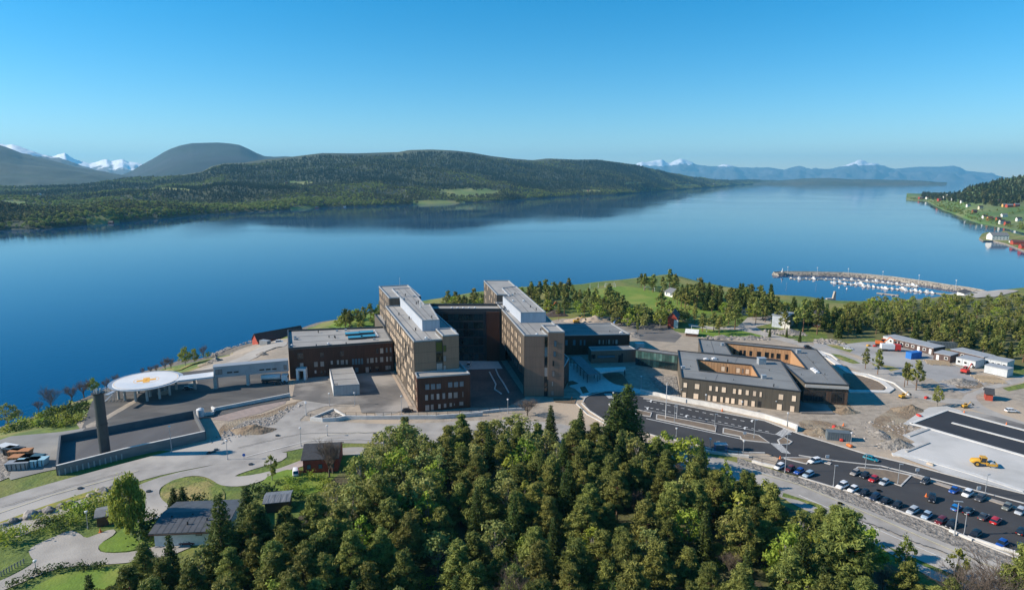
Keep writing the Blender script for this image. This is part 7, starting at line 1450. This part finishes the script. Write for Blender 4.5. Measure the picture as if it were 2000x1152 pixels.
# ---- site huts ----------------------------------------------------------------------
hut_dark = M('hut_dark_brown', (.10, .065, .055), (.08, .05, .045), 1, .7, rnd=.1); hut_white = M('hut_grey_white', (.50, .53, .55), (.44, .47, .49), 1, .7, rnd=.06); hut_roof = M('hut_roof', (.33, .35, .37), (.28, .30, .32), .6, .7); door_w = mat_c('white_door', (.75, .75, .73))
def huts(f, a, b_, n, depth, h, wall, labels, door=None, two=True):
    A = Tf(f, *a); B = Tf(f, *b_); d = Vector((B - A)[:2]).normalized(); L_ = Vector((B - A)[:2]).length; w_ = L_ / n; rz = math.atan2(d.y, d.x)
    for i in range(n):
        t = thing('site_hut', labels(i), 'site hut', (A.x + d.x * w_ * i, A.y + d.y * w_ * i, 0), rz, 'site huts'); W_ = wall if not isinstance(wall, list) else wall[i]
        link('wall', MB().box(.04, 0, .2, w_ - .04, depth, h).mesh('wall', W_), t); link('roof', MB().box(0, -.12, h + .002, w_, depth + .12, h + .22).mesh('roof', hut_roof), t); link('base_beam', MB().box(.1, .05, 0, w_ - .1, depth - .05, .2).mesh('base_beam', dark_metal), t)
        if door is not None and i in door: link('door', MB().box(w_ / 2 - .5, -.07, .25, w_ / 2 + .5, 0, 2.3).mesh('door', door_w), t)
        else:
            for x in ((w_ * .5,) if w_ < 4 else (w_ * .3, w_ * .7)):
                fm_ = bpy.data.meshes.get('hut_window') or MB().box(-.65, -.08, -.55, .65, 0, .55).mesh('hut_window', door_w); pm_ = bpy.data.meshes.get('hut_pane') or MB().box(-.48, -.1, -.4, .48, -.05, .4).mesh('hut_pane', pane_dark)
                o_ = link('window', fm_, t, (x, 0, 1.65)); link('pane', pm_, o_)
o9 = ['first', 'second', 'third', 'fourth', 'fifth', 'sixth', 'seventh', 'eighth', 'ninth']
huts('r1', (618, 345), (1110, 468), 9, 7.5, 2.9, [hut_white, hut_white] + [hut_dark] * 7, lambda i: ('pale' if i < 2 else 'dark brown') + ' site hut, ' + o9[i] + ' from the left in the long back row', door=(6, 8))
huts('r1', (1112, 510), (1275, 545), 2, 7, 2.9, hut_dark, lambda i: 'dark brown hut standing forward of the long row, ' + ('left half with timber door' if i == 0 else 'right half'), door=(0,))
huts('r1', (1330, 560), (1520, 603), 3, 7, 2.9, hut_white, lambda i: 'grey-white hut of the forward trio, ' + ['left', 'middle', 'right'][i] + ' one')
huts('r1', (1275, 478), (1600, 560), 4, 7, 2.9, hut_dark, lambda i: 'dark hut in the back row behind the grey-white trio, ' + o9[i] + ' from the left'); huts('r1', (1610, 570), (1830, 615), 4, 7, 2.9, hut_white, lambda i: 'grey-white hut at the right end of the back row, ' + o9[i] + ' from the left')
huts('r1', (1605, 640), (1830, 690), 1, 5, 3.0, hut_white, lambda i: 'long grey-white hut nearest the road with a white door', door=(0,))
boxy('container', 'dark green container on the roof line behind the long row of huts', 'r1', 1210, 395, (12, 2.5, 2.6), -.22, mat_c('slate_grey', (.11, .14, .16)), 'container')
plank_m = M('fresh_timber', (.55, .42, .27), (.45, .34, .22), 2, .85, rnd=.15); pk_me = MB().box(-4.2, -.16, 0, 4.2, .16, .3).mesh('plank', plank_m)
for f, x, y, lb_, n, rz in (('r1', 1640, 705, 'wide stack of pale timber lying before the nearest hut', 9, -.22), ('r1', 1150, 545, 'timber planks stacked in front of the dark brown forward hut', 7, -.22)):
    p = Tf(f, x, y); t = thing('timber_stack', lb_, 'timber stack', p, rz)
    for i in range(n): link('plank', pk_me, t, (trng.uniform(-.5, .5), (i - n / 2) * .95, .3), trng.uniform(-.03, .03))
    for dx in (-3, 0, 3): link('bearer', MB().box(dx - .12, -n / 2 * .95 - .3, 0, dx + .12, n / 2 * .95, .28).mesh('bearer', plank_m), t)
# ---- heaps, boulders -----------------------------------------------------------------
def heap(f, x, y, rx, ry, h, mat, label, seed=0, name='dirt_heap', cat='heap'):
    p = Tf(f, x, y); n = 26; k = 9; m = MB(); vs = []; 
    for j in range(k + 1):
        q = j / k
        for i in range(n):
            a = i * 6.283 / n; nz_ = 1 + .28 * mn.noise(Vector((math.cos(a) * 1.7 + seed, math.sin(a) * 1.7, q * 2))); r_ = q * nz_
            z = h * max(0, (1 - q) ** 1.15) * (1 + .5 * mn.noise(Vector((math.cos(a) * q * 3 + seed * 2, math.sin(a) * q * 3, 5)))) - (.15 if j == k else 0); vs.append((math.cos(a) * rx * r_, math.sin(a) * ry * r_, z))
    m.add(vs, [(j * n + i, j * n + (i + 1) % n, (j + 1) * n + (i + 1) % n, (j + 1) * n + i) for j in range(k) for i in range(n)], 0, True); me = m.mesh(name, mat)
    for q_ in me.polygons:
        if q_.normal.z < 0: q_.flip()
    return tag(link(name, me, None, p), label, cat)
sand = M('sand_heap', (.46, .37, .28), (.36, .29, .22), .8, .95, 8, bump=.1); dark_earth = M('dark_earth', (.075, .055, .045), (.05, .04, .032), 1, .95, 8, bump=.15)
for a in ((('2'), 1030, 350, 9, 5, 3.2, sand, 'big pale sand heap behind the east wing roof'), ('2', 910, 345, 8, 4, 2.2, sand, 'low pale gravel heap left of the big sand heap'), ('2', 730, 300, 8, 5, 2.8, dark_earth, 'dark earth heap under the orange excavator'), ('5', 360, 775, 7, 3.4, 2.0, dirt, 'brown earth heap on the rubble slope by the main road'), ('8', 350, 170, 4.5, 2.5, 1.8, dirt, 'pale brown heap beside the timber gallery'),
          ('8', 730, 425, 6, 2.8, 2.2, rubble, 'grey rubble heap at the corner of the pale pad'), ('8', 830, 160, 6, 3, 1.8, dirt, 'light brown heap at the tip of the new asphalt'), ('8', 600, 340, 3, 5, 1.4, rubble, 'narrow dark spoil bank on the dirt ground'), ('s1', 1005, 305, 4, 3, 2.2, rubble, 'dark gravel heap on the shore track'), ('s1', 1420, 240, 3, 2, 1.4, rubble, 'small gravel heap near the boathouse track'),
          ('r1', 1380, 735, 7, 4, 1.6, rubble, 'grey stone heap beside the gravel road'), ('s1', 940, 330, 4, 2.5, 1.3, dirt, 'reddish earth heap beside the dark gravel heap'), ('8', 150, 330, 5, 3, 1.5, dirt, 'brown spoil beside the red barriers'), ('q5', 1430, 245, 0.1, .1, .1, dirt, 'x'), ('8', 300, 310, 4, 2, 1.3, dirt, 'reddish spoil right of the trench'), ('r2', 1500, 650, 8, 4, 2.2, rubble, 'heap of blasted rock by the narrow conifer'), ('r2', 850, 700, 6, 3, 1.5, rubble, 'stone heap between small lawn and low wing, left one'), ('r2', 1130, 705, 9, 3, 1.6, rubble, 'stone heap between small lawn and low wing, right one')):
    if a[-1] != 'x': heap(*a, seed=a[1] % 17)
def rockmesh(seed, sub=2):
    bm = bmesh.new(); bmesh.ops.create_icosphere(bm, subdivisions=sub, radius=1)
    for v in bm.verts: v.co *= 1 + .35 * mn.noise(v.co * 1.3 + Vector((seed, 0, 0))); v.co.z *= .65
    me = bpy.data.meshes.new('boulder'); bm.to_mesh(me); bm.free(); me.materials.append(rock); return me
RM = [rockmesh(i * 3.1) for i in range(5)]
bl = [(35, 578, .9), (115, 545, 1.1), (185, 520, .6), (265, 495, 1.5), (345, 468, 1.0), (430, 448, 1.3), (560, 405, 1.2), (620, 380, .9), (815, 315, 1.1), (905, 278, 1.4), (990, 248, 1.0)]
for i, (x, y, s) in enumerate(bl): o = link('boulder', RM[i % 5], None, pt('6', x, y) + Vector((0, 0, s * .25)), i * 1.7); o.scale = (s * 1.2, s * .9, s); tag(o, ['leftmost boulder', 'dark boulder second from the left', 'small boulder third from the left', 'wide flat dark boulder fourth from the left', 'pale boulder fifth from the left', 'long boulder sixth from the left', 'dark boulder seventh from the left', 'boulder eighth from the left above the round bush', 'pale low boulder third from the right', 'big pale square boulder second from the right', 'rightmost boulder beside the weeping birch'][i] + (' in the line along the main road' if i not in (7, 10) else ''), 'boulder', 'boulders along the main road')
def rocks_stuff(name, P, smin, smax, seed, zo=0):
    rs = random.Random(seed); m = MB(); ico = [(v.co.x, v.co.y, v.co.z) for v in rockmesh(seed, 1).vertices]; fc = [tuple(p.vertices) for p in rockmesh(seed, 1).polygons]
    for p in P:
        s = rs.uniform(smin, smax); a = rs.uniform(0, 6.28); c, s_ = math.cos(a), math.sin(a); sx, sy, sz = s * rs.uniform(.8, 1.3), s * rs.uniform(.7, 1.1), s * rs.uniform(.7, 1.2)
        m.add([(p[0] + (v[0] * c * sx - v[1] * s_ * sy), p[1] + (v[0] * s_ * sx + v[1] * c * sy), p[2] + zo + v[2] * sz) for v in ico], fc)
    return tag(m.build(name, rock), kind='stuff')
rs2 = random.Random(8)
def along(f, a, b_, n, w_): 
    A, B = Tf(f, *a), Tf(f, *b_); out = []
    for _ in range(n): t_ = rs2.random(); q = A.lerp(B, t_); x, y = q.x + rs2.uniform(-w_, w_), q.y + rs2.uniform(-w_, w_); out.append((x, y, hgt(x, y)))
    return out
rocks_stuff('shore_rocks', along('s1', (960, 240), (1120, 160), 160, 5) + along('s1', (1120, 160), (1320, 110), 90, 4) + along('r2', (700, 700), (1290, 705), 130, 3) + along('r1', (-20, 330), (200, 350), 70, 4) + along('r2', (1340, 640), (1560, 660), 120, 4), .35, 1.3, 3)
rocks_stuff('slope_rocks', along('5', (120, 840), (480, 700), 260, 3.5) + along('5', (480, 700), (690, 580), 120, 2) + along('q5', (1250, 780), (1540, 980), 120, 4) + along('8', (560, 280), (840, 300), 90, 5) + along('8', (120, 320), (380, 330), 90, 4) + along('8', (640, 440), (820, 420), 80, 2.5) + along('r1', (1280, 740), (1500, 760), 90, 3), .15, .55, 4)
# ---- breakwater and marina --------------------------------------------------------------
bw_line = [G(*PX('r3', x, y), WATER) for x, y in ((135, 145), (200, 140), (400, 142), (640, 148), (800, 160), (1000, 180), (1250, 215), (1420, 243), (1560, 262), (1680, 285))]
P = [Vector((p.x, p.y, 0)) for p in bw_line]; m = MB(); secs = []
for i, p in enumerate(P):
    a = P[max(0, i - 1)]; b_ = P[min(len(P) - 1, i + 1)]; d = (b_ - a).normalized(); n_ = Vector((-d.y, d.x, 0)); 
    secs.append([tuple(p + n_ * w_ + Vector((0, 0, z))) for w_, z in ((-6.5, WATER - 3), (-2.2, WATER + 2.2), (2.0, WATER + 2.2), (2.1, WATER + 3.0), (3.0, WATER + 3.0), (7, WATER - 3))])
loft(m, secs, smooth=False); tag(m.build('breakwater_core', M('breakwater_stone', (.34, .31, .26), (.22, .20, .17), .6, .95, 8, bump=.3)), kind='structure')
br_ = []
for i in range(1500):
    k = rs2.randrange(len(P) - 1); q = P[k].lerp(P[k + 1], rs2.random()); d = (P[k + 1] - P[k]).normalized(); n_ = Vector((-d.y, d.x, 0)); w_ = rs2.uniform(-5.2, 4.5); z = WATER + max(-.3, 2.1 - max(0, abs(w_) - 2.2) * 1.1); q += n_ * w_; br_.append((q.x, q.y, z))
rocks_stuff('breakwater_rocks', [b_ for b_ in br_ if not (b_[2] > WATER + 2.0 and rs2.random() < .9)], .4, .95, 6)
bk = thing('beacon', 'small pale beacon on the outer tip of the breakwater', 'beacon', (P[0].x + 6, P[0].y, WATER + 3)); link('beacon_base', MB().tube((0, 0, 0), (0, 0, 1.2), 1.3, 1.0, n=12).mesh('beacon_base', concrete), bk); link('beacon_lamp', MB().tube((0, 0, 1.2), (0, 0, 3.6), .35, n=10).mesh('beacon_lamp', white_box), bk)
for i, (x, y, ty) in enumerate(((223, 140, 90), (445, 145, 95), (678, 152, 103), (937, 175, 125), (1207, 212, 152), (1485, 252, 190))):
    p = G(*PX('r3', x, y - 4), WATER + 3.8); h = (p.y * tan_down(PX('r3', x, y)[1]) - p.y * tan_down(PX('r3', x, ty)[1])); t = thing('street_lamp', 'slim lamp on the breakwater, ' + o9[i] + ' from the outer tip', 'street lamp', p, 0, 'breakwater lamps'); link('pole', MB().tube((0, 0, 0), (0, 0, h), .12, .08, n=6).mesh('pole', white_box), t); link('lamp_head', globe_me, t, (0, 0, h)).scale = (1.8, 1.8, 1.8)
wood_p = M('jetty_wood', (.38, .34, .29), (.30, .27, .23), 1, .9)
def jetty(pl, label, w_=2.2):
    Q = [G(*PX('r3', x, y), WATER) for x, y in pl]; t = thing('floating_jetty', label, 'jetty', Q[0]); band('jetty_deck', '', Q, w_, wood_p, WATER - .2, WATER + .55, world=True, parent=t)
    for a, b_ in zip(Q[:-1], Q[1:]):
        n = max(1, int((b_ - a).length / 6)); d = (b_ - a).normalized(); n_ = Vector((-d.y, d.x, 0))
        for i in range(n):
            c = a.lerp(b_, (i + .5) / n)
            for s in (-1, 1): e = c + n_ * s * 5.5; band('mooring_finger', '', [c, e], .5, wood_p, WATER - .1, WATER + .4, world=True, parent=t)
    return t
jetty([(545, 200), (700, 213), (900, 236), (1100, 258), (1330, 280), (1440, 292)], 'long floating jetty across the marina basin'); jetty([(240, 172), (520, 176), (760, 188), (1000, 209), (1200, 235)], 'floating jetty close under the breakwater'); jetty([(895, 280), (1000, 292), (1060, 300)], 'short bare jetty nearest the wood')
rock_d = [G(*PX('r3', x, y), WATER) for x, y in ((515, 325), (580, 325))]
t = thing('boat_landing', 'small landing stage with a slanting ramp left of the marina', 'landing stage', rock_d[0]); band('deck', '', rock_d, 2.5, wood_p, WATER - .1, WATER + .8, world=True, parent=t); q = rock_d[1]; MB().add([(q.x - 2, q.y - 1, WATER + .8), (q.x, q.y - 1, WATER + .8), (q.x, q.y - 1, WATER + 6), (q.x - 1, q.y - 1, WATER + 6), (q.x - 2, q.y + 1, WATER + .8), (q.x, q.y + 1, WATER + .8), (q.x, q.y + 1, WATER + 6), (q.x - 1, q.y + 1, WATER + 6)], [(0, 1, 2, 3), (4, 5, 6, 7), (0, 3, 7, 4), (1, 2, 6, 5), (2, 3, 7, 6)]).build('ramp', wood_p, t)
def boat_meshes(L_, cab):
    h = MB(); secs = []
    for x, w_, z in ((-L_ / 2, .85, .0), (-L_ * .2, 1.1, 0), (L_ * .15, 1.0, .05), (L_ * .38, .6, .2), (L_ / 2, .06, .4)): w_ *= L_ / 6.5; secs.append([(x, 0, -.4 + z), (x, w_ * .7, -.2 + z), (x, w_, .8 + z * .6), (x, w_ * .85, .85 + z * .6), (x, -w_ * .85, .85 + z * .6), (x, -w_, .8 + z * .6), (x, -w_ * .7, -.2 + z)])
    loft(h, secs); c = MB(); loft(c, [sec(-L_ * .15, .7 * L_ / 7, .8, .9 + cab, .12), sec(L_ * .12, .65 * L_ / 7, .8, .9 + cab, .12), sec(L_ * .26, .5 * L_ / 7, .8, 1.0, .08)]); return h.mesh('hull', white_box), c.mesh('cabin', white_w), MB().box(-L_ * .1, -.72 * L_ / 7, 1.15, L_ * .1, .72 * L_ / 7, 1.5).mesh('cabin_window', carglass)
BM = [boat_meshes(6.5, 1.1), boat_meshes(9.5, 1.7), boat_meshes(5.2, .45)]
b1_ = [(250, 166), (310, 172, 1), (365, 170), (420, 172, 1), (515, 172), (575, 174), (650, 176), (705, 179, 1), (760, 182), (820, 186), (865, 188), (890, 190, 1), (940, 196), (980, 202), (1005, 205), (1045, 209), (1085, 214), (1125, 218), (1165, 220, 1), (1195, 228)]
b2_ = [(555, 198), (575, 204, 1), (615, 196, 1), (655, 209), (700, 214), (738, 213, 1), (775, 208, 1), (795, 228, 1), (830, 229, 1), (868, 232), (905, 236), (935, 240), (960, 246, 1), (1010, 246), (1050, 249), (1088, 246, 1), (1110, 258, 1), (1150, 262), (1185, 263, 1), (1220, 268), (1270, 272, 1), (1310, 278)]
for lst, where, grp in ((b1_, 'along the jetty close under the breakwater', 'boats under the breakwater'), (b2_, 'at the long jetty across the marina basin', 'boats at the long jetty')):
    for i, b_ in enumerate(lst):
        p = G(*PX('r3', b_[0], b_[1] + 3), WATER); big = len(b_) > 2; k = 1 if big else (0 if i % 2 else 2); h_, c_, w_ = BM[k]
        lb_ = ('big white cabin cruiser moored ' if big else ('small white cabin boat moored ' if k == 0 else 'small open white boat moored ')) + where
        t = thing('boat', lb_, 'boat', (p.x, p.y, WATER + .15), 1.45 + trng.uniform(-.15, .15) + (3.14 if i % 3 == 0 else 0), grp + (' - cruisers' if big else ' - small boats' if k == 0 else ' - open boats')); t.scale = (.78, .78, .78); link('hull', h_, t); link('cabin', c_, t); link('cabin_window', w_, t)
for x, y, lb_ in ((612, 238, 'small white buoy in the basin, left of two'), (670, 247, 'small white buoy in the basin, right of two')):
    p = G(*PX('r3', x, y), WATER); o = MB().tube((0, 0, -.3), (0, 0, .9), .9, .4, n=12).mesh('buoy', white_box); tag(link('buoy', o, None, p), lb_, 'buoy')
tag(sheet('harbour_ground', 'r3', [(1410, 268), (1540, 262), (1600, 258), (1790, 262), (1960, 268), (1780, 310), (1640, 320), (1500, 300)], track_gravel, drape=True), kind='structure')
# goals and poles at the football field
goal_m = MB(); goal_m.tube((-3.6, 0, 0), (-3.6, 0, 2.4), .09, n=6).tube((3.6, 0, 0), (3.6, 0, 2.4), .09, n=6).tube((-3.6, 0, 2.4), (3.6, 0, 2.4), .09, n=6).tube((-3.6, 0, 2.4), (-3.6, 1.6, 0), .06, n=5).tube((3.6, 0, 2.4), (3.6, 1.6, 0), .06, n=5)
gme_ = goal_m.mesh('goal_frame', white_box)
net_m = MB().add([(-3.6, 0, 2.4), (3.6, 0, 2.4), (3.6, 1.6, 0), (-3.6, 1.6, 0)], [(0, 1, 2, 3)]).mesh('net', mat_c('net_grey', (.45, .48, .45)))
for f, x, y, rz, lb_ in (('s5', 1530, 92, .0, 'white football goal at the far edge of the football field'), ('r2', 140, 240, -.6, 'white football goal at the right side of the football field'), ('r2', 625, 635, -.5, 'white football goal on the small lawn')): t = thing('football_goal', lb_, 'goal', Tf(f, x, y), rz, 'football goals'); link('goal_frame', gme_, t)
for x, y, ty, lb_ in ((1358, 100, 62, 'leftmost thin pole at the far field edge'), (1428, 95, 55, 'second thin pole at the far field edge'), (1493, 90, 50, 'third thin pole at the far field edge'), (1562, 90, 45, 'rightmost thin pole at the far field edge beside the goal')): pole('pole', 's5', x, y, ty, lb_, 'pole', .12)
# round bale, bicycle heap stand-ins with real tubes
p = Tf('2', 1278, 378); t = thing('boulder', 'round yellowish boulder at the wood edge right of the east wing', 'boulder', p); link('stone', RM[0], t).scale = (1.8, 1.5, 1.8)
heap('2', 1345, 460, 5, 3, 1.8, rubble, 'grey scrap heap beside the thin pine on the sandy ground', 3)
# spiral stair tower and small platform at the helipad
p = pt('4', 820, 400); t = thing('access_stair', 'light steel stair scaffold at the left side of the helicopter deck', 'stair', p); m = MB()
for dx, dy in ((-1.2, -.8), (1.2, -.8), (1.2, .8), (-1.2, .8)): m.tube((dx, dy, 0), (dx, dy, 5.0), .08, n=6)
link('posts', m.mesh('posts', galv), t)
for i in range(12): link('step', (bpy.data.meshes.get('step') or MB().box(-.18, -.7, 0, .18, .7, .06).mesh('step', galv)), t, (-1.1 + (i % 6) * .42 if i < 6 else 1.1 - (i % 6) * .42, 0, .3 + i * .4))
a_ = pt('4', 800, 345, 5.0); b__ = pt('4', 862, 310, 5.1); m = MB(); m.prism(strip_poly([a_, b__], 1.4), 4.7, 4.85); m.build('walkway', galv, t)
# fence lower left
P = pts('6', [(-60, 1060), (0, 1030), (120, 960), (225, 905)]); t = thing('picket_fence', 'grey picket fence on the grass at the lower left edge', 'fence', P[0])
k = 0
for a, b_ in zip(P[:-1], P[1:]):
    n = int((b_ - a).length / .45); d = (b_ - a).normalized(); rz = math.atan2(d.y, d.x)
    pm_ = bpy.data.meshes.get('picket') or MB().box(-.09, -.02, 0, .09, .02, 1.1).mesh('picket', mat_c('weathered_wood', (.3, .29, .26)))
    for i in range(n): q = a.lerp(b_, (i + .5) / n) - P[0]; link('picket', pm_, t, q, rz)
    m = MB(); m.prism(strip_poly([a, b_], .06), .8, .9); m.build('rail', mat_c('weathered_wood', (.3, .29, .26)), t)
# ---- far houses --------------------------------------------------------------------------
def far_pt(hn, px_, py_):
    cols, X, Y, Z = hills[hn]; fw = Y * cp - (Z - CAM_H) * sp; up_ = Y * sp + (Z - CAM_H) * cp; A = 1000 + F_PX * X / fw; B = 576 - F_PX * up_ / fw; k = np.argmin((A - px_) ** 2 + ((B - py_) * 2) ** 2); j, i = np.unravel_index(k, X.shape); return Vector((X[j, i], Y[j, i], Z[j, i]))
fh = [('farm_headland', 1945, 396, 12, cream_w, grey_roof, 'cream farmhouse uppermost on the headland field'), ('farm_headland', 1957, 395, 9, brown_w, dark_tile, 'dark house right of the cream farmhouse'), ('farm_headland', 1962, 404, 9, yellow_w, grey_roof, 'yellow house below the cream farmhouse'), ('farm_headland', 1974, 405, 14, red_w, grey_roof, 'long red barn on the headland field'), ('farm_headland', 1988, 404, 11, red_w, grey_roof, 'second red barn right of the long one'), ('farm_headland', 1982, 410, 8, white_w, dark_tile, 'white house below the red barns'),
      ('farm_headland', 1962, 425, 11, white_w, grey_roof, 'white house on the lower headland field'), ('farm_headland', 1936, 430, 10, mat_c('orange_timber', (.6, .25, .08)), red_roof, 'orange house by the shore road on the headland'), ('farm_headland', 1950, 432, 8, red_w, dark_tile, 'small red shed right of the orange house'), ('farm_headland', 1836, 392, 14, red_w, red_roof, 'red quay building near the tip of the headland'), ('farm_headland', 1855, 385, 12, white_w, grey_roof, 'white building high on the headland tip'), ('farm_headland', 1870, 387, 9, white_w, dark_tile, 'white house above the headland shore'),
      ('farm_headland', 1880, 396, 8, white_w, dark_tile, 'small white house near the headland shore'), ('farm_headland', 1800, 389, 15, red_w, grey_roof, 'red warehouse at the outermost point of the headland'), ('farm_headland', 1812, 389, 13, white_w, red_roof, 'white and red warehouse next to the outermost one'),
      ('wooded_hill', 793, 389, 15, white_w, grey_roof, 'white farmhouse beside the bright field across the fjord'), ('wooded_hill', 616, 406, 9, red_w, grey_roof, 'red boathouse on the far shore'), ('wooded_hill', 672, 403, 7, white_w, dark_tile, 'tiny white cabin on the far shore'), ('wooded_hill', 558, 358, 12, red_w, dark_tile, 'red farmhouse halfway up the far slope'), ('wooded_hill', 185, 419, 12, white_w, grey_roof, 'white house with grey gable across the fjord at left'), ('wooded_hill', 163, 434, 7, white_w, grey_roof, 'white boathouse on the far shore at left'),
      ('wooded_hill', 213, 431, 9, red_w, dark_tile, 'red boathouse on the far shore at left'), ('wooded_hill', 140, 421, 11, mat_c('orange_timber', (.6, .25, .08)), dark_tile, 'orange house in the woods across the fjord at left'), ('wooded_hill', 14, 393, 14, white_w, grey_roof, 'white farm building at the left picture edge'), ('wooded_hill', 16, 401, 10, white_w, dark_tile, 'lower white house at the left picture edge'), ('wooded_hill', 73, 381, 12, white_w, grey_roof, 'white house among trees high at left'),
      ('wooded_hill', 1148, 374, 10, mat_c('orange_timber', (.6, .25, .08)), dark_tile, 'small house on the far shore below the long hill'), ('wooded_hill', 1397, 362, 16, white_w, grey_roof, 'white building on the low spit across the fjord'), ('wooded_hill', 1411, 362, 14, white_w, grey_roof, 'second white building on the low spit across the fjord')]
fh += [
    ('farm_headland', 1862, 392, 9, white_w, dark_tile, 'small white house left of the shore lane at the headland tip'),
    ('farm_headland', 1846, 388, 9, white_w, dark_tile, 'small white house high behind the red quay building'),
    ('farm_headland', 1893, 404, 9, white_w, dark_tile, 'small white house at the upper end of the headland shore road'),
    ('farm_headland', 1906, 416, 9, red_w, dark_tile, 'small red house by the bend of the headland shore road'),
    ('farm_headland', 1924, 427, 9, white_w, dark_tile, 'small white house by the headland shore left of the orange house'),
    ('farm_headland', 1957, 437, 9, white_w, dark_tile, 'small white house on the shore just right of the small red shed'),
    ('farm_headland', 1969, 441, 9, red_w, dark_tile, 'small red house on the headland shore above the rocky point'),
    ('farm_headland', 1886, 391, 9, white_w, dark_tile, 'small white house at the foot of the headland conifers'),
    ('farm_headland', 1992, 432, 9, white_w, dark_tile, 'small white house at the right picture edge on the headland'),
    ('farm_headland', 1915, 409, 9, cream_w, dark_tile, 'small cream house in the upper headland field left of the farm'),
]
for hn, x, y, s, wl, rf, lb_ in fh:
    p = far_pt(hn, x, y); k = 1 + max(0, p.y - 1500) / 4000; house(lb_, (p.x - s / 2, p.y, p.z), (p.x + s / 2, p.y, p.z), s * .6 * k, 4.5 * k, 2.6 * k, wl, rf, wins=(3, 1), z=p.z + .5)
# point with the large white house on the right shore
sp_ = [G(x, y, WATER) for x, y in ((1912, 467), (1918, 458), (1930, 455), (1945, 460), (1960, 452), (2000, 462), (2080, 470), (2080, 520), (2000, 492), (1985, 486), (1965, 478), (1940, 472), (1920, 472))]
m = MB(); m.prism([(p.x, p.y) for p in sp_], WATER - 2, WATER + 1.6, 0, 1, bottom=False); tag(m.build('shore_point', [M('point_rock', (.30, .27, .23), (.2, .18, .16), .3, .95), rough_grass]), kind='structure')
def far_house(label, x, y, s, dep, h, rh, wl, rf, wn=(5, 2)):
    p = G(x, y, WATER + 1.6); return house(label, (p.x - s / 2, p.y, p.z), (p.x + s / 2, p.y - 3, p.z), dep, h, rh, wl, rf, wins=wn, z=WATER + 1.8)
far_house('large white house with grey roof on the rocky point', 1952, 469, 22, 14, 6.5, 4, white_w, grey_roof); far_house('dark red boathouse right of the large white house', 1988, 478, 13, 8, 3.5, 2.5, red_w, red_roof, (0, 1)); far_house('second dark red boathouse at the right edge of the point', 2005, 486, 13, 8, 3.5, 2.5, red_w, red_roof, (0, 1)); far_house('small white shed between large house and boathouses', 1976, 474, 6, 5, 2.5, 1.2, white_w, grey_roof, (0, 1))
